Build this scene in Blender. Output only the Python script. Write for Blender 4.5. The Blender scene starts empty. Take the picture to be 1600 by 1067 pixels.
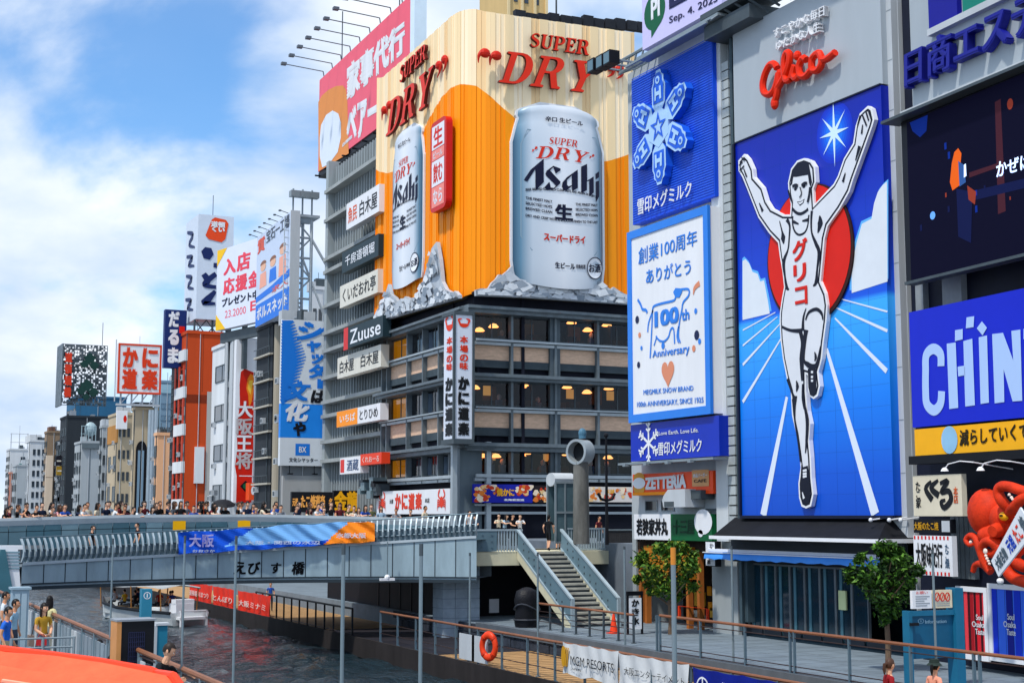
import bpy, math, random
from mathutils import Vector, Matrix, Euler
from mathutils.geometry import tessellate_polygon
from math import sin, cos, pi, radians, sqrt, atan2
C = bpy.context.scene
COL = C.collection
RND = random.Random(11)

# ---------------------------------------------------------------- camera, sky, sun, exposure
K = 0.79                       # metres per layout unit
HC = 6.3 * K                   # eye height above the south promenade
FPX, PITCH, YAW = 2270.0, math.atan(272 / 2270.0), radians(25.3)
cam = bpy.data.objects.new('camera', bpy.data.cameras.new('camera'))
COL.objects.link(cam)
cam.location = (0, 0, HC)
cam.rotation_euler = (radians(90) + PITCH, 0, -YAW)
cam.data.sensor_width = 36.0
cam.data.lens = FPX / 1600 * 36
cam.data.clip_start = 0.3
cam.data.clip_end = 6000
C.camera = cam
CAMP = Vector((0, 0, HC))
CAMR = cam.rotation_euler.to_matrix()

SUN_AZ = Vector((-0.55, -0.28))          # horizontal direction towards the sun
SUN_EL = radians(60)
w = bpy.data.worlds.new("World"); C.world = w; w.use_nodes = True
nt = w.node_tree; nt.nodes.clear()
N = nt.nodes.new; Lk = nt.links.new
out = N('ShaderNodeOutputWorld'); bg = N('ShaderNodeBackground'); bg.inputs[1].default_value = 0.1
sky = N('ShaderNodeTexSky'); sky.sky_type = 'NISHITA'; sky.sun_disc = False
sky.sun_elevation = SUN_EL; sky.sun_rotation = atan2(SUN_AZ.x, SUN_AZ.y)
sky.air_density = 1.0; sky.dust_density = 0.6; sky.ozone_density = 1.6
tc = N('ShaderNodeTexCoord'); sep = N('ShaderNodeSeparateXYZ'); Lk(tc.outputs['Generated'], sep.inputs[0])
def mth(op, a, b=None):
    n = N('ShaderNodeMath'); n.operation = op
    for i, v in enumerate((a, b)):
        if v is None: continue
        if isinstance(v, (int, float)): n.inputs[i].default_value = v
        else: Lk(v, n.inputs[i])
    return n.outputs[0]
zz = mth('ADD', mth('MAXIMUM', sep.outputs[2], 0.0), 0.42)
comb = N('ShaderNodeCombineXYZ')
Lk(mth('DIVIDE', sep.outputs[0], zz), comb.inputs[0]); Lk(mth('DIVIDE', sep.outputs[1], zz), comb.inputs[1])
n1 = N('ShaderNodeTexNoise'); n1.inputs['Scale'].default_value = 3.1; n1.inputs['Detail'].default_value = 8; n1.inputs['Roughness'].default_value = .52; n1.inputs['Distortion'].default_value = .25
mp = N('ShaderNodeMapping'); mp.inputs['Location'].default_value = (3.15, 1.35, 0.4); mp.inputs['Rotation'].default_value = (0, 0, .5); mp.inputs['Scale'].default_value = (1, .8, 1)
Lk(comb.outputs[0], mp.inputs[0]); Lk(mp.outputs[0], n1.inputs['Vector'])
rmp = N('ShaderNodeValToRGB'); rmp.color_ramp.interpolation = 'EASE'
rmp.color_ramp.elements[0].position = .365; rmp.color_ramp.elements[0].color = (.06, .06, .06, 1)
rmp.color_ramp.elements[1].position = .53; rmp.color_ramp.elements[1].color = (1, 1, 1, 1)
Lk(n1.outputs[0], rmp.inputs[0])
n2 = N('ShaderNodeTexNoise'); n2.inputs['Scale'].default_value = 4.2; n2.inputs['Detail'].default_value = 6
mp2 = N('ShaderNodeMapping'); mp2.inputs['Location'].default_value = (1.1, 3.3, 0); Lk(comb.outputs[0], mp2.inputs[0]); Lk(mp2.outputs[0], n2.inputs['Vector'])
cr2 = N('ShaderNodeValToRGB'); cr2.color_ramp.elements[0].position = .33; cr2.color_ramp.elements[0].color = (4.9, 6.2, 8.2, 1)
cr2.color_ramp.elements[1].position = .6; cr2.color_ramp.elements[1].color = (8.2, 8.7, 9.4, 1)
Lk(n2.outputs[0], cr2.inputs[0])
mx = N('ShaderNodeMix'); mx.data_type = 'RGBA'
hz_ = mth('MULTIPLY', mth('SUBTRACT', 1.0, mth('MINIMUM', mth('DIVIDE', mth('MAXIMUM', sep.outputs[2], 0.0), .16), 1.0)), .85)
Lk(mth('MAXIMUM', rmp.outputs[0], hz_), mx.inputs[0])
tint = N('ShaderNodeMix'); tint.data_type = 'RGBA'; tint.blend_type = 'MULTIPLY'; tint.inputs[0].default_value = 1
Lk(sky.outputs[0], tint.inputs[6]); tint.inputs[7].default_value = (.80, 1.28, 1.65, 1)
Lk(tint.outputs[2], mx.inputs[6]); Lk(cr2.outputs[0], mx.inputs[7])
Lk(mx.outputs[2], bg.inputs[0]); Lk(bg.outputs[0], out.inputs[0])

sun = bpy.data.objects.new('sun', bpy.data.lights.new('sun', 'SUN')); COL.objects.link(sun)
sun.data.energy = 3.0; sun.data.angle = radians(3.0); sun.data.color = (1, .95, .87)
sd = Vector((SUN_AZ.normalized().x * cos(SUN_EL), SUN_AZ.normalized().y * cos(SUN_EL), sin(SUN_EL)))
sun.rotation_euler = sd.to_track_quat('Z', 'Y').to_euler()
sun.location = (0, 0, 90)
C.view_settings.view_transform = 'Standard'; C.view_settings.look = 'None'
C.view_settings.gamma = 1; C.view_settings.use_curve_mapping = False
C.view_settings.exposure = 0.30

# ---------------------------------------------------------------- geometry helpers
def ray(px, py):
    return (CAMR @ Vector((px - 800, 533.5 - py, -FPX))).normalized()
def on(px, py, X=None, Y=None, Z=None):
    d = ray(px, py)
    t = (X - CAMP.x) / d.x if X is not None else (Y - CAMP.y) / d.y if Y is not None else (Z - CAMP.z) / d.z
    return CAMP + d * t
def colx(px, X=None, Y=None):                # plan point where the image column px meets a plane
    return on(px, 805, X=X, Y=Y)
def zat(x, y, py):                           # height over plan point (x,y) that shows at image row py
    d = x * sin(YAW) + y * cos(YAW)
    a = math.atan((533.5 - py) / FPX) + PITCH
    r = (Vector((x, y)).length)
    lat = x * cos(YAW) - y * sin(YAW)
    # solve by two fixed-point steps on the projected row
    z = HC + d * math.tan(a)
    for _ in range(6):
        v = CAMR.transposed() @ (Vector((x, y, z)) - CAMP)
        row = 533.5 - FPX * v.y / -v.z
        z += (row - py) * (-v.z) / FPX
    return z

class Fr:
    """a vertical facade plane: u runs along it, out is measured towards the viewer"""
    def __init__(s, O, a):
        s.O = Vector((O[0], O[1], 0)); s.a = a
        s.u = Vector((cos(a), sin(a), 0)); s.n = Vector((-sin(a), cos(a), 0))
    def uv(s, px, py=805):
        d = ray(px, py); t = (s.O - CAMP).dot(s.n) / d.dot(s.n)
        p = CAMP + d * t
        return (p - s.O).dot(s.u), p.z
    def pt(s, u, z, o=0):
        p = s.O + s.u * u - s.n * o; p.z = z; return p
    def off(s, o):
        return Fr((s.O - s.n * o)[:2], s.a)
def vp_angle(xv):                             # bearing of a vanishing point, measured from +Y towards +X
    return YAW + math.atan((xv - 800) / (FPX / cos(PITCH)))
def Fx(X=None, vp=None, P=None):              # plane along the canal (optionally turned to a vanishing point)
    b = 0 if vp is None else vp_angle(vp)
    P = P if P is not None else (X, 50)
    return Fr(P, atan2(-cos(b), -sin(b)))
def Fy(P, vp=None):                           # plane facing the viewer, across the canal
    b = pi / 2 if vp is None else vp_angle(vp)
    return Fr(P, atan2(cos(b), sin(b)))

class MB:
    def __init__(s): s.v = []; s.f = []; s.m = []; s.k = 0
    def mat(s, k): s.k = k; return s
    def add(s, vs, fs):
        b = len(s.v); s.v += [tuple(p) for p in vs]
        for f in fs: s.f.append(tuple(i + b for i in f)); s.m.append(s.k)
        return s
    def box(s, x0, y0, z0, x1, y1, z1):
        x0, x1 = min(x0, x1), max(x0, x1); y0, y1 = min(y0, y1), max(y0, y1); z0, z1 = min(z0, z1), max(z0, z1)
        return s.add([(x0,y0,z0),(x1,y0,z0),(x1,y1,z0),(x0,y1,z0),(x0,y0,z1),(x1,y0,z1),(x1,y1,z1),(x0,y1,z1)],
              [(0,3,2,1),(4,5,6,7),(0,1,5,4),(1,2,6,5),(2,3,7,6),(3,0,4,7)])
    def quad(s, a, b, c, d): return s.add([a, b, c, d], [(0,1,2,3)])
    def prism(s, loops, y0, y1=None, bev=0):
        """polygon(s) in (x,z) extruded from y0 (front) to y1 (back); first loop outer, others holes"""
        if not isinstance(loops[0][0], (tuple, list, Vector)): loops = [loops]
        flat = [p for l in loops for p in l]
        tris = tessellate_polygon([[Vector((p[0], p[1], 0)) for p in l] for l in loops])
        n = len(flat); vs = [(p[0], y0, p[1]) for p in flat]; fs = []
        for t in tris:
            a, b, c = [Vector(flat[i]) for i in t]
            cr = (b - a).cross(c - a) if len(a) == 2 else 0
            fs.append(tuple(t) if cr > 0 else tuple(reversed(t)))
        s.add(vs, fs)
        if y1 is not None:
            o = 0
            for li, l in enumerate(loops):
                m = len(l)
                ar = sum(l[i][0] * l[(i+1) % m][1] - l[(i+1) % m][0] * l[i][1] for i in range(m))
                vs = [(p[0], y0, p[1]) for p in l] + [(p[0], y1, p[1]) for p in l]
                fs = []
                for i in range(m):
                    j = (i + 1) % m
                    q = (i, i + m, j + m, j)
                    fs.append(q if (ar > 0) == (li == 0) else tuple(reversed(q)))
                s.add(vs, fs)
        return s
    def cyl(s, p, q, r, r2=None, n=8, caps=True):
        return s.tube([p, q], [r, r if r2 is None else r2], n, caps)
    def tube(s, pts, r, n=8, caps=True, sc=None):
        pts = [Vector(p) for p in pts]; m = len(pts)
        rs = r if isinstance(r, (list, tuple)) else [r] * m
        vs = []; t0 = None; nrm = None
        for i in range(m):
            t = (pts[min(i+1, m-1)] - pts[max(i-1, 0)])
            t = t.normalized() if t.length > 1e-9 else Vector((0,0,1))
            if nrm is None:
                nrm = t.orthogonal().normalized()
            else:
                nrm = (nrm - t * nrm.dot(t)); nrm = nrm.normalized() if nrm.length > 1e-6 else t.orthogonal().normalized()
            b = t.cross(nrm)
            for k in range(n):
                a = 2 * pi * k / n
                d = (nrm * cos(a) + b * sin(a)) * rs[i]
                if sc: d = Vector((d.x * sc[0], d.y * sc[1], d.z * sc[2]))
                vs.append(pts[i] + d)
        fs = [(i*n+k, i*n+(k+1) % n, (i+1)*n+(k+1) % n, (i+1)*n+k) for i in range(m-1) for k in range(n)]
        if caps: fs += [tuple(reversed(range(n))), tuple(range((m-1)*n, m*n))]
        return s.add(vs, fs)
    def lathe(s, prof, n=24, c=(0,0,0), sc=(1,1), a0=0, a1=2*pi):
        full = abs(a1 - a0 - 2*pi) < 1e-6; cnt = n if full else n + 1
        vs = [(c[0] + r*cos(a0+(a1-a0)*k/n)*sc[0], c[1] + r*sin(a0+(a1-a0)*k/n)*sc[1], c[2] + z) for r, z in prof for k in range(cnt)]
        fs = []
        for i in range(len(prof)-1):
            for k in range(n):
                j = (k+1) % cnt if full else k+1
                fs.append((i*cnt+k, i*cnt+j, (i+1)*cnt+j, (i+1)*cnt+k))
        return s.add(vs, fs)
    def sph(s, c, r, n=12, m=8):
        if not isinstance(r, (tuple, list)): r = (r, r, r)
        vs = [(c[0], c[1], c[2]-r[2])]
        for i in range(1, m):
            a = -pi/2 + pi*i/m
            for k in range(n):
                b = 2*pi*k/n
                vs.append((c[0]+r[0]*cos(a)*cos(b), c[1]+r[1]*cos(a)*sin(b), c[2]+r[2]*sin(a)))
        vs.append((c[0], c[1], c[2]+r[2])); L = len(vs)-1; fs = []
        for k in range(n): fs.append((0, 1+(k+1) % n, 1+k)); fs.append((L, L-n+k, L-n+(k+1) % n))
        for i in range(m-2):
            for k in range(n): fs.append((1+i*n+k, 1+i*n+(k+1) % n, 1+(i+1)*n+(k+1) % n, 1+(i+1)*n+k))
        return s.add(vs, fs)
    def stroke(s, pts, w, y0, y1=None, smooth=True):
        """flat ribbon following (x,z) points; w a width or list of widths"""
        if smooth and len(pts) > 2: pts, w = catmull(pts, w)
        ws = w if isinstance(w, list) else [w] * len(pts)
        L = []; Rr = []
        for i, p in enumerate(pts):
            a = Vector(pts[max(i-1, 0)][:2]); b = Vector(pts[min(i+1, len(pts)-1)][:2]); t = b - a
            t = t.normalized() if t.length > 1e-9 else Vector((1, 0))
            nn = Vector((-t.y, t.x)) * ws[i] / 2
            L.append(Vector(p[:2]) + nn); Rr.append(Vector(p[:2]) - nn)
        n = len(pts); vs = [(q.x, y0, q.y) for q in L + Rr]
        fs = [(i+n, i+n+1, i+1, i) for i in range(n-1)]
        if y1 is not None:
            vs += [(q.x, y1, q.y) for q in L + Rr]
            for i in range(n-1): fs += [(i, i+1, i+1+2*n, i+2*n), (i+n+1, i+n, i+3*n, i+1+3*n)]
            fs += [(0, 2*n, 3*n, n), (n-1, 2*n-1, 4*n-1, 3*n-1)]
        return s.add(vs, fs)
    def text(s, body, x0, z0, x1, z1, y, ext=0, bold=0.0, shear=0.0):
        vs, fs = glyphs(body, round(bold, 3), round(shear, 3), ext > 0)
        W = x1 - x0; H = z1 - z0
        return s.add([(x0 + a * W, y - (c * ext if ext else c * .003), z0 + b * H) for a, b, c in vs], fs)
    def build(s, name, mats, parent=None, loc=None, rz=0, smooth=False):
        me = bpy.data.meshes.new(name)
        me.from_pydata(s.v, [], s.f)
        if not isinstance(mats, (list, tuple)): mats = [mats]
        for m in mats: me.materials.append(m)
        me.polygons.foreach_set('material_index', s.m)
        if smooth is True: me.polygons.foreach_set('use_smooth', [True] * len(s.f))
        me.validate(); me.update()
        if smooth == 'auto':
            me.polygons.foreach_set('use_smooth', [True] * len(me.polygons))
            me.set_sharp_from_angle(angle=radians(35))
        o = bpy.data.objects.new(name, me); COL.objects.link(o)
        if parent is not None: o.parent = parent
        if loc is not None: o.location = loc; o.rotation_euler = (0, 0, rz)
        return o

def catmull(pts, w=None, sub=5):
    ws = w if isinstance(w, list) else None; P = [Vector(p) for p in pts]; o = []; ow = []
    for i in range(len(P)-1):
        a, b, c, d = P[max(i-1, 0)], P[i], P[i+1], P[min(i+2, len(P)-1)]
        for j in range(sub):
            t = j/sub
            o.append(.5*((2*b) + (c-a)*t + (2*a-5*b+4*c-d)*t*t + (3*b-a-3*c+d)*t*t*t))
            if ws: ow.append(ws[i]*(1-t) + ws[i+1]*t)
    o.append(P[-1])
    if ws: ow.append(ws[-1])
    return o, (ow if ws else w)

_GC = {}
def glyphs(body, bold, shear, solid):
    key = (body, bold, shear, solid)
    if key in _GC: return _GC[key]
    cu = bpy.data.curves.new('t', 'FONT'); cu.body = body; cu.align_x = 'CENTER'; cu.space_line = .82
    cu.offset = 0; cu.shear = shear; cu.resolution_u = 3; cu.extrude = .5 if solid else 0
    ob = bpy.data.objects.new('t', cu)
    me = bpy.data.meshes.new_from_object(ob)
    vs = [v.co.copy() for v in me.vertices]; fs = [tuple(p.vertices) for p in me.polygons]
    if not solid:
        fs = [f if p.normal.z > 0 else tuple(reversed(f)) for f, p in zip(fs, me.polygons)]
    if bold > .004:                                # heavier strokes: the same outline laid down in small steps
        v0, f0, n0 = vs, fs, len(vs); vs = []; fs = []
        for i, (dx, dy) in enumerate(((-1,-.7),(1,-.7),(-1,.7),(1,.7),(0,0))[:5 if bold > .03 else 4]):
            vs += [Vector((v.x+dx*bold, v.y+dy*bold, v.z+i*(.03 if solid else 1))) for v in v0]; fs += [tuple(k+i*n0 for k in f) for f in f0]
    xs = [v.x for v in vs] or [0, 1]; ys = [v.y for v in vs] or [0, 1]
    ax, bx, ay, by = min(xs), max(xs), min(ys), max(ys)
    r = ([((v.x-ax)/max(bx-ax, 1e-6), (v.y-ay)/max(by-ay, 1e-6), (v.z+.5) if solid else v.z) for v in vs], fs)
    bpy.data.objects.remove(ob); bpy.data.meshes.remove(me); bpy.data.curves.remove(cu)
    _GC[key] = r
    return r

def props(o, label=None, cat=None, group=None, kind=None):
    if label: o['label'] = label
    if cat: o['category'] = cat
    if group: o['group'] = group
    if kind: o['kind'] = kind
    return o
def thing(name, label, cat, loc=(0,0,0), rz=0, group=None, kind=None):
    o = bpy.data.objects.new(name, None); COL.objects.link(o)
    o.location = loc; o.rotation_euler = (0, 0, rz); o.empty_display_size = .3
    return props(o, label, cat, group, kind)
def copy_tree(o, parent=None):
    c = o.copy(); COL.objects.link(c)
    if parent is not None: c.parent = parent
    for ch in list(o.children): copy_tree(ch, c)
    return c

# ---------------------------------------------------------------- materials
def lin(c):
    if isinstance(c, str):
        c = c.lstrip('#'); c = [int(c[i:i+2], 16)/255 for i in (0, 2, 4)]
        c = [x/12.92 if x <= .04045 else ((x+.055)/1.055)**2.4 for x in c]
    return (c[0], c[1], c[2], 1)
_MC = {}
def mat(col, rough=.55, metal=0., var=.10, sc=1.2, streak=0., bump=0., spec=.2, emit=0., name=None, fine=0):
    key = (col if isinstance(col, str) else tuple(col), rough, metal, var, sc, streak, bump, spec, emit, name, fine)
    if key in _MC: return _MC[key]
    m = bpy.data.materials.new(name or 'paint'); m.use_nodes = True
    t = m.node_tree; b = t.nodes['Principled BSDF']
    b.inputs['Roughness'].default_value = rough; b.inputs['Metallic'].default_value = metal
    b.inputs['Specular IOR Level'].default_value = spec
    c = lin(col); b.inputs['Base Color'].default_value = c
    if emit:
        b.inputs['Emission Color'].default_value = c; b.inputs['Emission Strength'].default_value = emit
    if var or bump:
        tcn = t.nodes.new('ShaderNodeTexCoord'); mpn = t.nodes.new('ShaderNodeMapping')
        t.links.new(tcn.outputs['Object'], mpn.inputs[0])
        if streak: mpn.inputs['Scale'].default_value = (1, 1, streak)
        nn = t.nodes.new('ShaderNodeTexNoise'); nn.inputs['Scale'].default_value = sc; nn.inputs['Detail'].default_value = 7; nn.inputs['Roughness'].default_value = .65
        t.links.new(mpn.outputs[0], nn.inputs['Vector'])
        if var:
            mr = t.nodes.new('ShaderNodeMapRange'); mr.inputs[1].default_value = .32; mr.inputs[2].default_value = .68
            mr.inputs[3].default_value = 1 - var; mr.inputs[4].default_value = 1 + var*.6
            t.links.new(nn.outputs[0], mr.inputs[0])
            hs = t.nodes.new('ShaderNodeHueSaturation'); hs.inputs['Color'].default_value = c
            t.links.new(mr.outputs[0], hs.inputs['Value']); t.links.new(hs.outputs[0], b.inputs['Base Color'])
        if bump:
            nb = t.nodes.new('ShaderNodeTexNoise'); nb.inputs['Scale'].default_value = fine or sc*9; nb.inputs['Detail'].default_value = 4
            t.links.new(tcn.outputs['Object'], nb.inputs['Vector'])
            bp = t.nodes.new('ShaderNodeBump'); bp.inputs['Strength'].default_value = bump; bp.inputs['Distance'].default_value = .05
            t.links.new(nb.outputs[0], bp.inputs['Height']); t.links.new(bp.outputs[0], b.inputs['Normal'])
    _MC[key] = m
    return m
def glass_mat(name='window_glass', tint=(.62, .68, .78), base=.0):
    key = ('G', name)
    if key in _MC: return _MC[key]
    m = bpy.data.materials.new(name); m.use_nodes = True; t = m.node_tree; t.nodes.clear()
    o = t.nodes.new('ShaderNodeOutputMaterial'); mxs = t.nodes.new('ShaderNodeMixShader')
    tr = t.nodes.new('ShaderNodeBsdfTransparent'); tr.inputs[0].default_value = (*tint, 1)
    gl = t.nodes.new('ShaderNodeBsdfGlossy'); gl.inputs['Roughness'].default_value = .03
    fr = t.nodes.new('ShaderNodeFresnel'); fr.inputs[0].default_value = 1.45
    ad = t.nodes.new('ShaderNodeMath'); ad.operation = 'ADD'; ad.inputs[1].default_value = base
    t.links.new(fr.outputs[0], ad.inputs[0]); t.links.new(ad.outputs[0], mxs.inputs[0])
    t.links.new(tr.outputs[0], mxs.inputs[1]); t.links.new(gl.outputs[0], mxs.inputs[2]); t.links.new(mxs.outputs[0], o.inputs[0])
    _MC[key] = m
    return m
def ramp_mat(name, axis, stops, rough=.4, metal=0., ease='LINEAR', norm=1.0):
    """printed artwork whose ink changes across the panel (object-local position)"""
    m = bpy.data.materials.new(name); m.use_nodes = True; t = m.node_tree; b = t.nodes['Principled BSDF']
    b.inputs['Roughness'].default_value = rough; b.inputs['Metallic'].default_value = metal; b.inputs['Specular IOR Level'].default_value = .25
    tcn = t.nodes.new('ShaderNodeTexCoord'); sp = t.nodes.new('ShaderNodeSeparateXYZ'); t.links.new(tcn.outputs['Object'], sp.inputs[0])
    dv = t.nodes.new('ShaderNodeMath'); dv.operation = 'DIVIDE'; dv.inputs[1].default_value = norm; t.links.new(sp.outputs[axis], dv.inputs[0])
    cr = t.nodes.new('ShaderNodeValToRGB'); cr.color_ramp.interpolation = ease
    while len(cr.color_ramp.elements) < len(stops): cr.color_ramp.elements.new(.5)
    for e, (p, c) in zip(cr.color_ramp.elements, stops): e.position = p; e.color = lin(c)
    t.links.new(dv.outputs[0], cr.inputs[0]); t.links.new(cr.outputs[0], b.inputs['Base Color'])
    return m

WHITE = mat('#e4e6ea', .45, var=.06, streak=.15, name='white_paint')
GREYW = mat('#b9bfc4', .6, var=.10, streak=.15, name='light_grey_paint')
CONC = mat('#8d8f8e', .8, var=.18, streak=.2, bump=.15, name='concrete')
STEEL = mat('#8a969c', .42, .35, var=.12, streak=.3, name='galvanised_steel')
DSTEEL = mat('#4c565c', .5, .3, var=.15, name='dark_steel')
BLACK = mat('#0d0f16', .5, var=.2, name='black_paint')
NAVYD = mat('#151a2c', .6, var=.25, name='dark_navy_wall')
RED = mat('#d81e0c', .4, var=.06, name='red_paint')
ORANGE = mat('#ff9500', .45, var=.04, name='orange_paint')
BLUE = mat('#1436c8', .4, var=.06, name='blue_paint')
LBLUE = mat('#2d7fe0', .4, var=.05, name='light_blue_paint')
GLASS = glass_mat()
DGLASS = mat('#141a24', .06, var=0, spec=.8, name='dark_window_glass')
FGLASS = mat('#39424c', .12, var=.35, sc=.6, spec=.8, name='far_window_glass')

def local(fr, t):
    """image point -> local (x,z) of a thing standing in the plane fr"""
    u0 = (Vector(t.location) - fr.O).dot(fr.u); z0 = t.location.z
    def f(px, py):
        u, z = fr.uv(px, py); return (u - u0, z - z0)
    return f
class Sign:
    def __init__(s, fr, name, label, cat, x0, x1, yt, yb, panel=None, depth=.3, o=.3, group=None, xr=None, part='panel', frame=None, fw=.12):
        f = fr.off(o); s.f = f
        u0, zb = f.uv(x0, yb); _, zt = f.uv(x0, yt); u1, _ = f.uv(x1, (yt + yb) / 2)
        s.W = u1 - u0; s.H = zt - zb
        s.t = thing(name, label, cat, f.pt(u0, zb), f.a, group)
        s.px = local(f, s.t)
        if panel:
            s.p = MB().box(0, 0, 0, s.W, depth, s.H).build(part, panel, s.t)
        if frame:
            m = MB(); W, H = s.W, s.H
            m.box(-.02, -.05, H-fw, W+.02, .04, H+.02).box(-.02, -.05, -.02, W+.02, .04, fw)
            m.box(-.02, -.047, fw, fw, .04, H-fw).box(W-fw, -.047, fw, W+.02, .04, H-fw)
            m.build('frame', frame, s.t)
    def tx(s, mb, body, a, b, c, d, k=0, y=-.012, ext=0, bold=.02, shear=0):
        mb.mat(k).text(body, a*s.W, b*s.H, c*s.W, d*s.H, y, ext, bold, shear)
    def bx(s, mb, a, b, c, d, k=0, y=-.008):
        x0, x1, z0, z1 = a*s.W, c*s.W, b*s.H, d*s.H
        mb.mat(k).quad((x0, y, z0), (x1, y, z0), (x1, y, z1), (x0, y, z1))
def brace(o): return o
# ---------------------------------------------------------------- setting: water, banks, promenades
XS, XU, XB, XN = 44.5*K, 35.4*K, 29.7*K, 5.6      # south facades, upper quay edge, boardwalk edge, north quay edge
ZB, ZW, ZN, ZD = -1.0*K, -2.0*K, HC - 3.75, 3.62   # boardwalk, water, north quay, bridge deck
def struct(o): o['kind'] = 'structure'; return o
mw = bpy.data.materials.new('canal_water'); mw.use_nodes = True
t = mw.node_tree; b = t.nodes['Principled BSDF']
b.inputs['Base Color'].default_value = (.011, .026, .036, 1); b.inputs['Roughness'].default_value = .07; b.inputs['IOR'].default_value = 1.333
b.inputs['Specular IOR Level'].default_value = .5
geo = t.nodes.new('ShaderNodeNewGeometry')
def wn(sc, scale, dist, prev=None, st=1.0):
    mpn = t.nodes.new('ShaderNodeMapping'); mpn.inputs['Scale'].default_value = scale; t.links.new(geo.outputs['Position'], mpn.inputs[0])
    n = t.nodes.new('ShaderNodeTexNoise'); n.inputs['Scale'].default_value = sc; n.inputs['Detail'].default_value = 5; n.inputs['Roughness'].default_value = .6; n.inputs['Distortion'].default_value = .6
    t.links.new(mpn.outputs[0], n.inputs['Vector'])
    bp = t.nodes.new('ShaderNodeBump'); bp.inputs['Distance'].default_value = dist; bp.inputs['Strength'].default_value = st
    t.links.new(n.outputs[0], bp.inputs['Height'])
    if prev: t.links.new(prev.outputs[0], bp.inputs['Normal'])
    return bp
bb = wn(.6, (1, .75, 1), .44); bb = wn(3.2, (1, .7, 1), .10, bb); t.links.new(bb.outputs[0], b.inputs['Normal'])
m = MB(); ys = [-30 + i*1.0 for i in range(150)] + [120 + i*12 for i in range(30)] + [480+i*200 for i in range(8)]
xs = [-3 + i*.95 for i in range(36)]
vs = []
for y in ys:
    for x in xs:
        amp = .07 if y < 121 else 0
        vs.append((x, y, ZW + amp*(sin(x*1.7+y*.9)+sin(x*.6-y*1.3+1)+sin(x*2.3+y*2.1+2)*.6)))
nx = len(xs)
m.add(vs, [(j*nx+i, j*nx+i+1, (j+1)*nx+i+1, (j+1)*nx+i) for j in range(len(ys)-1) for i in range(nx-1)])
struct(m.build('water', mw, smooth=True))

PAVE = mat('#717e88', .7, var=.24, sc=.7, bump=.1, name='grey_paving'); PAVE2 = mat('#6d7680', .75, var=.2, sc=.6, bump=.1, name='quay_stone')
WOODF = mat('#a88459', .7, var=.2, sc=1.5, bump=.1, name='boardwalk_timber')
struct(MB().box(-900, -60, -4.8, 1500, 2600, -4).build('ground', CONC))
struct(MB().box(XU, -40, -4, XS+60, 700, 0).build('promenade_paving', PAVE))
struct(MB().box(XS+.5, 77.3*K, .0, XS+80, 101*K, ZD).build('street_embankment', PAVE2))
# paving joints
m = MB()
for i in range(60):
    y = 10 + i*1.2; m.box(XU+.5, y, .002, XS-.02, y+.03, .006)
for i in range(5):
    x = XU+.9+i*1.3; m.box(x, 8, .0025, x+.03, 84, .0065)
struct(m.build('paving_joints', mat('#727c83', .9, var=0, name='paving_joint')))
struct(MB().box(XB, -30, -4, XU-.004, 57.2, ZB).box(XB, 72, -4, XU-.004, 500, ZB).build('boardwalk', WOODF)); struct(MB().box(XB, 57.2, -4, XU-.004, 72, ZB+.004).build('shaded_boardwalk', mat('#20222c', .8, var=.3, name='painted_bridge_shade')))  # boardwalk stretch near the bridge, its shade put into the dark colour
m = MB(); rq = random.Random(3)
for i in range(52):
    for j in range(2): y = 24+i*.95+.45*j; m.box(XU-.06-.05*rq.random(), y, ZB+.02+j*.38, XU-.003, y+.9, ZB+.37+j*.38)
struct(m.build('quay_wall', mat('#333944', .85, var=.45, sc=2, bump=.3, name='quay_block')))
m = MB()
for i in range(150): m.box(XB+.06, 12+i*.62, ZB+.003, XU-.1, 12.03+i*.62, ZB+.008)
struct(m.build('boardwalk_plank_gaps', mat('#4a3520', .9, var=0, name='plank_gap')))
struct(MB().box(XB-.12, -30, ZB-.85, XB-.003, 400, ZB+.05).build('boardwalk_fascia', mat('#2c2828', .8, var=.4, sc=.8, streak=.3, name='rusty_edge_beam')))
struct(MB().box(-120, -40, -4, XN, 700, ZN).build('north_quay_paving', PAVE2))
struct(MB().box(XU-.15, 8, -.32, XU+.25, 79.5*K, .06).build('quay_kerb', mat('#565e66', .8, var=.2, name='dark_kerb')))

# ---------------------------------------------------------------- bridge
BP = [(9.9,82.4),(14,84.0),(18.4,84.9),(22.5,85.0),(26.4,84.4),(31.7,82.4),(35.3,79.6)]
BP = [(x*K, y*K) for x, y in BP]
pth, _ = catmull(BP, None, 8)
rows_top = [(36,881),(156,874),(260,868),(485,855),(635,845.5),(740,839)]
def interp(tab, x):
    if x <= tab[0][0]: return tab[0][1]
    for (a, c), (d, e) in zip(tab, tab[1:]):
        if x <= d: return c + (e-c)*(x-a)/(d-a)
    return tab[-1][1]
def pxof(p):
    v = CAMR.transposed() @ (Vector(p) - CAMP); return 800 + FPX*v.x/-v.z, 533.5 - FPX*v.y/-v.z
BR = thing('bridge', 'steel clad footbridge with curved ramp crossing the canal between both banks', 'bridge', (18, 84*K, 0))
BLOC = Vector(BR.location)
def bl(p): return Vector(p) - BLOC
zbot = HC - 3.8*K
BGREY = mat('#96abb5', .45, .15, var=.24, sc=.9, streak=.25, name='bridge_steel_panel')
BSEAM = mat('#2c373f', .7, var=0, name='bridge_seam'); BEDGE = mat('#aebbc3', .5, var=.1, name='bridge_edge_trim')
top = []
for p in pth:
    z = 3.2
    for _ in range(3): z = zat(p.x, p.y, interp(rows_top, pxof((p.x, p.y, z))[0]))
    top.append(z)
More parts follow.
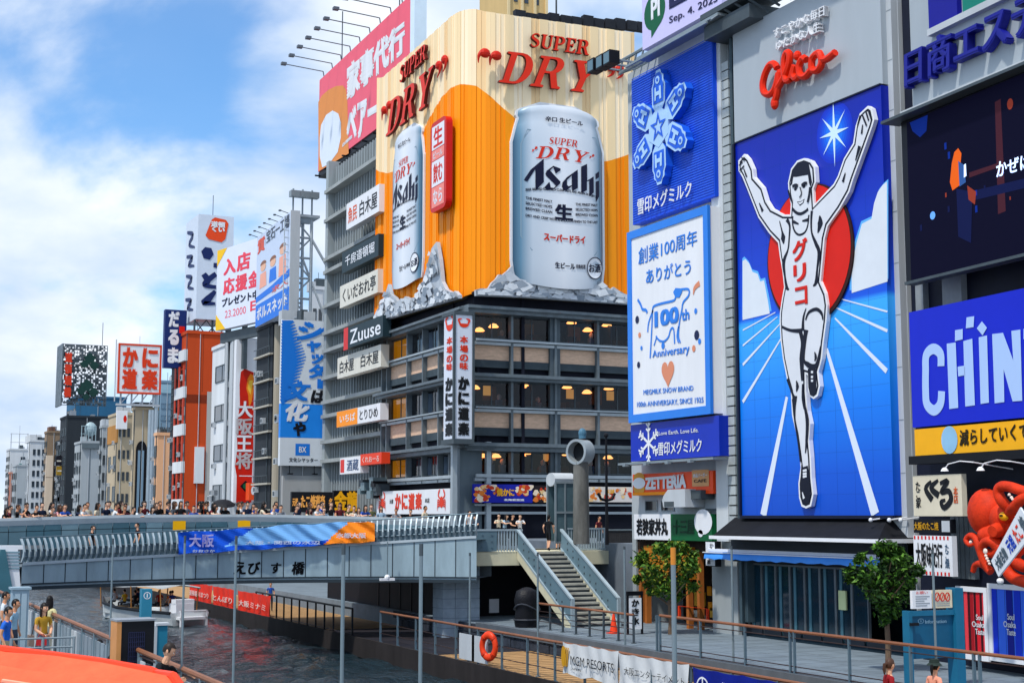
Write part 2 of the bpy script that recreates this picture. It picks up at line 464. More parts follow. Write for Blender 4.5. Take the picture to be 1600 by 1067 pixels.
# arc-length resample
def resample(P, step):
    o = [0]
    for a, b_ in zip(P, P[1:]): o.append(o[-1] + (b_-a).length)
    L = o[-1]; n = max(2, int(round(L/step))); res = []
    for i in range(n+1):
        s_ = L*i/n; j = 0
        while j < len(P)-2 and o[j+1] < s_: j += 1
        f = (s_-o[j])/max(o[j+1]-o[j], 1e-9)
        res.append(P[j].lerp(P[j+1], f))
    return res
P3 = [Vector((p.x, p.y, z)) for p, z in zip(pth, top)]
WID = 2.6
def inw(P, i):
    t_ = (P[min(i+1, len(P)-1)] - P[max(i-1, 0)]); t_.z = 0; t_.normalize(); return Vector((-t_.y, t_.x, 0))
mg = MB(); mt = MB(); ms = MB(); md = MB()
Q = resample(P3, .34); npan = 0
for i in range(len(Q)-1):
    a, c = bl(Q[i]), bl(Q[i+1]); ia, ic = inw(Q, i), inw(Q, i+1); zb_ = zbot
    mg.quad((a.x,a.y,zb_), (c.x,c.y,zb_), (c.x,c.y,c.z), (a.x,a.y,a.z))
    A, B_ = a+ia*WID, c+ic*WID
    md.quad((a.x,a.y,a.z-.12), (c.x,c.y,c.z-.12), (B_.x,B_.y,c.z-.12), (A.x,A.y,a.z-.12))
    md.quad((A.x,A.y,zb_+.1), (B_.x,B_.y,zb_+.1), (c.x,c.y,zb_+.1), (a.x,a.y,zb_+.1))
    md.quad((A.x,A.y,zb_+.1), (A.x,A.y,a.z), (B_.x,B_.y,c.z), (B_.x,B_.y,zb_+.1))
    e, g_ = a-ia*.06, c-ic*.06
    for z0, z1 in ((-.05, .07),):
        mt.add([(e.x,e.y,a.z+z0),(g_.x,g_.y,c.z+z0),(g_.x,g_.y,c.z+z1),(e.x,e.y,a.z+z1),(a.x+ia.x*.25,a.y+ia.y*.25,a.z+z1),(c.x+ic.x*.25,c.y+ic.y*.25,c.z+z1)],
               [(0,1,2,3),(3,2,5,4)])
    for z0, z1, dd in ((.10, .16, .05), (-.12, .03, .08)):
        e, g_ = a-ia*dd, c-ic*dd
        ms.add([(e.x,e.y,zb_+z0),(g_.x,g_.y,zb_+z0),(g_.x,g_.y,zb_+z1),(e.x,e.y,zb_+z1),(a.x+ia.x*.3,a.y+ia.y*.3,zb_+z0),(c.x+ic.x*.3,c.y+ic.y*.3,zb_+z0)],
               [(0,1,2,3),(0,4,5,1)])
    if i % 3 == 0 and i:
        e = a-ia*.012; t_ = (c-a); t_.z = 0; t_.normalize(); t_ = t_*.022
        ms.quad((e.x-t_.x,e.y-t_.y,zb_+.16), (e.x+t_.x,e.y+t_.y,zb_+.16), (e.x+t_.x,e.y+t_.y,a.z-.05), (e.x-t_.x,e.y-t_.y,a.z-.05))
mg.build('girder', BGREY, BR); mt.build('girder_cap', BEDGE, BR); ms.build('seams', BSEAM, BR); md.build('ramp_deck', mat('#5f6870', .8, var=.2, name='ramp_floor'), BR)
# curved fins of the ramp railing and its rails
FIN = mat('#a3b2ba', .45, .2, var=.2, name='brushed_fin'); mf = MB(); mr_ = MB()
Q2 = resample(P3, .27)
for i, p in enumerate(Q2):
    a = bl(p); n_ = inw(Q2, i); t_ = Vector((n_.y, -n_.x, 0))
    prof = [(0.02, 0), (.16, .22), (.20, .45), (.08, .75), (-.10, 1.0)]
    for (o0, h0), (o1, h1) in zip(prof, prof[1:]):
        p0 = a - n_*o0; p1 = a - n_*o1; q0 = p0 + n_*.10; q1 = p1 + n_*.10
        hw = t_*.034
        L = [p0-hw, p0+hw, p1+hw, p1-hw, q0-hw, q0+hw, q1+hw, q1-hw]
        Z = [h0, h0, h1, h1, h0, h0, h1, h1]
        mf.add([(v.x, v.y, v.z+.07+z) for v, z in zip(L, Z)], [(0,1,2,3),(1,5,6,2),(4,0,3,7),(5,4,7,6)])
    if i < len(Q2)-1:
        c = bl(Q2[i+1]); n2_ = inw(Q2, i+1)
        for o_, h in ((.1, .25), (.12, .55), (-.12, 1.06)):
            mr_.cyl(a-n_*(o_-.08)+Vector((0,0,h+.05)), c-n2_*(o_-.08)+Vector((0,0,h+.05)), .03, n=5, caps=False)
        # solid windbreak sheet behind the fins
        for h0, h1 in ((.02, .62),):
            x0, x1 = a+n_*.10, c+n2_*.10
            mr_.quad((x0.x,x0.y,x0.z+h0), (x1.x,x1.y,x1.z+h0), (x1.x,x1.y,x1.z+h1), (x0.x,x0.y,x0.z+h1))
mf.build('railing_fins', FIN, BR); mr_.build('ramp_handrail', mat('#5f7480', .5, .3, var=.15, name='rail_blue_grey'), BR)
# lettering on the girder
mb = MB()
for ch, px, sz in (('え', 371, 1), ('び', 402.5, 1), ('す', 437, .85), ('橋', 471, 1.05)):
    i = min(range(len(Q)), key=lambda k: abs(pxof(Q[k])[0]-px)); p = Q[i]; n_ = inw(Q, i); t_ = Vector((n_.y, -n_.x, 0))
    vs_, fs_ = glyphs(ch, .035, .12, False); s_ = .58*sz
    zc = zat(p.x, p.y, 887); e = bl(p) - n_*.02
    mb.add([(e.x + t_.x*(a-.5)*s_, e.y + t_.y*(a-.5)*s_, zc + (c-.5)*s_) for a, c, d in vs_], fs_)
mb.build('lettering', BLACK, BR)
# main deck, its near parapet of panels, caps
PP = [Vector((x*K, y*K, 0)) for x, y in [(-6,89.5),(3,90),(10,90.2),(18,90.4),(25,90),(31,88.5),(36,85.5)]]
PPc, _ = catmull(PP, None, 6)
rows_par = [(-200,812),(0,809.5),(100,806.5),(200,804),(400,803),(585,807),(640,809),(760,812)]
pz = []
for p in PPc:
    z = 4.9
    for _ in range(3): z = zat(p.x, p.y, interp(rows_par, pxof((p.x, p.y, z))[0]))
    pz.append(z)
P4 = [Vector((p.x, p.y, z)) for p, z in zip(PPc, pz)]
Q3 = resample(P4, .80); mp_ = MB(); mc_ = MB(); me_ = MB(); mdk = MB()
for i in range(len(Q3)-1):
    a, c = bl(Q3[i]), bl(Q3[i+1]); n_ = inw(Q3, i); n2_ = inw(Q3, i+1); t_ = (c-a); t_.z = 0; t_.normalize()
    g = t_*.015; mp_.mat([0, 1, 0, 2, 1][(i*7) % 5])
    for z0, z1, dz in ((2.4, None, .03), ):
        A, B_ = a+g, c-g
        mp_.quad((A.x,A.y,z0), (B_.x,B_.y,z0), (B_.x,B_.y,c.z-.66), (A.x,A.y,a.z-.66))
        mp_.quad((A.x,A.y,a.z-.63), (B_.x,B_.y,c.z-.63), (B_.x,B_.y,c.z-.12), (A.x,A.y,a.z-.12))
    A, B_ = a+n_*.05, c+n2_*.05
    me_.quad((A.x,A.y,2.4), (B_.x,B_.y,2.4), (B_.x,B_.y,c.z-.05), (A.x,A.y,a.z-.05))
    A, B_ = a-n_*.07, c-n2_*.07; A2, B2 = a+n_*.16, c+n2_*.16
    mc_.add([(A.x,A.y,a.z-.13),(B_.x,B_.y,c.z-.13),(B_.x,B_.y,c.z),(A.x,A.y,a.z),(A2.x,A2.y,a.z),(B2.x,B2.y,c.z),(A2.x,A2.y,a.z-.9),(B2.x,B2.y,c.z-.9)],
            [(0,1,2,3),(3,2,5,4),(4,5,7,6),(0,6,7,1)])
mp_.build('parapet_panels', [mat('#5a7884', .35, .1, var=.22, sc=.4, name='parapet_panel'), mat('#456876', .35, .1, var=.22, sc=.4, name='parapet_panel_dark'), mat('#6f8b97', .35, .1, var=.22, sc=.4, name='parapet_panel_pale')], BR)
me_.build('parapet_core', BSEAM, BR); mc_.build('parapet_cap', mat('#b9c3c8', .5, .1, var=.12, name='parapet_cap'), BR)
for px, w_ in ((280, .62), (390.5, .62), (523, .5)):
    i = min(range(len(Q3)-1), key=lambda k: abs(pxof(Q3[k])[0]-px)); p = Q3[i]; n_ = inw(Q3, i); t_ = Vector((n_.y, -n_.x, 0))
    e = bl(p)-n_*.02; zt = p.z-.14
    m = MB().quad(*[(e.x+t_.x*s_*w_/2, e.y+t_.y*s_*w_/2, zz_) for s_, zz_ in ((-1, zt-.62), (1, zt-.62), (1, zt), (-1, zt))])
    m.build('yellow_panel', mat('#f2b200', .5, var=.05, name='yellow_panel'), BR)
pl = [(p.x, p.y) for p in P4]
poly = [(-8, 92*K)] + pl + [(36*K, 101*K), (36*K, 100.5*K), (20*K, 103*K), (-8, 101*K)]
tr = tessellate_polygon([[Vector((p[0], p[1], 0)) for p in poly]])
for zt, nmz in ((ZD, 1), (ZD-.9, -1)):
    mdk.add([(p[0]-BLOC.x, p[1]-BLOC.y, zt) for p in poly], [tuple(q) for q in tr])
for i in range(len(poly)):
    a, c = poly[i], poly[(i+1) % len(poly)]
    mdk.quad(*[(p[0]-BLOC.x, p[1]-BLOC.y, z) for p, z in ((a, ZD-.9), (c, ZD-.9), (c, ZD-.004), (a, ZD-.004))])
mdk.build('deck', mat('#777c80', .8, var=.15, sc=.4, name='bridge_deck'), BR)
# abutment + stone pier
a = thing('bridge_abutment', 'dark navy abutment wall under the south end of the bridge', 'wall', (XU, 80*K, 0))
m = MB(); m.box(0.3, -4*K, ZB-.5, .9, 5*K, -.02) if False else None; m.box(0.3, 4.2*K, -4, 1.5, 23, zbot+.7); m.box(1.5, 5.2*K, 0, XS-XU+3, 5.7*K, 3.3); m.build('wall', mat('#0b0c15', .7, var=.3, name='dark_abutment'), a)
m = MB(); 
for i in range(7): m.box(.27, (5+i*2.1)*K, -4, .302, (5.06+i*2.1)*K, zbot+.6)
m.build('wall_joints', BLACK, a)
f = Fy((XU, 85.2*K)); q = local(f, a)
x0, z0 = q(764, 957); x1, z1 = q(779, 935)
MB().box(x0, 5.2*K-.05, z0, x1, 5.2*K-.003, z1).build('notice', WHITE, a)
a = thing('bridge_pier', 'pale block stone pier carrying the bridge on the quay edge', 'pier', (0, 0, 0))
pc = colx(714, X=XU+.1); a.location = (pc.x, pc.y, 0)
m = MB(); STONE = mat('#9aa9b6', .8, var=.2, sc=1.5, bump=.2, name='pier_stone')
for i in range(8):
    for j in range(3):
        zz0 = -.8+i*.46; s_ = .2 if i % 2 else 0
        xx0 = -.95+j*.64; m.box(xx0, -.6-.01*(i % 2), zz0, xx0+.62, .7, zz0+.44)
m.build('block', STONE, a); MB().box(-.93, -.58, -4, .93, .68, 2.86).build('core', mat('#6b7784', .9, name='mortar'), a)

# banner hung on the ramp railing
bm_ = thing('bridge_banner', 'long blue and orange banner draped over the bridge ramp railing', 'banner', (0, 0, 0))
Q2, Q2s = resample(P3, .11), Q2
s0 = [i for i in range(len(Q2)) if 271 <= pxof(Q2[i])[0] <= 588]; mbn = MB(); nh = 14
bm_.location = Q2[s0[0]]; bloc = Vector(bm_.location)
cols = []
for j, i in enumerate(s0):
    p = Q2[i]; n_ = inw(Q2, i); px = pxof(p)[0]; cols.append((px, len(mbn.v)//(nh+1)))
    ztop = zat(p.x, p.y, interp([(271,832),(400,824),(440,820),(575,814),(588,818)], px)); zb_ = zat(p.x, p.y, interp([(271,866),(500,851),(588,845)], px))
    for k in range(nh+1):
        f_ = k/nh; o_ = .34 + .05*sin(j*.4+k*.4) + .03*sin(j*.9+.8*k)
        e = p - n_*o_; mbn.v.append((e.x-bloc.x, e.y-bloc.y, zb_+(ztop-zb_)*f_-bloc.z+.03*sin(j*.3)))
for j in range(len(s0)-1):
    for k in range(nh):
        px = (cols[j][0]+cols[j+1][0])/2; f_ = (k+.5)/nh
        ob = 545 - (1-f_)*40                                  # slanted edge of the orange end
        bl0 = 396 - (1-f_)*62
        kk = 2 if px > ob else (0 if (px < bl0 or f_ < .18) else 1)
        mbn.mat(kk); b0 = j*(nh+1)+k; mbn.f.append((b0, b0+nh+1, b0+nh+2, b0+1)); mbn.m.append(kk)
for j in (): pass
mbn.build('cloth', [mat('#1659d8', .5, var=.15, name='banner_blue'), mat('#7db9f2', .5, var=.1, name='banner_sky'), mat('#ff8c1e', .5, var=.1, name='banner_orange')], bm_)
mbl = MB()
def on_banner(body, pa, pb, row0, row1, k, bold=.03):
    vs_, fs_ = glyphs(body, bold, 0, False); o = []
    for a_, c_, d_ in vs_:
        px = pa + (pb-pa)*a_
        i = min(s0, key=lambda q_: abs(pxof(Q2[q_])[0]-px)); j = max(i-1, 0) if pxof(Q2[i])[0] > px else i
        f_ = (px-pxof(Q2[j])[0])/(pxof(Q2[j+1])[0]-pxof(Q2[j])[0]); p = Q2[j].lerp(Q2[j+1], f_); n_ = inw(Q2, j)
        zz_ = zat(p.x, p.y, row1 + (row0-row1)*c_); e = p - n_*.46
        o.append((e.x-bloc.x, e.y-bloc.y, zz_-bloc.z))
    mbl.mat(k).add(o, fs_)
on_banner('大阪', 290, 330, 834, 854, 1); on_banner('おおさか', 296, 332, 858, 862, 0)
on_banner('大阪・関西の水辺', 380, 500, 844, 850, 0, .02); on_banner('水都大阪', 525, 572, 832, 840, 0)
mbl.build('lettering', [mat('#dfe9f7', .5, var=0, name='pale_ink'), mat('#b9b4ea', .5, var=0, name='lilac_ink')], bm_)

# ---------------------------------------------------------------- landing, stairs
LG = mat('#66808c', .45, .15, var=.12, streak=.3, name='stair_blue_grey'); CREAM = mat('#cfcaae', .6, var=.12, streak=.3, name='stringer_cream')
st = thing('staircase', 'outdoor stairs with steel balustrades going down from bridge to quay', 'staircase', (38.9*K, 74.5*K, 0))
SX0, SX1, SY0, SY1, SZ = 0, 2.8*K, 0, 6.5*K, 4.1*K
NT = 16
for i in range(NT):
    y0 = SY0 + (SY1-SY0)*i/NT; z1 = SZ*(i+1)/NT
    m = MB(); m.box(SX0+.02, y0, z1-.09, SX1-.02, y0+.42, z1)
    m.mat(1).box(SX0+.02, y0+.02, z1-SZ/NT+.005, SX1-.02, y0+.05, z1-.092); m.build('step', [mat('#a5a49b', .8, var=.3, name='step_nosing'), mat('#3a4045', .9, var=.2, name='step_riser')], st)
for sx, nm in ((SX0-.16, 0), (SX1, 1)):
    pr = [(SY0-.35, 0), (SY0+.2, 0), (SY1+.1, SZ-.35), (SY1+.1, SZ+.15), (SY0-.35, .22)]
    m = MB(); n0 = len(m.v)
    tr = tessellate_polygon([[Vector((p[0], p[1], 0)) for p in pr]])
    for x in (sx, sx+.16): m.add([(x, p[0], p[1]) for p in pr], [tuple(q) for q in tr])
    for i in range(len(pr)):
        a, c = pr[i], pr[(i+1) % len(pr)]; m.quad((sx, *a), (sx, *c), (sx+.16, *c), (sx+.16, *a))
    m.build('stringer', CREAM, st)
    m = MB(); xx = sx+.03
    b0, b1 = (SY0-.4, .16), (SY1+.1, SZ+.12); h0, h1 = (SY0-.4, 1.22), (SY1+.1, SZ+1.02)
    for x in (xx, xx+.06): m.quad((x, *b0), (x, *b1), (x, *h1), (x, *h0))
    m.quad((xx, *b0), (xx, *h0), (xx+.06, *h0), (xx+.06, *b0))
    m.mat(1)
    for (ya, za, yb, zb2) in ((SY0-.4, 1.26, SY1+.15, SZ+1.06), (SY0-.4, .2, SY1+.1, SZ+.14)):
        m.add([(xx-.05, ya, za-.06), (xx+.11, ya, za-.06), (xx+.11, ya, za+.04), (xx-.05, ya, za+.04), (xx-.05, yb, zb2-.06), (xx+.11, yb, zb2-.06), (xx+.11, yb, zb2+.04), (xx-.05, yb, zb2+.04)],
              [(0,1,2,3),(7,6,5,4),(0,4,5,1),(1,5,6,2),(2,6,7,3),(3,7,4,0)])
    m.box(xx-.05, SY0-.46, 0, xx+.11, SY0-.34, 1.3)
    m.mat(2)
    for i in range(1, 9):
        f_ = i/9; y = SY0+(SY1-SY0)*f_; z = SZ*f_
        for dz in (.42, .72): m.box(xx-.02, y-.04, z+dz, xx+.08, y+.04, z+dz+.08)
    m.build('balustrade', [LG, mat('#a9bac2', .4, .3, var=.1, name='stair_rail'), DSTEEL], st)
ld = thing('landing', 'cream edged landing joining the bridge ramp with the stairs', 'landing', (XU, 80.5*K, 0))
lx = lambda px, Y: colx(px, Y=Y).x - XU
Y0 = 81.2*K
m = MB(); m.box(lx(742, Y0), .7*K, 2.6, XS-XU+1.2, 8*K, 3.25); m.build('slab', CREAM, ld)
m = MB(); m.box(lx(744, Y0), .7*K-.04, 3.28, lx(776, Y0), .7*K+.04, 4.25)
for i in range(6):
    m.box(lx(748, Y0)+.13+(i % 2)*.5, .7*K-.07, 3.45+(i//2)*.3, lx(748, Y0)+.2+(i % 2)*.5, .7*K-.04, 3.52+(i//2)*.3)
m.build('side_panel', LG, ld)
m = MB(); n_ = 9
for i in range(n_):
    x = lx(779, Y0) + (lx(815, Y0)-lx(779, Y0))*i/(n_-1); m.box(x-.035, .7*K-.03, 3.28, x+.035, .7*K+.03, 4.25)
m.box(lx(742, Y0), .7*K-.06, 4.25, lx(816, Y0), .7*K+.08, 4.34); m.build('bar_railing', mat('#a9bac2', .4, .3, var=.1, name='stair_rail'), ld)
m = MB(); Ya = 81.6*K
for i in range(15):
    x = lx(888, Ya) + (lx(944, Ya)-lx(888, Ya))*i/14; m.box(x-.03, 1.1*K-.03, 3.28, x+.03, 1.1*K+.03, 4.3)
m.box(lx(886, Ya), 1.1*K-.05, 4.3, lx(946, Ya), 1.1*K+.05, 4.38); m.box(lx(886, Ya), 1.1*K-.05, 3.3, lx(946, Ya), 1.1*K+.05, 3.37)
m.build('bar_railing', mat('#a9bac2', .4, .3, var=.1, name='stair_rail'), ld)
fe = thing('street_fence', 'dark brown slatted fence beside the stairs and drum clock', 'fence', (XU, 82*K, 3.25)); m = MB()
for i in range(16):
    x = lx(947, 82*K) + (lx(990, 82*K)-lx(947, 82*K))*i/15; m.box(x-.05, -.02, 0, x+.05, .02, .98)
m.build('slats', mat('#3b3a3c', .7, var=.2, name='fence_brown'), fe)
m = MB().box(lx(946, 82*K), -.05, .98, lx(991, 82*K), .05, 1.06); m.build('top_rail', STEEL, fe)
# north landing and its stairs, seen at the edge of the frame
nl = thing('north_stair_balustrade', 'white capped teal balustrade of the north bank stairs', 'balustrade', (4.0, 60, ZN))
fN = Fy((4.0, 60)); q = local(fN, nl)
def Lp(*pts): return [q(*p) for p in pts]
m = MB(); m.prism(Lp((-40, 852), (36, 852), (36, 858), (28, 858), (33, 930), (20, 1000), (-4, 930), (-40, 930)), 0, .5)
m.build('white_rail', WHITE, nl)
m = MB(); m.prism(Lp((0, 858), (8, 858), (22, 935), (14, 965), (-12, 965)), -.12, .2).build('teal_panel', mat('#3e6b78', .5, var=.15, name='teal_panel'), nl)
m = MB()
for i in range(6):
    m.prism(Lp((7, 861+i*5), (31, 861+i*5), (31, 863.6+i*5), (7.5, 863.6+i*5)), -.03, .1)
m.build('louvre', mat('#7f9aa6', .5, var=.1, name='pale_teal'), nl)
gb = thing('utility_box', 'plain grey utility cabinet at the water edge below the bridge', 'cabinet', (0, 0, ZN))
pc = colx(33, X=XN-.6); gb.location = (pc.x, pc.y, ZN); q = local(Fy((0, pc.y)), gb); x0, z1 = q(20, 921); x1, _ = q(46, 921)
m = MB(); m.box(x0, 0, 0, x1, .5, z1); m.box(x0-.05, -.05, z1, x1+.05, .55, z1+.06); m.build('cabinet_body', mat('#8fa6b4', .5, var=.1, name='cabinet_grey'), gb)
m = MB(); m.box(x0+.06, -.02, .15, (x0+x1)/2-.02, 0, z1-.1).box((x0+x1)/2+.02, -.02, .15, x1-.06, 0, z1-.1); m.build('door', mat('#9fb4c0', .5, var=.1, name='cabinet_door'), gb)
# ---------------------------------------------------------------- corner restaurant building with rooftop billboard
KC = (44.5*K, 101*K)
fKL = Fx(P=KC, vp=-225); fKR = Fy(KC, vp=5500)
EAVE = mat('#69747b', .5, .2, var=.25, name='grey_beam'); BAMB = mat('#dcb99e', .75, var=.2, sc=2, streak=4, name='bamboo_blind'); SLATE = mat('#3c484f', .6, var=.2, name='slate_panel')
INNER = mat('#1a1d2a', .8, var=.3, sc=.4, name='dark_interior'); CURT = mat('#e8970e', .7, var=.35, sc=.8, streak=.08, name='gold_curtain', emit=.28); MULL = mat('#a6b0b6', .4, .3, var=.1, name='mullion')  # curtain cloth glows by itself, standing in for lamplight from the room
LAMP = mat('#ffb060', .5, var=0, emit=2.2, name='lamp_glow')
kb = thing('restaurant_building', 'glass fronted corner building of restaurant floors under the orange beer billboard', 'building', (KC[0], KC[1], 0))
kr = fKR.a; kl = fKL.a
WR, WL = 27.0*K, -fKL.uv(600)[0]
_, zbb = fKR.uv(740, 460)            # underside of the billboard
ZK = lambda y, x=740: fKR.uv(x, y)[1]
def sub(parent, nm, a):               # local frame helper: build parts with rotation relative to an unrotated parent
    return a
floors = [(487, 585), (592, 693), (700, 745)]
def face(a, W, left):
    # local x from 0 at corner; right face goes +x, left face goes -x
    s = -1 if left else 1
    X = lambda v: s*v
    def bxs(m, v0, v1, y0, y1, z0, z1): m.box(X(v0), y0, z0, X(v1), y1, z1)
    fr = fKL if left else fKR
    def add(m, nm, mats): return m.build(nm, mats, kb, (0, 0, 0), a)
    mul = []
    if left:
        for px in (708, 690, 665, 640, 608): mul.append(-fKL.uv(px)[0])
    else:
        for px in (797, 866, 933, 1000): mul.append(fKR.uv(px)[0])
    core = MB(); bxs(core, 0.02, W, 3.2, 3.4, 0, zbb+.5); add(core, 'core_wall', INNER)
    wmax = W
    beams = MB(); tan = MB(); sl = MB(); dk = MB(); rail = MB()
    rows = [(487, 490, 528, 535, 561, 573, 585, 592), (592, 594, 634, 640, 667, 680, 693, 700), (700, 704, 739, 748, None, None, None, None)]
    bxs(dk, .02, W, .02, .3, ZK(487)+.3, zbb+.2)
    for r in rows:
        zt, zw1, zw0, zr = ZK(r[0]), ZK(r[1]), ZK(r[2]), ZK(r[3])
        # eave beam over the window row
        bxs(beams, -.7 if not left else -.02, W, -.75, .25, zw1-.02, zt+.32)
        bxs(beams, -.75 if not left else -.02, W, -.95, -.755, zt+.1, zt+.26)
        bxs(rail, 0, W, -.45, -.3, zr+.1, zw0-.05)
        bxs(rail, 0, W, -.28, .0, zr-.12, zr+.06)
        # floor slab behind
        bxs(dk, .05, W, .12, 3.2, zr-.1, zw0-.12)
        last = 0
        nwin = len(mul)
        for i, v in enumerate(mul + [W]):
            v0, v1 = last, v; last = v
            mm = MB(); bxs(mm, v0+.06, v1-.06, .04, .10, zw1-.1, zw1-.02); bxs(mm, v0+.06, v1-.06, .04, .10, zw0, zw0+.08)
            vm = (v0+v1)/2; bxs(mm, vm-.035, vm+.035, .04, .10, zw0+.08, zw1-.1)
            if left or i % 2 == 0: bxs(mm, v0+.06, v0+.12, .04, .10, zw0+.08, zw1-.1)
            wv = add(mm, 'window', [DSTEEL])
            g = MB(); x0, x1 = X(v0+.06), X(v1-.06); x0, x1 = min(x0, x1), max(x0, x1)
            g.quad((x0, .07, zw0), (x1, .07, zw0), (x1, .07, zw1), (x0, .07, zw1)).build('pane', GLASS, wv)
            if left and i >= nwin-1:
                c = MB(); x1_ = -v0-.5; x0_ = -(v1-.08)
                n = 14; vs = []
                for k in range(n+1):
                    xx = x0_+(x1_-x0_)*k/n; yy = .2+.09*(k % 2)
                    vs += [(xx, yy, zw0+.02), (xx, yy, zw1-.1)]
                c.add(vs, [(2*k, 2*k+2, 2*k+3, 2*k+1) for k in range(n)]); add(c, 'curtain', CURT)
            elif left and i in (2, 3):
                c = MB(); n = 8; xa, xb = -v1+.15, -v0-.15; vs = []
                for k in range(n+1): vs += [(xa+(xb-xa)*k/n, .5+.05*(k % 2), zw0+.05), (xa+(xb-xa)*k/n, .5+.05*(k % 2), zw1-.12)]
                c.add(vs, [(2*k, 2*k+2, 2*k+3, 2*k+1) for k in range(n)]); add(c, 'blind', mat('#9aa8ae', .7, var=.2, sc=1, name='pale_blind'))
            # mullions between
            bxs(beams, v-.08, v+.08, -.3, .1, zr-.1 if r[4] is None else ZK(r[7]), zw1)
        if r[4]:
            bxs(tan, .02, W, .02, .2, ZK(r[4]), zr-.13); bxs(sl, .02, W, -.06, .2, ZK(r[5]), ZK(r[4])-.01); bxs(dk, .02, W, .25, .4, ZK(r[7]), ZK(r[5])-.01)
    if not left:                                      # what the glass shows of the rooms: tables, partitions, diners, dressers
        ri2 = random.Random(21); fit = MB()
        for r in rows:
            z0 = ZK(r[2])
            for k in range(34):
                x = .6+ri2.random()*(W-1.2); y = .5+2.2*ri2.random(); t_ = ri2.random()
                if t_ < .4: fit.mat(0).box(x, y, z0, x+.7, y+.5, z0+.55)
                elif t_ < .62: fit.mat(1).sph((x, y, z0+.75), (.16, .14, .2), 7, 5).mat(2).box(x-.2, y-.1, z0, x+.2, y+.15, z0+.58)
                elif t_ < .8: fit.mat(3).box(x, y+.3, z0, x+.12, y+1.4, z0+1.9)
                elif t_ < .92: fit.mat(4).box(x, 2.9, z0+.6, x+.9, 3.1, z0+1.5)
                else: fit.mat(5).box(x, 2.6, z0+.9, x+.5, 2.7, z0+1.5)
        add(fit, 'room_fittings', [mat('#3a2418', .6, var=.3, name='dark_table'), mat('#c9b0a0', .7, var=.2, name='diner_pale'), mat('#5a6a7a', .7, var=.4, sc=3, name='diner_cloth'), mat('#2a3444', .6, var=.2, name='partition'), mat('#7a4a20', .6, var=.3, name='wood_dresser'), mat('#e0a050', .6, var=.1, emit=.5, name='lit_panel')])
    # ground storey
    bxs(dk, .02, W, .3, .5, 0, ZK(748)-.1)
    bxs(rail, 0, W, -.3, -.1, ZK(803), ZK(799)); bxs(rail, 0, W, -.3, -.1, ZK(790), ZK(787))
    # brackets
    n = int(W/1.05)
    for i in range(n):
        for r in rows: bxs(rail, .5+i*1.05, .62+i*1.05, -.72, -.4, ZK(r[0])-.1, ZK(r[0])+.02) if left else None
    add(beams, 'eave_beams', EAVE); add(tan, 'blind_band', BAMB); add(sl, 'apron_band', SLATE); add(dk, 'recess', INNER); add(rail, 'guard_rails', MULL)
    if not left:
        v = fKR.uv(858)[0], fKR.uv(874)[0]
        for z1, z0 in ((487, 592), (592, 700), (700, 804)):
            m = MB(); bxs(m, v[0], v[1], -.2, .05, ZK(z0), ZK(z1)-.05); add(m, 'pier_cladding', mat('#505c64', .5, .1, var=.15, name='pier_grey'))
face(kr, WR, False); face(kl, WL, True)
m = MB().box(-.9, -.05, 0, .55, .9, ZK(695)); m.build('corner_pillar', mat('#5f6c74', .5, .1, var=.12, streak=.2, name='corner_pillar_grey'), kb, (0, 0, 0), kr)
m = MB().box(.7, -.4, 0, 1.0, -.1, ZK(690)).box(-1.5, -.35, 0, -1.2, -.05, ZK(690)); m.build('corner_post', MULL, kb, (0, 0, 0), kr)
m = MB().box(-1.0, -.9, ZK(701), 1.1, .5, ZK(695)); m.build('corner_cap', DSTEEL, kb, (0, 0, 0), kr)
# pendant lamps behind the glass
lp = [(749,517),(771,511),(805,502),(893,505),(918,517),(948,509),(815,605),(818,602.5),(742,607),(886,606),(917,614),(951,608),(755,714),(775,714),(814,712),(822,709),(886,711),(950,716)]
for i, (px, py) in enumerate(lp):
    f = fKR.off(-.9-.25*(i % 3)); u, z = f.uv(px, py); p = f.pt(u, z)
    row = ['top', 'middle', 'lowest'][0 if py < 560 else 1 if py < 660 else 2]
    nth = sum(1 for j, (a, b_) in enumerate(lp) if (b_ < 560, b_ < 660) == (py < 560, py < 660) and a < px)
    o = thing('pendant_lamp', 'small glowing amber pendant lamp %s along the %s glazed floor of the corner restaurant' % (['first','second','third','fourth','fifth','sixth','seventh'][nth], row), 'lamp', p, 0, 'pendant lamps behind the restaurant windows')
    MB().lathe([(.05,.22),(.18,.18),(.34,.0),(.30,-.02)], 10).build('shade', LAMP, o)
    MB().cyl((0,0,.2), (0,0,.9), .015, n=5).build('cord', BLACK, o)

# rounded billboard
bb_ = thing('rooftop_billboard', 'huge cream and orange billboard wrapping the corner with two silver beer cans', 'billboard', (KC[0], KC[1], zbb))
fBR = fKR.off(.55); fBL = fKL.off(.55)
cu, cl = fBR.u, fBL.u
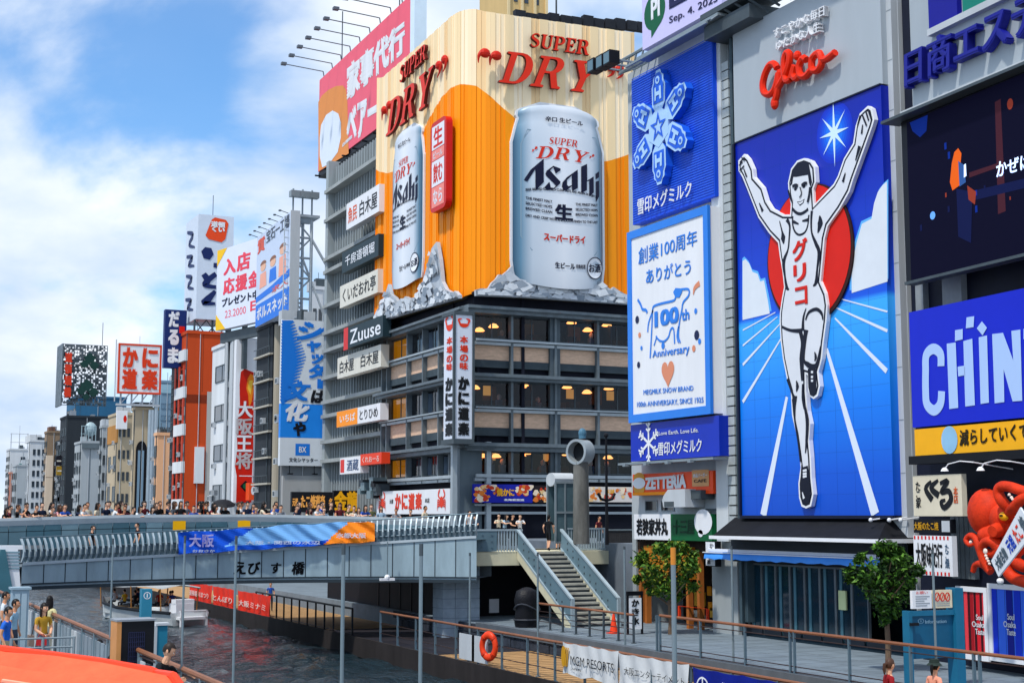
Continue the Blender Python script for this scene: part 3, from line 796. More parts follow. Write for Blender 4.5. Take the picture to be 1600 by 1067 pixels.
# corner point of the two offset planes
def isect(f1, f2):
    d = f2.O - f1.O; det = f1.u.x*-f2.u.y + f2.u.x*f1.u.y
    t_ = (d.x*-f2.u.y + f2.u.x*d.y)/det; return f1.O + f1.u*t_
CP = isect(fBR, fBL); RAD = 2.6
uR = (CP-fBR.O).dot(fBR.u); uL = (CP-fBL.O).dot(fBL.u)
ang = math.acos(max(-1, min(1, (-fBL.u).dot(fBR.u)))); TL = RAD/math.tan(ang/2)
UR1 = fBR.uv(991, 50)[0]; UL0 = fBL.uv(588, 300)[0]
cen = CP - fBL.u*TL + fBL.n*RAD
plan = []                                      # (arc length s, point, px probe)
sL = (uL-TL) - UL0; step = .30
n = int(sL/step)
for i in range(n): plan.append((sL*i/n, fBL.pt(UL0+sL*i/n, 0)))
aa = pi-ang; na = 14
for i in range(na+1):
    th = aa*i/na
    d0 = -fBL.n; p = cen + Vector((d0.x*cos(th)-d0.y*sin(th), d0.x*sin(th)+d0.y*cos(th), 0))*RAD
    plan.append((sL + RAD*th, p))
sA = sL + RAD*aa; sR = UR1-(uR+TL); n = int(sR/step)
for i in range(1, n+1): plan.append((sA+sR*i/n, fBR.pt(uR+TL+sR*i/n, 0)))
def zq(p, py): return zat(p.x, p.y, py)
rowtop = [(592,122),(640,81),(680,46),(705,24),(722,16),(742,14.5),(756,18.5),(991,51)]
rowbot = [(588,505),(735,461),(760,461.5),(991,476)]
rowwav = [(588,265),(592,268),(606,271),(618,268),(640,242),(655,218),(672,184),(690,153),(706,137),(722,131.5),(745,135),(765,150),(790,173),(810,190),(840,222),(880,246),(915,254),(950,252),(975,244),(991,238)]
mo = MB(); mcr = MB(); medge = MB()
BL = Vector(bb_.location)
rowz = []
for i, (s_, p) in enumerate(plan):
    px = pxof((p.x, p.y, HC+8))[0]
    zt = zq(p, interp(rowtop, px)); zb2 = zq(p, interp(rowbot, px))
    for it in range(2):
        zw = zq(p, interp(rowwav, pxof((p.x, p.y, zb2+12))[0]))
    rowz.append((zt, zb2, min(max(zw, zb2+.5), zt-.5)))
ztop = max(r[0] for r in rowz); 
for i in range(len(plan)-1):
    (s0_, p), (s1_, q_) = plan[i], plan[i+1]; d = (q_-p).normalized(); nn = Vector((d.y, -d.x, 0))
    dp = .05 if (i//2) % 2 else 0.0
    a, c = p + nn*dp - BL, q_ + nn*dp - BL
    (ta, ba, wa), (tc_, bc, wc) = rowz[i], rowz[i+1]
    L = BL.z
    mo.mat((i//2*5) % 3).quad((a.x,a.y,ba-L), (c.x,c.y,bc-L), (c.x,c.y,wc-L), (a.x,a.y,wa-L))
    mcr.mat([0,1,2,0,3,1][(i//2*7) % 6]).quad((a.x,a.y,wa-L), (c.x,c.y,wc-L), (c.x,c.y,tc_-L), (a.x,a.y,ta-L))
    tgt = mcr
    for o_, z0, z1 in ((p, ta, ba),):
        b_ = p - BL; e_ = p + nn*.05 - BL
        mo.mat(0).quad((b_.x,b_.y,ba-L), (e_.x,e_.y,ba-L), (e_.x,e_.y,wa-L), (b_.x,b_.y,wa-L)); mcr.mat(0).quad((b_.x,b_.y,wa-L), (e_.x,e_.y,wa-L), (e_.x,e_.y,ta-L), (b_.x,b_.y,ta-L))
    A, B_ = p - nn*.6 - BL, q_ - nn*.6 - BL
    medge.quad((a.x,a.y,ta-L), (c.x,c.y,tc_-L), (B_.x,B_.y,tc_-L), (A.x,A.y,ta-L)); medge.quad((A.x,A.y,ba-L), (B_.x,B_.y,bc-L), (c.x,c.y,bc-L), (a.x,a.y,ba-L)); medge.quad((A.x,A.y,ta-L), (B_.x,B_.y,tc_-L), (B_.x,B_.y,bc-L), (A.x,A.y,ba-L))
og = ['#f79000', '#f48b00', '#f99503']; cg = ['#f8e2bc', '#f3d8aa', '#fae8c8', '#ecca98']
mo.build('orange_panel', [mat(c, .55, var=.05, sc=.5, streak=.1, name='orange_board') for c in og], bb_)
mcr.build('cream_panel', [mat(c, .6, var=.07, sc=.9, streak=.06, name='cream_board') for c in cg], bb_)
medge.build('board_edge', mat('#77684c', .7, name='board_edge'), bb_)
m = MB()                                        # roof-top walkway clutter along the crown
for i in range(14):
    p = fBR.pt(uR+TL+1.2+i*.82, ztop-.2, -1.0-.1*(i % 2)) - BL; p.z = zq(fBR.pt(uR+TL+1.2+i*.82, 0), interp(rowtop, 770+i*10))-BL.z
    m.box(p.x-.36, p.y-.2, p.z-.3, p.x+.36, p.y+.2, p.z+.32+.12*(i % 3 == 0))
m.build('roof_equipment', mat('#20242c', .6, var=.3, name='dark_equipment'), bb_)
# shelf under the billboard
m = MB()
for f, u0, u1 in ((fKR, -.2, WR), (fKL, -WL, .2)):
    a_, c_ = f.pt(u0, 0, .3)-BL, f.pt(u1, 0, .3)-BL; d_, e_ = f.pt(u1, 0, -1)-BL, f.pt(u0, 0, -1)-BL
    m.quad((a_.x,a_.y,-.03), (e_.x,e_.y,-.03), (d_.x,d_.y,-.03), (c_.x,c_.y,-.03))
m.build('soffit', BLACK, bb_)

# serif letters: unit-height outlines
def arc(cx, cz, rx, rz, a0, a1, n=10): return [(cx+rx*cos(radians(a0+(a1-a0)*i/n)), cz+rz*sin(radians(a0+(a1-a0)*i/n))) for i in range(n+1)]
def bar(x0, x1): return None
G = {}
G['D'] = ([[(0,0),(0,.06),(.10,.09),(.10,.91),(0,.94),(0,1),(.40,1)] + arc(.40,.5,.40,.5,90,-90)[1:], [(.27,.93),(.27,.07),(.38,.07)] + arc(.38,.5,.22,.43,-90,90)[1:]], .82)
G['R'] = ([[(0,0),(0,.06),(.10,.09),(.10,.91),(0,.94),(0,1),(.45,1)] + arc(.45,.73,.27,.27,90,-60,8)[1:] + [(.77,.09),(.86,.06),(.86,0),(.62,0),(.42,.46),(.27,.46),(.27,.09),(.37,.06),(.37,0)], [(.27,.93),(.27,.53),(.40,.53)] + arc(.40,.73,.13,.20,-90,90,8)[1:]], .86)
G['Y'] = ([[(.27,0),(.27,.06),(.37,.09),(.37,.42),(.09,.92),(0,.94),(0,1),(.38,1),(.38,.94),(.30,.92),(.49,.56),(.66,.91),(.56,.94),(.56,1),(.84,1),(.84,.94),(.75,.91),(.54,.45),(.54,.09),(.64,.06),(.64,0)]], .84)
G['U'] = ([[(0,1),(0,.94),(.08,.91),(.08,.30)] + arc(.38,.30,.30,.30,180,360,10)[1:] + [(.68,.91),(.76,.94),(.76,1),(.50,1),(.50,.94),(.59,.91),(.59,.30)] + arc(.42,.30,.17,.22,0,-180,8)[1:] + [(.25,.91),(.34,.94),(.34,1)]], .76)
G['P'] = ([[(0,0),(0,.06),(.10,.09),(.10,.91),(0,.94),(0,1),(.44,1)] + arc(.44,.72,.27,.28,90,-90,8)[1:] + [(.27,.44),(.27,.09),(.38,.06),(.38,0)], [(.27,.93),(.27,.51),(.40,.51)] + arc(.40,.72,.13,.21,-90,90,8)[1:]], .71)
G['E'] = ([[(0,0),(0,.06),(.10,.09),(.10,.91),(0,.94),(0,1),(.64,1),(.64,.72),(.60,.72),(.52,.92),(.27,.92),(.27,.56),(.42,.56),(.46,.66),(.50,.66),(.50,.40),(.46,.40),(.42,.48),(.27,.48),(.27,.08),(.54,.08),(.64,.30),(.68,.30),(.66,0)]], .68)
def S_poly():
    c = [(.56,.80),(.46,.94),(.30,.96),(.14,.84),(.16,.66),(.34,.54),(.50,.42),(.54,.22),(.40,.05),(.22,.05),(.08,.20)]; ww = [.05,.07,.09,.12,.17,.20,.19,.14,.09,.07,.05]
    P, w_ = catmull(c, ww, 4); L = []; R_ = []
    for i, p in enumerate(P):
        t_ = (P[min(i+1, len(P)-1)]-P[max(i-1, 0)]).normalized(); n_ = Vector((-t_.y, t_.x))*w_[i]/2; L.append(tuple(p+n_)); R_.append(tuple(p-n_))
    return L + R_[::-1]
sp = S_poly(); ar_ = sum(sp[i][0]*sp[(i+1) % len(sp)][1]-sp[(i+1) % len(sp)][0]*sp[i][1] for i in range(len(sp)))
G['S'] = ([sp if ar_ > 0 else sp[::-1]], .64)
def ccw(l, want=True):
    a_ = sum(l[i][0]*l[(i+1) % len(l)][1]-l[(i+1) % len(l)][0]*l[i][1] for i in range(len(l)))
    return l if (a_ > 0) == want else l[::-1]
for k_ in G: G[k_] = ([ccw(l, i == 0) for i, l in enumerate(G[k_][0])], G[k_][1])
def quote(mirror):
    p = arc(.13,.85,.12,.12,0,330,12) ; q_ = [(.13,.73),(.20,.66),(.14,.52),(.10,.50),(.24,.64),(.25,.82)]
    return p
def serif_word(mb, word, corners, y0, y1, shear=.16, gap=.08, k=0, kb=None):
    """letters laid into the skewed box corners = bl, br, tl, tr (local x,z)"""
    tot = 0; items = []
    for ch in word:
        if ch in 'qQ': loops, wd = [ccw(arc(.13,.86,.13,.13,90,-150,10)+[(.06,.52),(.03,.54),(.13,.66),(.12,.73)][::1])], .27
        else: loops, wd = G[ch]
        items.append((loops, tot)); tot += wd + gap
    tot -= gap
    bl_, br_, tl_, tr_ = [Vector(c) for c in corners]
    for loops, o_ in items:
        lp2 = []
        for l in loops:
            q_ = []
            for x, z in l:
                f_ = (x + o_ + shear*(z-.5))/tot; a_ = bl_.lerp(br_, f_); c_ = tl_.lerp(tr_, f_); r = a_.lerp(c_, z); q_.append((r.x, r.y))
            lp2.append(q_)
        n0 = len(mb.f); mb.mat(k).prism(lp2, y0, y1)
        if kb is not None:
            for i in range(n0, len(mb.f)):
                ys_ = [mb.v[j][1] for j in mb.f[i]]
                if max(ys_)-min(ys_) > 1e-5: mb.m[i] = kb
def lettering(fr, word, px4, nm='lettering', shear=.16, thick=.45, gapy=.35):
    q_ = local(fr, bb_)
    def ql(px, py): u, z = fr.uv(px, py); p = fr.pt(u, z) - BL; return p
    base = fr.pt(0, BL.z) ; fr2 = fr
    thick = .24; mb = MB(); cs = [(fr.uv(*p)[0], fr.uv(*p)[1]-BL.z) for p in px4]
    serif_word(mb, word, cs, 0, thick, shear, k=0, kb=1)
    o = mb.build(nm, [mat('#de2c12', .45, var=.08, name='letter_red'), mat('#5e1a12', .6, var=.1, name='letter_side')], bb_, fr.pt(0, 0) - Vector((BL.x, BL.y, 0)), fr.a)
    return o
f1 = fKR.off(1.0); f2 = fKL.off(1.0)
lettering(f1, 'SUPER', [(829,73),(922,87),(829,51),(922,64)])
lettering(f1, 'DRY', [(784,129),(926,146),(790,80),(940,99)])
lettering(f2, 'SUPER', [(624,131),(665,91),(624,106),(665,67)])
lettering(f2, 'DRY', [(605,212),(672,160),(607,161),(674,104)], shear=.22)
def quotes(fr, items):
    mb = MB()
    for (px, py, r, fl) in items:
        u, z = fr.uv(px, py); z -= BL.z
        pts = [(u, z), (u-.28*r*fl, z+.05*r), (u-.62*r*fl, z-.35*r), (u-.66*r*fl, z-1.0*r)] if fl > 0 else [(u, z), (u+.28*r, z-.05*r), (u+.2*r, z-.7*r), (u-.45*r, z-1.15*r)]
        mb.sph((u, .2, z), (.52*r, .22, .46*r), 12, 6)
        P_, w_ = catmull(pts, [.62*r, .55*r, .32*r, .08*r], 4)
        mb.tube([(p[0], .2, p[1]) for p in P_], [x*.5 for x in w_], 6, sc=(1, .6, 1))
    mb.build('quotation_marks', mat('#c8210c', .45, var=.08, name='letter_red'), bb_, fr.pt(0, 0) - Vector((BL.x, BL.y, 0)), fr.a)
quotes(f1, [(760,82,.68,1),(778,86,.68,1),(957,104,.6,-1),(971,107,.6,-1)])
quotes(f2, [(596,172,.65,1),(604,164,.65,1),(681,102,.65,-1),(690,93,.65,-1)])

# beer cans (relief cut-outs) with their print, and the ice they stand in
SILV = ramp_mat('can_print', 0, [(0,'#2b4c66'),(.06,'#5f869f'),(.17,'#c0ccd8'),(.5,'#e4e8ee'),(.83,'#c9d2dc'),(.94,'#5f869f'),(1,'#24455f')], .35, .05, norm=1.0)
INK = mat('#0a1030', .5, var=0, name='navy_ink'); RINK = mat('#d2301c', .5, var=0, name='red_ink'); WINK = mat('#e8ecf2', .5, var=0, name='white_ink'); GINK = mat('#7f97a8', .5, var=0, name='grey_ink')
def can(fr, x0, x1, yt, yb, nm='beer_can', D=.75):
    f = fr.off(.72); u0, zb_ = f.uv(x0, yb); u1, _ = f.uv(x1, yb); _, zt = f.uv((x0+x1)/2, yt); W = u1-u0; H = zt-zb_
    p = f.pt(u0, zb_) - BL
    prof = [(0,.46),(.03,.48),(.12,.5),(.80,.5),(.90,.455),(.945,.43),(.96,.445),(.985,.44),(1.0,.41)]
    n = 22; vs = []
    for fz, hw in prof:
        for k in range(n+1):
            t_ = -1+2*k/n; x = .5+hw*t_; y = -D*(max(0, 1-abs(t_)**3))**.6 * (hw/.5)
            dz = .030*(1-t_*t_)*(-1 if fz < .5 else 1)
            vs.append((x, y, fz+dz))
    fs = [(i*(n+1)+k, i*(n+1)+k+1, (i+1)*(n+1)+k+1, (i+1)*(n+1)+k) for i in range(len(prof)-1) for k in range(n)]
    m = MB().add([(x*1.0, y, z*H) for x, y, z in vs], fs)
    o = m.build(nm, SILV, bb_, p, f.a, smooth='auto'); o.scale = (W, 1, 1)
    # white cut-out border
    bd = [(.5-(hw+.025), z) for z, hw in [(a_, b_) for a_, b_ in prof]] + [(.5-.2, 1.055), (.5+.2, 1.055)] + [(.5+(hw+.025), z) for z, hw in reversed(prof)]
    bd = ccw([(a_*W, b_*H) for a_, b_ in bd]); MB().prism(bd, .01, .15).build('can_outline', WHITE, bb_, p, f.a)
    L = MB(); yy = -D-.03
    T = lambda s_, a_, b_, c_, d_, k=0, bold=.03, sh=0: L.mat(k).text(s_, a_*W, b_*H, c_*W, d_*H, yy, 0, bold, sh)
    T('辛口 生ビール', .30,.905,.72,.935, 0)
    T('生', .40,.385,.60,.475, 0, .05)
    T('スーパードライ', .28,.255,.74,.30, 1, .05)
    T('生ビール', .40,.105,.62,.14, 0); T('非熱処理', .63,.11,.74,.135, 0, .02)
    for i, (a_, b_) in enumerate(((.505,.52),(.475,.49),(.445,.46),(.415,.43),(.375,.39))):
        s_ = ['BEER BREWED FOR A RICH CLEAR TASTE AND AROMA IN EVERY SIP', 'THE FINEST MALT', 'SELECTED HOPS', 'BREWED CLEAN', 'DRY AND CRISP WITH A SMOOTH FINISH TO THE LAST'][i]
        if i in (0, 4): T(s_, .10, a_, .90, b_, 0, .02)
        else:
            T(s_, .10, a_, .37, b_, 0, .02); T(s_, .63, a_, .90, b_, 0, .02)
    serif_word(L, 'SUPER', [(.34*W,.775*H),(.66*W,.775*H),(.34*W,.815*H),(.66*W,.815*H)], yy, None, .2, k=1)
    serif_word(L, 'qDRYq', [(.15*W,.69*H),(.83*W,.69*H),(.15*W,.76*H),(.85*W,.76*H)], yy, None, .2, k=1)
    # brand word: slanted brush capitals traced as outlines (unit box 1387x1067 of a close look)
    gl_ = [[[(30,440),(25,400),(60,300),(150,150),(335,-10),(335,375),(215,505),(215,290),(190,345),(60,535)],[(105,335),(215,290),(215,150)]],
           [[(360,240),(380,190),(480,115),(590,160),(590,190),(515,245),(480,140),(430,190),(590,380),(580,410),(490,500),(400,510),(340,465),(420,375),(440,470),(490,480),(520,440),(370,270)]],
           [[(610,460),(620,390),(690,300),(860,165),(860,470),(770,530),(765,450),(680,520),(640,520)],[(690,350),(690,430),(715,450),(765,430),(765,270)]],
           [[(915,110),(1015,50),(1015,330),(1130,240),(1130,510),(1050,585),(1050,330),(1010,345),(1010,490),(915,550)]],
           [[(1170,320),(1235,285),(1235,550),(1170,610)]], [[(1165,190),(1235,130),(1235,230),(1170,280)]]]
    for lo in gl_:
        lo2 = [ccw([((.055+.88*(x-20)/1230)*W, (.715-.225*(y+ (x-600)*-.10 + 60)/640+.0)*H) for x, y in l], i == 0) for i, l in enumerate(lo)]
        L.mat(0).prism(lo2, yy)
    # label frame line and seal
    fr_ = [(.06,.30),(.06,.78),(.12,.86),(.88,.86),(.94,.78),(.94,.24),(.86,.19),(.16,.19),(.06,.26),(.06,.30)]
    L.mat(2).stroke([(a_*W, b_*H) for a_, b_ in fr_], .07, yy+.02, smooth=False)
    cx, cz = .86*W, .115*H; L.mat(3).prism(arc(cx, cz, .10*W, .062*H, 0, 350, 20), yy-.01)
    L.mat(0).stroke(arc(cx, cz, .10*W, .062*H, 0, 360, 24), .06, yy-.02, smooth=False); T('お酒', .78,.09,.94,.14, 0, .02)
    for i in range(len(L.v)): pass
    for i, vv in enumerate(L.v):
        t_ = (vv[0]/W-.5)/.5; L.v[i] = (vv[0], vv[1] + D - D*(max(0, 1-min(1, abs(t_))**3))**.6, vv[2] + .022*H*(1-t_*t_)*(1 if vv[2] > .5*H else -1))
    L.build('can_lettering', [INK, RINK, GINK, WINK], bb_, p, f.a)
can(fKR, 801, 942, 178, 440)
can(fKL, 613, 659, 212, 452, D=.3)
ICE = [mat(c, .45, var=.12, sc=2.5, name='ice_print') for c in ('#b2bac3', '#c7ced6', '#98a3af', '#dbe0e5', '#7f8b98')]
ri = random.Random(4)
def ice(fr, top, bot):
    """printed ice-cube cut-out: one jagged board with facets laid on it in thin layers"""
    f = fr.off(1.0); P_ = lambda px, py: (f.uv(px, py)[0], f.uv(px, py)[1]-BL.z); m = MB()
    edge = []
    for (x0, y0), (x1, y1) in zip(top, top[1:]):
        n = max(1, int(abs(x1-x0)/5))
        for i in range(n): edge.append((x0+(x1-x0)*i/n+ri.uniform(-1,1), y0+(y1-y0)*i/n+ri.uniform(-4,4)*(n > 1)))
    edge.append(top[-1]); ol = [P_(*p) for p in edge] + [P_(*p) for p in reversed(bot)]
    m.mat(0).prism(ccw(ol), 0, .25); lo = lambda px: interp(bot, px); hi = lambda px: interp(edge, px)
    k = 0; x0, x1 = top[0][0], top[-1][0]; sc_ = 16 if fr is fKR else 7
    for i in range(190):
        px = x0+(x1-x0)*ri.random(); t_ = ri.random(); py = lo(px)+(hi(px)-lo(px))*t_; n = ri.choice([4,4,5]); a0 = ri.random()*6; r = sc_*(.35+.5*ri.random()); pts = []
        for j in range(n):
            a_ = a0+2*pi*j/n+ri.uniform(-.3,.3); qx = px+r*cos(a_); qy = py+r*(10/16 if fr is fKR else 1.5)*sin(a_); qx = min(max(qx, x0), x1); pts.append((qx, max(min(qy, lo(qx)-1), hi(qx)+1)))
        pl_ = [P_(*p) for p in pts]
        ar = sum(pl_[j][0]*pl_[(j+1) % n][1]-pl_[(j+1) % n][0]*pl_[j][1] for j in range(n))
        if abs(ar) > .05: m.mat(ri.choice([1,1,2,3,3,0,4])).prism(ccw(pl_), -.012-.0012*i)
    m.build('ice_cutout', ICE, bb_, f.pt(0, 0)-Vector((BL.x, BL.y, 0)), fr.a)
ice(fKR, [(744,456),(762,449),(775,438),(786,426),(800,415),(806,432),(820,438),(860,441),(900,443),(940,440),(955,449),(970,452),(983,462)], [(744,462),(820,465),(983,476)])
ice(fKL, [(588,494),(594,478),(600,462),(606,444),(611,462),(622,470),(650,462),(660,440),(668,410),(675,388),(682,378),(687,405),(691,440),(697,452),(706,456),(716,461)], [(588,504),(655,484),(716,466)])
# ---------------------------------------------------------------- grey finned building behind the restaurant tower
gw = -fKL.uv(600)[0]; gE = -fKL.uv(512, 300)[0]
gp = fKL.pt(-gE, 0)
gb = thing('finned_building', 'grey office building with vertical fins and stacked tenant signs beside the corner tower', 'building', (gp.x, gp.y, 0), fKL.a)
gz = lambda y, px=514: fKL.uv(px, y)[1]
GW = gE - gw - .1
FINC = mat('#a0a9ac', .6, .1, var=.22, sc=.7, streak=.12, name='weathered_fin')
MB().box(-.0, .8, 0, GW, 1.2, gz(255)).box(0, 1.2, 0, .4, 9, gz(255)).build('wall', mat('#12171b', .7, var=.4, sc=.5, streak=.2, name='dark_grey_wall'), gb)
m = MB(); n = 22
for i in range(n+1):
    x = .12+(GW-.2)*i/n; m.box(x-.06, .45, 3.2, x+.06, .8, gz(262))
m.build('fins', FINC, gb)
m = MB()
for y in (300, 345, 405, 425, 478, 520, 548, 590, 628, 650, 690, 720):
    m.box(-.15, -.25, gz(y)-.14, GW, .5, gz(y)+.14)
m.build('floor_slabs', mat('#9aa0a0', .7, var=.2, sc=.6, name='slab_edge'), gb)
MB().box(-.3, -.05, 0, .35, 1.0, gz(252)).build('corner_column', FINC, gb)
def tenant(name, label, x0, x1, yt, yb, panel, ink, txt, bold=.012, ext=None, o=1.0, d=.6, rects=None, grp='tenant signs on the finned building', side=None):
    S = Sign(fKL, name, label, 'sign', x0, x1, yt, yb, panel, d, o, grp)
    m = MB()
    for r in (rects or []): S.bx(m, *r[:4], k=r[4])
    for t_ in txt: S.tx(m, t_[0], *t_[1:5], k=t_[5] if len(t_) > 5 else 0, bold=bold)
    if m.v: m.build('lettering', ink, S.t)
    m = MB()
    for f_ in (.15, .5, .85): m.box(f_*S.W-.04, d, S.H*.4, f_*S.W+.04, d+.7, S.H*.4+.08)
    m.build('bracket', DSTEEL, S.t)
    return S
CRM = mat('#d9d6ca', .5, var=.08, streak=.2, name='cream_sign'); K_ = mat('#15171c', .5, var=0, name='black_ink'); DG = mat('#20343c', .5, var=.1, name='dark_teal_sign')
tenant('tenant_sign', 'white sign with orange and black Japanese characters, topmost of the stack', 541, 592, 320, 360, WHITE, [K_, mat('#e8581c', .5, var=0, name='orange_ink')], [('白木屋', .42,.2,.95,.8,0), ('魚民', .06,.2,.34,.8,1)])
tenant('tenant_sign', 'dark slate sign with small white characters below the topmost white sign', 534, 591, 396, 428, DG, [WINK], [('千房道頓堀', .1,.25,.9,.75)])
tenant('tenant_sign', 'long cream sign with black characters under the dark slate sign', 531, 590, 448, 482, CRM, [K_], [('くいだおれ亭', .08,.18,.95,.82)])
tenant('tenant_sign', 'dark teal sign with white brush script and a red end block', 538, 598, 515, 546, DG, [WINK, RED], [('Zuuse', .16,.15,.95,.85)], rects=[(-.02,-.05,.1,1.05,1)], o=1.4)
tenant('tenant_sign', 'long cream sign repeating one black restaurant name twice', 527, 595, 560, 592, CRM, [K_], [('白木屋', .06,.2,.4,.8), ('白木屋', .56,.2,.95,.8)])
tenant('tenant_sign', 'sign half orange and half white, below the repeated black name', 526, 594, 644, 668, WHITE, [WINK, ORANGE, K_], [('いちば', .08,.25,.45,.75,0), ('とりひめ', .55,.2,.95,.8,2)], rects=[(0,0,.5,1,1)])
tenant('tenant_sign', 'white sign with blue script and a red strip low on the building', 531, 563, 716, 741, WHITE, [mat('#2a4b78', .5, var=0, name='blue_ink'), RED], [('酒蔵', .35,.15,.92,.85,0)], rects=[(.03,.1,.22,.9,1)], o=2.0)
tenant('tenant_sign', 'small bright red sign with pale characters beside the white script sign', 563, 596, 710, 727, mat('#e8401e', .5, var=.05, name='bright_red_sign'), [mat('#ffd9cf', .5, var=0, name='pale_red_ink')], [('くれおーる', .1,.2,.9,.75)], o=2.0)

S = Sign(fKL, 'red_side_sign', 'tall rounded red box sign with white and pink panels left of the corner', 'sign', 672, 697, 196, 335, None, .4, 1.25)
m = MB(); W_, H_ = S.W, S.H; rc_ = .5
m.prism(ccw(arc(W_-rc_, H_-rc_, rc_, rc_, 0, 90, 5)+arc(rc_, H_-rc_, rc_, rc_, 90, 180, 5)+arc(rc_, rc_, rc_, rc_, 180, 270, 5)+arc(W_-rc_, rc_, rc_, rc_, 270, 360, 5)), 0, .42); m.build('box_body', mat('#c8160c', .4, var=.06, name='sign_red'), S.t)
m = MB()
for z0, z1, k in ((.05,.27,1),(.28,.56,0),(.57,.68,1),(.69,.95,0)): S.bx(m, .1, z0, .88, z1, k)
for i, (tx_, z0, z1, k) in enumerate((('生', .71,.93,2),('ビール', .59,.66,0),('飲む', .31,.53,2),('なら', .08,.24,0))): S.tx(m, tx_, .2, z0, .78, z1, k, bold=.03)
m.build('panels', [mat('#e3e3ea', .5, var=.04, name='panel_white'), mat('#f08a80', .5, var=.04, name='panel_pink'), mat('#d8281c', .5, var=0, name='panel_red_ink')], S.t)
# pink roof billboard (its printed bear is left as plain shapes)
fP = fKL.off(-2.6)
S = Sign(fKL, 'roof_billboard', 'pink roof billboard with giant white Japanese characters and lamp arms above', 'billboard', 497, 640, 128, 269, None, 1.6, -2.6)
W_, H_ = S.W, S.H
PINK = mat('#ee5f74', .5, var=.05, sc=.5, name='pink_panel')
MB().box(0, 0, 0, W_, .9, H_).build('panel', PINK, S.t)
m = MB().box(W_-.02+.02, -.02, 0, W_+.9, .95, H_+.05); m.build('side_panel', mat('#d5e6f2', .5, var=.05, name='white_side'), S.t)
m = MB(); q = S.px
m.mat(0).prism(ccw(Lp2 := [q(*p) for p in ((497.5,160),(503,150),(513,141),(525,135),(536,134),(541,141),(543,160),(545,240),(498,268))]), -.012)
m.mat(1).prism(ccw([q(*p) for p in ((500,215),(502,196),(510,180),(520,173),(529,178),(533,192),(533,215),(528,238),(515,256),(504,262),(500,245))]), -.024)
m.build('print', [mat('#e0893a', .5, var=.04, name='tan_print'), mat('#d9e2ee', .5, var=.03, name='pale_print')], S.t)
m = MB()
def sk(mb, body, pts, k=0, y=-.02, bold=.06):      # text in a skew box given by image corners bl, br, tl, tr
    vs_, fs_ = glyphs(body, bold, 0, False); a_, b_, c_, d_ = [Vector(q(*p)) for p in pts]
    mb.mat(k).add([(r.x, y-e*.003, r.y) for r, e in [(a_.lerp(b_, x).lerp(c_.lerp(d_, x), z), e) for x, z, e in vs_]], fs_)
sk(m, '家事代行', [(542,160),(633,81),(542,103),(633,30)])
sk(m, 'ベアー', [(542,228),(590,200),(542,172),(590,143)])
sk(m, 'お掃除', [(535,231),(551,216),(535,225),(551,210)])
m.build('lettering', WHITE, S.t)
m = MB().box(-.2, .1, -.5, W_+.9, 1.6, -.02)
for i in range(9): m.box(i*W_/9, -.3, -.42, i*W_/9+.15, .3, -.3)
m.build('under_frame', BLACK, S.t)
for i in range(9):
    x = W_*(i+.3)/9.2; m = MB(); m.cyl((x, .2, H_), (x, .1, H_+.6), .05, n=5); m.cyl((x, .1, H_+.6), (x-.2, -3.4, H_+.9), .045, n=5); m.box(x-.42, -3.7, H_+.8, x+.02, -3.25, H_+1.02)
    m.build('lamp_arm', mat('#5d6770', .5, .3, var=.1, name='lamp_arm'), S.t)
m = MB().cyl((W_*.24, .3, H_), (W_*.24, .3, H_+4.6), .05, n=5).cyl((W_*.86, .3, H_), (W_*.86, .3, H_+5.5), .05, n=5); m.build('mast', DSTEEL, S.t)

# ---------------------------------------------------------------- dairy sign building (narrow) on the south bank
fS = Fx(X=XS)
sn_y1 = colx(985, X=XS).y; sn_y0 = colx(1150, X=XS).y
uS = lambda px: fS.uv(px)[0]; zS = lambda px, y: fS.uv(px, y)[1]
p = fS.pt(uS(987), 0); LN = uS(1150)-uS(987)
nb = thing('narrow_building', 'narrow pale building carrying the blue dairy signs above a small burger shop', 'building', (p.x, p.y, 0), fS.a)
q = local(fS, nb)
z_top = zS(1120, 40)
m = MB().box(0, .02, 3.9, LN, 9, z_top); m.build('wall', mat('#aeb6ba', .65, var=.15, sc=.5, streak=.15, bump=.05, name='pale_render'), nb)
m = MB().box(0, .02, 0, .35, 9, 3.9).box(LN*.78, .02, 0, LN, 9, 3.9); m.build('ground_wall', mat('#9fa6a8', .7, var=.15, sc=.5, streak=.15, name='ground_render'), nb)
m = MB().box(.35, 2.6, 0, LN*.78, 2.8, 3.9).box(.35, .1, 3.4, LN*.78, 2.6, 3.9); m.build('shop_recess', mat('#2c2018', .8, var=.3, name='shop_inside'), nb)
m = MB(); x0, z1 = q(1010, 852); x1, z0 = q(1084, 905); m.box(x0, -.15, z0, x1, .3, z1); m.build('shop_fascia', mat('#b8721c', .5, var=.3, sc=1.2, name='amber_fascia'), nb)
m = MB()
for px in (1075, 1092, 1001, 1010): x, _ = q(px, 900); m.box(x-.10, -.05, 0, x+.10, .2, 3.4)
m.build('timber_post', mat('#a5602a', .6, var=.2, name='orange_timber'), nb)
m = MB(); x0, z1 = q(1062, 946); x1, z0 = q(1108, 951); m.box(x0, -.1, z0, x1, .0, z1).box(x0, -.1, z0-.5, x0+.1, 0, z0).box(x1-.1, -.1, z0-.5, x1, 0, z0); m.build('red_counter', mat('#d83a1a', .5, var=.1, name='red_counter'), nb)
m = MB(); ri = random.Random(8)
for i in range(16):
    px = 1004+ri.random()*100; py = 915+ri.random()*62; x, z = q(px, py); m.mat(ri.randrange(4)).box(x, 2.3, max(z, .05), x+.25+ri.random()*.4, 2.59, max(z, .05)+.3+ri.random()*.4)
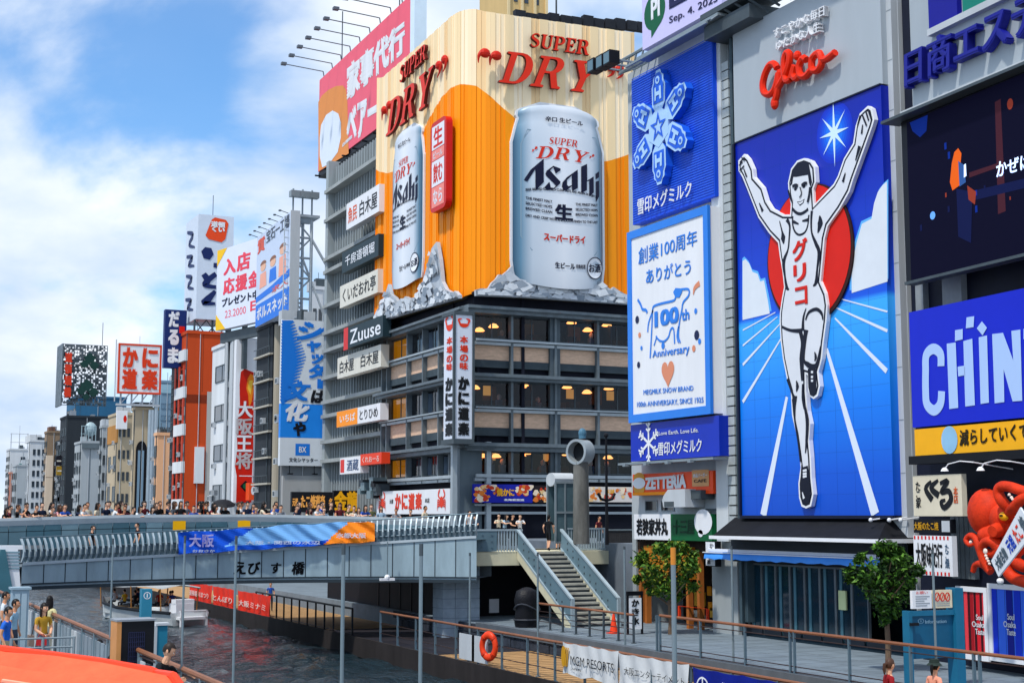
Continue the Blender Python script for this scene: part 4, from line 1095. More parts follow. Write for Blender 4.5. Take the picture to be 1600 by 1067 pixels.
m.build('shop_stock', [mat(c, .5, var=.2, name='shop_goods') for c in ('#e8b040', '#d8d0c0', '#c04020', '#e8901a')], nb)
# right pilaster with tiled edge
m = MB(); x0 = q(1120, 200)[0]; x1 = q(1149, 200)[0]; m.box(x0, -.35, 3.9, x0+.62*(x1-x0), .0, z_top); m.build('pilaster', mat('#c3c9cc', .6, var=.1, streak=.15, name='pilaster_white'), nb)
m = MB()
for i in range(48):
    z = 4.6+i*.42
    if z < z_top-.4: m.box(x0+.62*(x1-x0)+.02, -.33, z, x1, -.02, z+.36)
m.build('tile_strip', mat('#a9b1b3', .5, var=.2, name='edge_tile'), nb)
m = MB().box(x1+.02, -.2, .6, x1+.55, .6, z_top).cyl((x1+.3, -.35, .2), (x1+.3, -.35, z_top-1), .09, n=6); m.build('drain_pipe', mat('#41525a', .5, .2, var=.2, name='pipe_teal'), nb)
for k_, (a_, b_) in enumerate(((1009, 1027), (1034, 1053))):
    x0, z1 = q(a_, 783); x1_, z0 = q(b_, 797); w_ = MB(); w_.box(x0-.05, -.03, z0-.05, x1_+.05, .0, z0).box(x0-.05, -.03, z1, x1_+.05, 0, z1+.05).box(x0-.05, -.03, z0, x0, 0, z1).box(x1_, -.03, z0, x1_+.05, 0, z1)
    o = w_.build('window', STEEL, nb); MB().quad((x0, .005, z0), (x1_, .005, z0), (x1_, .005, z1), (x0, .005, z1)).build('pane', DGLASS, o)
m = MB(); x0, z1 = q(1064, 765); x1_, z0 = q(1101, 792); pr = [(x0, z0+.3), (x0+.1, z0), (x1_, z0), (x1_, z1), (x0+.5, z1), (x0+.1, z1-.3)]
m.prism(ccw(pr), -1.0, 0); m.mat(1).box(x0+.2, -1.02, z0+.03, x0+1.0, -1.0, z0+.25).box(x1_, -.7, z0+.35, x1_+.8, 0, z1-.05); m.build('vent_hood', [GREYW, mat('#4a5358', .6, name='vent_dark')], nb)
m = MB(); x0, z0 = q(1120, 798)[0], zS(1130, 797); m.box(x0-.6, -.2, z0, x0+2.2, -.1, z0+.08); m.build('conduit', DSTEEL, nb)
# rooftop steel truss with floodlights
m = MB(); a_ = q(985, 118); b_ = q(1128, 42)
for yo, zo in ((-.6, 0), (-.6, .6), (.2, .3)): m.cyl((a_[0], yo, a_[1]+zo), (b_[0], yo, a_[1]+zo), .09, n=6)
for i in range(12):
    x = a_[0]+(b_[0]-a_[0])*i/12; m.cyl((x, -.6, a_[1]), (x+.6, .2, a_[1]+.3), .05, n=5); m.cyl((x, -.6, a_[1]), (x+.3, -.6, a_[1]+.6), .05, n=5)
m.build('roof_truss', STEEL, nb)
for i, px in enumerate((979, 993, 1005)):
    x, z = q(px, 112-i*6)
    o = thing('floodlight', '%s black floodlight on a bracket at the end of the blue sign truss' % ['outermost', 'middle', 'innermost'][i], 'floodlight', fS.pt((Vector(nb.location)-fS.O).dot(fS.u)+x, z, 1.7), fS.a, 'floodlights on the blue sign truss')
    MB().box(-.33, -.35, -.3, .33, .2, .35).build('housing', BLACK, o); MB().quad((-.27,-.36,-.24),(.27,-.36,-.24),(.27,-.36,.28),(-.27,-.36,.28)).build('lens', mat('#5f7a86', .1, var=0, name='lamp_lens'), o)
    MB().cyl((0, .2, 0), (.3, 1.4, -.1), .06, n=5).build('bracket', STEEL, o)

# blue snowflake sign
BRT = mat('#0c4ad4', .45, var=.12, sc=1.0, streak=.25, bump=.1, name='blue_led_board')
S = Sign(fS, 'snowflake_sign', 'tall deep blue sign with a raised white snowflake emblem and white lettering', 'sign', 989, 1116, 126, 352, BRT, .5, .55)
m = MB(); W_, H_ = S.W, S.H
for i in range(60): m.box(.05, -.025, .15+i*H_/60, W_-.05, -.0, .19+i*H_/60)
m.build('light_rows', mat('#2f66dd', .4, var=.2, sc=3, name='pale_blue_tube'), S.t)
cx, cz = S.px(1041, 200); RR = 2.72
LB = mat('#a9cdf5', .4, var=.05, name='ice_blue_edge'); SB = mat('#1c5fd8', .4, var=.05, name='emblem_blue')
def rot(pts, a_, s_=RR): return [(cx+s_*(x*cos(a_)-z*sin(a_)), cz+s_*(x*sin(a_)+z*cos(a_))) for x, z in pts]
pet = [(-.08,.26),(-.21,.40),(-.22,.72),(-.17,.80),(-.17,.88),(-.10,.92),(-.07,1.0),(.07,1.0),(.10,.92),(.17,.88),(.17,.80),(.22,.72),(.21,.40),(.08,.26)]
pin = [(-.165,.42),(-.175,.72),(-.125,.80),(-.125,.86),(-.06,.95),(.06,.95),(.125,.86),(.125,.80),(.175,.72),(.165,.42)]
m = MB(); m2 = MB(); m3 = MB()
for k_ in range(6):
    a_ = k_*pi/3
    m.mat(1).prism(ccw(rot(pet, a_)), -.62-.004*k_, -.05); m.mat(0).prism(ccw(rot(pet, a_)), -.65-.004*k_); m2.prism(ccw(rot(pin, a_)), -.69)
    m3.prism([ccw(rot([(r*.07*cos(t_), .82+r*.07*sin(t_)) for t_ in [2*pi*i/14 for i in range(14)] for r in (1,)], a_))], -.73, None)
    m3.prism(ccw(rot([(-.12,.47),(-.06,.47),(-.05,.55),(.05,.55),(.06,.47),(.12,.47),(.11,.70),(.05,.70),(.05,.62),(-.05,.62),(-.05,.70),(-.11,.70)], a_)), -.73, None)
m.prism(ccw(rot([(.36*cos(pi/6+i*pi/3), .36*sin(pi/6+i*pi/3)) for i in range(6)], 0)), -.69, -.05)
m4 = MB()
for k_ in range(6): m4.prism(ccw(rot([(r_*cos(t_), .82+r_*sin(t_)) for r_ in (.032,) for t_ in [2*pi*i/10 for i in range(10)]], k_*pi/3)), -.76)
st_ = [((.27 if i % 2 == 0 else .11)*cos(pi/2+i*pi/5), (.27 if i % 2 == 0 else .11)*sin(pi/2+i*pi/5)) for i in range(10)]
st2 = [(x*.6, z*.6) for x, z in st_]
m4.prism([ccw(rot(st_, 0)), ccw(rot(st2, 0), False)], -.73)
m.build('emblem', [LB, SB], S.t); m2.build('emblem_inset', SB, S.t); m3.build('emblem_figures', LB, S.t); m4.build('emblem_star', SB, S.t)
for o in S.t.children:
    if o.name.startswith('emblem'): o.scale = (1, .62, 1)
m = MB(); q = S.px
sk(m, '雪印メグミルク', [(1001,338),(1086,307),(1001,312),(1086,282)], y=-.18, bold=.02)
vs_ = m.v; m.build('lettering', WHITE, S.t)
# anniversary sign
S = Sign(fS, 'anniversary_sign', 'white sign with blue border, blue characters and a line drawn cow', 'sign', 984, 1109, 364, 660, WHITE, .7, .95)
W_, H_ = S.W, S.H
m = MB(); b_ = .34
for (x0, z0, x1_, z1) in ((-.03,-.03,W_+.03,b_), (-.03,H_-b_,W_+.03,H_+.03), (-.03,b_,b_,H_-b_), (W_-b_,b_,W_+.03,H_-b_)): m.box(x0, -.05, z0, x1_, .1, z1)
m.build('border', LBLUE, S.t)
m = MB(); q = S.px
sk(m, '創業100周年', [(998,415),(1090,383),(998,388),(1090,358)], 0, -.02, .012)
sk(m, 'ありがとう', [(1010,444),(1080,428),(1010,421),(1080,404)], 0, -.02, .02)
Zc = lambda x, y: q(990+x/6.667, 420+y/6.667)
for pts, w_ in (([(440,290),(420,330),(300,360),(215,390),(200,440),(195,560),(185,760),(175,930)], .11), ([(205,430),(160,560),(150,660)], .10), ([(235,700),(270,745),(320,755),(365,710),(390,630),(420,630),(430,780)], .10), ([(500,215),(575,215),(575,280),(520,350),(505,430),(480,560),(470,700),(490,770)], .11), ([(470,600),(455,700),(470,770)], .09), ([(240,720),(215,800)], .08), ([(45,320),(75,370),(95,420),(130,430),(145,460)], .14)):
    m.mat(0).stroke([Zc(*p) for p in pts], w_, -.02)
m.mat(0).prism(ccw([Zc(*p) for p in ((415,245),(440,200),(500,205),(510,240),(480,300),(440,300))]), -.022)
m.text('100', *Zc(222,615), *Zc(475,385), -.024, 0, .05); m.text('th', *Zc(505,545), *Zc(585,410), -.024, 0, .03)
sk(m, 'Anniversary', [Zc and (1020,562),(1078,555),(1020,548),(1078,537)], 0, -.024, .02)
m.mat(2).stroke([Zc(*p) for p in ((690,150),(640,200),(625,270))], [.26,.2,.04], -.02)
for x, y, r, k_ in ((40,530,.17,1),(65,690,.12,2),(85,825,.1,0),(55,1000,.14,1),(650,440,.12,0),(660,690,.2,1),(690,755,.12,0),(630,830,.14,2),(310,800,.15,0)):
    c_ = Zc(x, y); m.mat(k_).prism(arc(c_[0], c_[1], r, r*1.1, 0, 330, 9), -.02)
hx, hz = q(1044, 582); m.mat(2).prism(ccw([(hx+.034*16*sin(t_)**3, hz+.042*(13*cos(t_)-5*cos(2*t_)-2*cos(3*t_)-cos(4*t_))) for t_ in [2*pi*i/26 for i in range(26)]]), -.02)
sk(m, 'MEGMILK SNOW BRAND', [(1006,617),(1084,610),(1006,609),(1084,602)], 0, -.02, .02)
sk(m, '100th ANNIVERSARY, SINCE 1925', [(996,637),(1100,630),(996,628),(1100,620)], 0, -.02, .02)
m.build('print', [LBLUE, mat('#16224a', .5, var=0, name='dark_confetti'), mat('#d98a6a', .5, var=0, name='salmon_print')], S.t)
S = Sign(fS, 'dairy_sign', 'low blue sign with small emblem and white dairy name under the cow sign', 'sign', 986, 1124, 664, 721, mat('#1030b0', .35, var=.05, name='deep_blue_sign'), .7, .8)
m = MB(); q = S.px
sk(m, '雪印メグミルク', [(1029,712),(1097,706),(1029,691),(1097,684)], 0, -.02, .02); sk(m, 'Love Earth. Love Life.', [(1030,680),(1092,675),(1030,674),(1092,668)], 0, -.02, .01)
cx, cz = q(1014, 692); RR_ = .95
for k_ in range(6):
    a_ = k_*pi/3+pi/6; m.stroke([(cx, cz), (cx+RR_*cos(a_), cz+RR_*sin(a_))], .13, -.02-.002*k_, smooth=False)
    for f_ in (.55, .8):
        bx_, bz_ = cx+RR_*f_*cos(a_), cz+RR_*f_*sin(a_)
        for s_ in (-1, 1): m.stroke([(bx_, bz_), (bx_+.24*cos(a_+s_*.9), bz_+.24*sin(a_+s_*.9))], .09, -.034-.002*k_, smooth=False)
m.build('lettering', WHITE, S.t)
m = MB().box(-.2, -.6, -.18, S.W+.4, .1, -.08)
for i in range(4): m.box(.5+i*S.W/4, -.75, -.26, .75+i*S.W/4, -.5, -.12)
m.build('lamp_rail', STEEL, S.t)
# burger shop signs
S = Sign(fS, 'burger_shop_sign', 'orange red burger shop sign with white lettering', 'sign', 989, 1114, 741, 774, mat('#f24c18', .4, var=.06, name='orange_red_sign'), .35, .45)
m = MB(); q = S.px
sk(m, 'ZETTERIA', [(1009,765),(1073,762),(1009,746),(1073,741)], 0, -.03, .06)
sk(m, 'ゼッテリア', [(1052,744),(1069,743),(1052,741),(1069,739.5)], 0, -.03, .02)
x0, z0 = q(1082, 760); x1_, z1 = q(1108, 733); m.mat(1).quad((x0,-.02,z0),(x1_,-.02,z0),(x1_,-.02,z1),(x0,-.02,z1)); sk(m, '絶品バーガー', [(1084,746),(1106,745),(1084,740),(1106,738)], 0, -.03, .03); sk(m, 'CAFE', [(1085,754),(1105,753),(1085,749),(1105,748)], 2, -.03, .02)
c_ = q(999, 754); 
for dz, r_, k_ in ((.22, .52, 3), (-.02, .58, 4), (-.28, .52, 3)): m.mat(k_).prism(arc(c_[0], c_[1]+dz, r_, .26, 0, 345, 16), -.02-.004*(k_ == 4)-.002*(dz > 0))
x0, z0 = 0, 0; m.mat(5).quad((.0,-.021,.0),(S.W*.6,-.021,.0),(S.W*.6,-.021,.14),(.0,-.021,.14))
m.build('lettering', [WHITE, mat('#d9a06a', .5, var=.1, name='tan_patch'), K_, mat('#e0a040', .5, var=.1, name='bun_print'), WINK, ORANGE], S.t)
S = Sign(fS, 'curry_shop_sign', 'white and green shop sign with black characters below the vent hood', 'sign', 991, 1112, 803, 842, None, .3, .35)
m = MB(); x1_ = S.px(1048, 820)[0]; m.box(0, 0, 0, x1_-.01, .3, S.H).mat(1).box(x1_+.01, 0, 0, S.W, .3, S.H); m.build('panel', [WHITE, mat('#0f5c34', .45, var=.1, name='green_panel')], S.t)
m = MB(); q = S.px; sk(m, '若狭家丼丸', [(995,836),(1044,836),(995,810),(1044,809)], 0, -.02, .05); sk(m, '十三屋', [(1052,834),(1085,834),(1052,812),(1085,810)], 2, -.02, .03)
c_ = q(1099, 815); m.mat(1).prism(arc(c_[0], c_[1], .72, .55, 0, 345, 18), -.02); c_ = q(1095, 833); m.prism(arc(c_[0], c_[1], .2, .16, 0, 330, 10), -.02)
m.build('lettering', [K_, WHITE, mat('#0a3a22', .5, var=0, name='dark_green_ink')], S.t)
S = Sign(fS, 'hanging_shop_sign', 'small white vertical shop sign with a black frame by the amber fascia', 'sign', 1102, 1119, 845, 884, BLACK, .25, .5)
m = MB(); S.bx(m, .08, .03, .9, .97, 0, -.01); S.tx(m, 'か\nた\nん', .45, .38, .8, .92, 1, bold=.02); S.tx(m, '鶏', .2, .08, .5, .26, 1); m.build('lettering', [WHITE, K_], S.t)
# plum billboard above, cut by the frame
S = Sign(fS, 'green_logo_billboard', 'pale lilac roof billboard with green round logo and a dark date', 'billboard', 1004, 1128, -60, 79, mat('#c9c3ec', .4, var=.04, name='lilac_panel'), .6, 1.2)
m = MB(); q = S.px; c_ = q(1023, 18); m.mat(0).prism(arc(c_[0], c_[1], .95, .88, -70, 250, 20)+[q(1018, 60)], -.012); m.mat(1).text('PI', c_[0]-.3, c_[1]-.35, c_[0]+.5, c_[1]+.6, -.02, 0, .04)
sk(m, 'Lien', [(1046,16),(1120,-24),(1046,-30),(1120,-68)], 2, -.02, .04); sk(m, 'Sep. 4. 2025', [(1046,41),(1122,6),(1046,27),(1122,-10)], 2, -.02, .01)
m.build('lettering', [mat('#0b5a3a', .5, var=0, name='deep_green_ink'), WHITE, mat('#1c1e4a', .5, var=0, name='plum_ink')], S.t)
m = MB().box(-.1, -.3, -.5, S.W+.1, .4, -.38).box(-.1, -.9, -.95, S.W+.1, -.8, -.85)
for i in range(9): m.cyl((i*S.W/8, -.2, -.45), (i*S.W/8+.4, -.85, -.9), .05, n=5)
m.build('lower_catwalk', STEEL, S.t)
# ---------------------------------------------------------------- runner sign building
gu0, gu1 = uS(1153), uS(1426)
p = fS.pt(gu0, 0); gbd = thing('sign_building', 'pale grey building whose whole canal front carries the runner sign', 'building', (p.x, p.y, 0), fS.a)
q = local(fS, gbd); LW = gu1-gu0
zt_ = zS(1380, -60)
zlow = zS(1165, 858)
GL = ramp_mat('brushed_grey_panel', 2, [(0,'#aab4b9'),(1,'#b4bcc2')], .5, .1, norm=40)
GLW = mat('#aab3b8', .55, .1, var=.08, sc=.6, streak=.2, name='grey_cladding')
m = MB().box(0, .05, zlow, LW, 9, zt_); m.build('wall', GLW, gbd)
m = MB().box(LW, .05, 0, LW+.02, 9, zt_); m.build('end_wall', GREYW, gbd)
xa = q(1384, 300)[0]; m = MB().box(xa, -.25, zlow-.2, LW, .05, zt_)
m.build('side_pilaster', GREYW, gbd)
m = MB()
for i in range(14): m.box(xa+.01, -.258, zlow+1+i*1.9, LW-.01, -.252, zlow+1.03+i*1.9)
m.build('cladding_joints', mat('#8c969c', .6, name='joint_grey'), gbd)
m = MB().box(-.15, -1.2, zS(1156, 60), LW*.3, .5, zS(1156, 60)+.6).box(-.15, -1.4, zS(1156, 30), LW, .3, zS(1156, 30)+.25)
for i in range(10): m.cyl((i*.8, -1.3, zS(1156, 30)), (i*.8+.6, -.6, zS(1156, 55)), .06, n=5)
m.build('catwalk_steel', DSTEEL, gbd)
# dark soffit ledge, glazed ground floor with blue awning
pr = [(q(1168, 808)), (q(1393, 806)), (q(1428, 835)), (q(1172, 839))]
m = MB(); zl, zh = zS(1168, 836), zS(1168, 808); xr = q(1428, 820)[0]
m.add([(.3,-.35,zh),(xa,-.35,zh),(xr,-1.6,zl),(.5,-1.6,zl),(.3,.1,zh),(xa,.1,zh),(xr,.1,zl),(.5,.1,zl)], [(0,3,2,1),(4,5,6,7),(0,1,5,4),(3,7,6,2),(0,4,7,3),(1,2,6,5)])
m.build('slatted_soffit', mat('#14161c', .7, var=.4, sc=2, streak=.2, name='dark_slats'), gbd)
m = MB().box(.2, -1.6, zl-.14, xr+.2, .1, zl-.004).box(0, -.5, zlow-.12, LW, .1, zlow-.0); m.build('ledge', WHITE, gbd); MB().box(.1, -.45, zlow+.005, LW, .04, zl-.145).box(.0, -.3, zlow-.5, LW, .1, zlow-.125).build('ledge_recess', mat('#2a3036', .6, var=.2, name='recess_dark'), gbd)
za = zS(1126, 858); zb3 = zS(1126, 876)
xw = q(1124, 860)[0]
m = MB(); n = 30; vs = []
for i in range(n+1):
    x = xw + (LW-.3-xw)*i/n; r_ = .02*sin(i*1.7)
    vs += [(x, -.4, za-.07), (x, -.75, za-.12), (x, -.8+r_, za-.38+.03*sin(i*2.3))]
m.add(vs, [(3*i+k, 3*i+3+k, 3*i+4+k, 3*i+1+k) for i in range(n) for k in range(2)]); m.build('awning', mat('#3f8ee8', .5, var=.12, sc=1, name='blue_awning'), gbd, smooth=True)
m = MB().box(xw-.1, -.55, za-.08, LW-.2, -.35, za+.04).box(xw-.1, -.8, za-.13, LW-.2, -.74, za-.09); m.build('awning_rail', WHITE, gbd)
m = MB().box(.1, 2.8, 0, LW, 3, zlow).box(.0, .1, -.02, .3, 3, zlow).box(.3, .1, 0, LW, 3, .18); m.build('shop_interior', mat('#122632', .8, var=.3, name='dark_shop'), gbd)
xg0, xg1 = q(1165, 900)[0], q(1352, 900)[0]; ng = 8
for i in range(ng):
    x0 = xg0+(xg1-xg0)*i/ng; x1_ = xg0+(xg1-xg0)*(i+1)/ng; fm = MB(); fm.box(x0, .1, .2, x0+.07, .22, zlow-.55).box(x1_-.05, .1, .2, x1_+.0, .22, zlow-.55).box(x0+.07, .1, zlow-.63, x1_-.05, .22, zlow-.55)
    o = fm.build('window', mat('#6c7378', .4, .5, var=.2, name='window_post'), gbd); MB().quad((x0+.07,.16,.2),(x1_-.05,.16,.2),(x1_-.05,.16,zlow-.63),(x0+.07,.16,zlow-.63)).build('pane', mat('#122e3c', .08, var=.55, sc=.9, streak=.08, spec=.7, name='teal_shop_glass'), o)
    if i < 7: MB().box(x0+.25, .12, .2, x0+.40, .155, zlow-.64).build('inner_post', mat('#446c7a', .5, var=.2, name='teal_column'), o)
x0, z1 = q(1309, 922); x1_, z0 = q(1321, 953); MB().box(x0, .02, z0, x1_, .09, z1).build('notice', mat('#c5cf9a', .6, var=.1, name='pale_green_notice'), gbd)
m = MB(); 
for i in range(int(LW/1.3)): m.box(.4+i*1.3, .04, .19, 1.55+i*1.3, .09, .42)
m.build('plinth', mat('#1c222b', .4, var=.2, name='dark_plinth'), gbd)

# ---------------------------------------------------------------- the runner sign itself
S = Sign(fS, 'runner_sign', 'giant blue sign of a white runner with raised arms before a red disc', 'sign', 1160, 1388, 221, 805, None, .4, .6)
q = S.px; W_, H_ = S.W, S.H
z_top2 = q(1160, 28)[1]
hor = q(1300, 500)[1]/H_
BLU = ramp_mat('printed_blue_field', 2, [(0,'#054cc4'),(.10,'#0657d0'),(.28,'#0a7eee'),(.50,'#38acff'),(.515,'#0a56dc'),(.62,'#0740cc'),(.80,'#0528b0'),(1,'#051ea0')], .35, 0, norm=H_)
m = MB(); nk = 11
MB().box(0, 0, 0, W_, .4, H_).build('panel', BLU, S.t)
m = MB()
for i in range(1, 9): m.box(W_*i/9-.004, -.002, .02, W_*i/9+.004, 0, H_-.02)
for i in range(1, 20): m.box(.02, -.0025, H_*i/20-.003, W_-.02, 0, H_*i/20+.003)
m.build('panel_seams', mat('#0a3c9c', .4, var=0, name='panel_seam'), S.t)
m = MB()
PALE = mat('#aab3ba', .5, .1, var=.06, sc=.5, streak=.2, name='upper_panel_grey')
zc0 = q(1150, 60)[1]
MB().box(-.2, .1, H_+.06, W_+.0, .45, zt_-S.t.location.z).build('upper_panel', PALE, S.t)
m = MB().box(-.05, -.06, H_, W_, .2, H_+.06).box(-.12, -.1, 0, 0, .3, H_).box(-.05, -.1, -.12, W_+.05, .3, 0); m.build('frame', mat('#0d1530', .5, var=0, name='frame_navy'), S.t)
# printed sky glow halo, clouds, star, track lines (each ink its own thin sheet)
C1 = mat('#dbe2ea', .4, var=.05, sc=.7, name='cloud_print'); C2 = mat('#5fb2f2', .4, var=0, name='cloud_rim_print'); WL_ = mat('#d7e2f2', .4, var=0, name='track_line')
m = MB()
cR = [(1331,458),(1331,402),(1336,392),(1339,378),(1347,350),(1362,342),(1366,318),(1372,300),(1379,290),(1386,284),(1387,440)]
cL = [(1160.5,500),(1160.5,408),(1165,405),(1171,412),(1176,425),(1184,428),(1188,440),(1194,438),(1200,470),(1203,490)]
for l in (cR, cL):
    cx_ = sum(p[0] for p in l)/len(l); cy_ = sum(p[1] for p in l)/len(l)
    m.mat(1).prism(ccw([q(*p) for p in [(min(max(x+(x-cx_)*.12, 1160), 1388), y-4) for x, y in l]]), -.004)
    m.mat(0).prism(ccw([q(*p) for p in l]), -.008)
for pts, w_ in (([(1230,620),(1193,805)], [.16,.42]), ([(1292,545),(1368,803)], [.16,.46]), ([(1305,497),(1386,580)], [.07,.2]), ([(1305,480),(1387,517)], [.05,.12]), ([(1310,466),(1387,487)], [.04,.07]), ([(1222,527),(1161,628)], [.07,.16]), ([(1220,505),(1161,570)], [.05,.12]), ([(1215,495),(1161,540)], [.04,.08]), ([(1212,488),(1161,516)], [.04,.06])):
    m.mat(2).stroke([q(*p) for p in pts], w_, -.014, smooth=False)
hx, hz = q(1304, 208); GLW2 = [(1.42,'#0a2fc2'),(1.28,'#0a38c8'),(1.14,'#0b42d0'),(1.0,'#0c50d8'),(.84,'#0e60e2'),(.66,'#1474ee')]
for i, (r_, c_) in enumerate(GLW2): m.mat(3+i).prism(arc(hx, hz, r_*.78, r_*.84, 0, 350, 26), -.004-.003*i)
st_ = []
for i in range(16):
    L_ = [1.35, 1.05, .95, 1.05][(i//2) % 4] if i % 2 == 0 else .22
    st_.append((hx+L_*.95*cos(pi/2+i*pi/8), hz+L_*cos(0)*sin(pi/2+i*pi/8)))
m.mat(9).prism(ccw(st_), -.03)
m.build('print', [C1, C2, WL_] + [mat(c_, .4, var=0, name='sky_glow_print') for r_, c_ in GLW2] + [mat('#cfeaff', .4, var=0, name='star_print')], S.t)
m = MB(); cx, cz = q(1266, 397); ru = 2.62*K/.79; rz_ = (q(1266,288)[1]-q(1266,505)[1])/2; ru = (q(1332,397)[0]-q(1199.7,397)[0])/2
m.mat(1).prism(arc(cx, cz-.03, ru+.05, rz_+.05, 0, 357, 60), -.09, -.02); m.mat(0).prism(arc(cx-.03, cz+.02, ru-.06, rz_-.05, 0, 357, 60), -.10)
m.build('red_disc', [mat('#d81800', .4, var=.05, name='disc_red'), mat('#30120e', .5, var=0, name='disc_edge')], S.t)
body = [(1169,241.6),(1159.8,252),(1160.2,268),(1166,277.5),(1175.5,301),(1180,312.5),(1191,340.6),(1208,365),(1222,380),(1225,402.5),(1229,425),(1231.5,449),(1228,468),(1225,489),(1224.6,502),(1226,531),(1229.7,561),(1236,592),(1242,612),(1244,648.7),(1250.8,679),(1255.8,714.5),(1257.5,730),(1254,755),(1255,777),(1259,791),(1266,794),(1274,790.5),(1277.8,772),(1275,746.6),(1273.5,714.5),(1271,687.5),(1272.7,662),(1268.5,642),(1266,612),(1265.5,585),(1268.5,586.6),(1269,608.5),(1272.7,620),(1277.8,623.7),(1284.5,618.6),(1288,603.5),(1285.5,581.5),(1291,561),(1293.5,536),(1298,502),(1299.7,477),(1297,458.7),(1289,440),(1292.5,402.5),(1295,374),(1300,354),(1318.7,327.5),(1333.7,301),(1339.6,282),(1358.7,229.7),(1370,198),(1373,188),(1369,170.7),(1362.7,166.7),(1357,172),(1350,178.7),(1343.6,198),(1339.6,225),(1325,249),(1315.7,276),(1309,288.6),(1298,300),(1278.5,321),(1277.5,296),(1281.5,285.4),(1280,261.5),(1274,252),(1263,248),(1252,252),(1242.4,264.7),(1237.6,287),(1239,306),(1242,320),(1241,336),(1230.6,336),(1211.9,326.5),(1204,314),(1197.8,293.4),(1184,277.5),(1182.7,264.7),(1175.5,248.8)]
bq = ccw([q(*p) for p in body])
def inset(l, d):
    o = []; n = len(l)
    for i in range(n):
        a_, b_, c_ = Vector(l[i-1]), Vector(l[i]), Vector(l[(i+1) % n])
        t1 = (b_-a_).normalized(); t2 = (c_-b_).normalized(); n1 = Vector((-t1.y, t1.x)); n2_ = Vector((-t2.y, t2.x)); b2 = n1+n2_
        k_ = 1/max(.55, (1+n1.dot(n2_))/2) if b2.length > .01 else 1
        o.append(tuple(b_ + (b2.normalized() if b2.length > .01 else n1)*d*min(k_, 1.5)))
    return o
BODY = [WHITE, mat('#0c1024', .4, var=0, name='outline_ink'), mat('#d9dde4', .4, var=.04, name='figure_white'), RED]
m = MB(); m.mat(0).prism(bq, -.40, -.05); m.build('figure_outline', BODY, S.t).scale = (1, .5, 1)
m = MB(); m.mat(1).prism(inset(bq, .085), -.412); m.mat(2).prism(inset(bq, .165), -.424)
V = lambda s_, ox, oy, pts: [q(ox+x/s_, oy+y/s_) for x, y in pts]
A_ = lambda *p: V(6.276, 1150, 150, p); B_ = lambda *p: V(5.335, 1180, 290, p); C_ = lambda *p: V(5.925, 1190, 460, p); D_ = lambda *p: V(5.925, 1190, 620, p)
m.mat(1)
y1 = -.436
for pts, w_ in ((B_((350,260),(350,330),(370,390),(405,415),(450,395),(475,340),(485,250)), .09), (B_((300,285),(325,340),(320,450),(310,540),(275,640),(285,760),(300,850),(320,870)), [.2,.12,.1,.1,.22,.12,.18,.05]),
                (B_((510,215),(505,300),(510,400),(545,490),(570,560),(555,700),(545,810),(520,840)), [.16,.12,.1,.18,.2,.12,.2,.05]), (B_((240,300),(262,390),(270,440),(275,490)), [.05,.1,.3,.05]),
                (B_((575,255),(580,320),(560,400)), [.05,.34,.05]), (B_((70,150),(100,220)), [.05,.16]), (B_((355,305),(400,325)), [.14,.06]), (B_((480,290),(430,300)), [.14,.06]),
                (B_((345,195),(380,230),(415,240),(450,225),(480,200)), .12), (C_((225,300),(310,335),(420,340)), [.1,.12,.2]), (C_((400,345),(425,450),(415,600),(420,800)), [.2,.26,.3,.14]), (C_((455,130),(430,220),(425,340)), [.04,.12,.2]),
                (C_((450,240),(480,170),(550,140),(600,180),(610,240)), [.08,.12,.14,.14,.05]), (C_((455,330),(445,420),(435,600),(470,650),(520,670),(560,640),(590,480)), [.3,.2,.1,.22,.2,.2,.06]), (C_((535,535),(545,580),(535,620)), [.05,.16,.05]),
                (C_((285,780),(330,920),(345,960)), [.2,.12,.2]), (C_((365,800),(375,850),(365,900)), [.04,.2,.04]), (C_((350,940),(345,1060)), [.32,.16]), (C_((425,830),(425,960),(440,1060)), [.1,.14,.1]), (D_((345,20),(350,200),(385,420),(405,600)), [.3,.1,.12,.1]), (D_((425,20),(465,200),(460,400),(450,520)), [.1,.2,.14,.05]),
                (A_((1120,760),(1095,850)), [.05,.14]), (A_((1260,500),(1220,640)), [.18,.05]), (A_((120,720),(150,800)), [.06,.1]), (A_((1290,290),(1280,380)), [.05,.1]), (A_((1265,200),(1240,300)), .07), (A_((1320,150),(1350,250)), .08), (A_((1345,140),(1375,230)), .08), (A_((1290,200),(1330,300)), .08), (A_((75,690),(110,650)), .07), (A_((80,740),(125,690)), .07), (A_((100,610),(130,640)), .07)):
    m.stroke(pts, w_, y1); y1 -= .0015
# hair, face
m.prism(ccw(A_((575,890),(590,760),(615,700),(660,660),(720,645),(760,680),(775,760),(790,850),(775,900),(760,860),(750,780),(690,790),(640,800),(605,800),(595,870))), -.437)
for pts, w_ in ((A_((600,895),(630,880),(655,890)), .12), (A_((690,885),(720,862),(745,865)), .12), (A_((675,900),(690,960),(670,1005)), .06), (A_((560,930),(580,1000),(600,1040)), .1), (A_((775,900),(765,980),(750,1050)), .12)):
    m.stroke(pts, w_, y1); y1 -= .0015
for c_ in (A_((628,915))[0], A_((712,890))[0]): m.prism(arc(c_[0], c_[1], .10, .085, 0, 330, 9), -.44)
m.prism(ccw(B_((385,140),(420,135),(450,115),(440,150),(410,175))), -.438); m.mat(2).prism(ccw(B_((393,146),(420,141),(443,126),(434,148),(410,164))), -.445)
m.mat(1).prism(ccw(C_((470,690),(545,680),(550,850),(545,920),(520,945),(490,930),(475,860))), -.438); m.prism(ccw(D_((410,625),(425,650),(470,635),(480,700),(490,800),(495,920),(480,990),(440,1000),(410,960),(395,850),(405,720))), -.438)
m.mat(2)
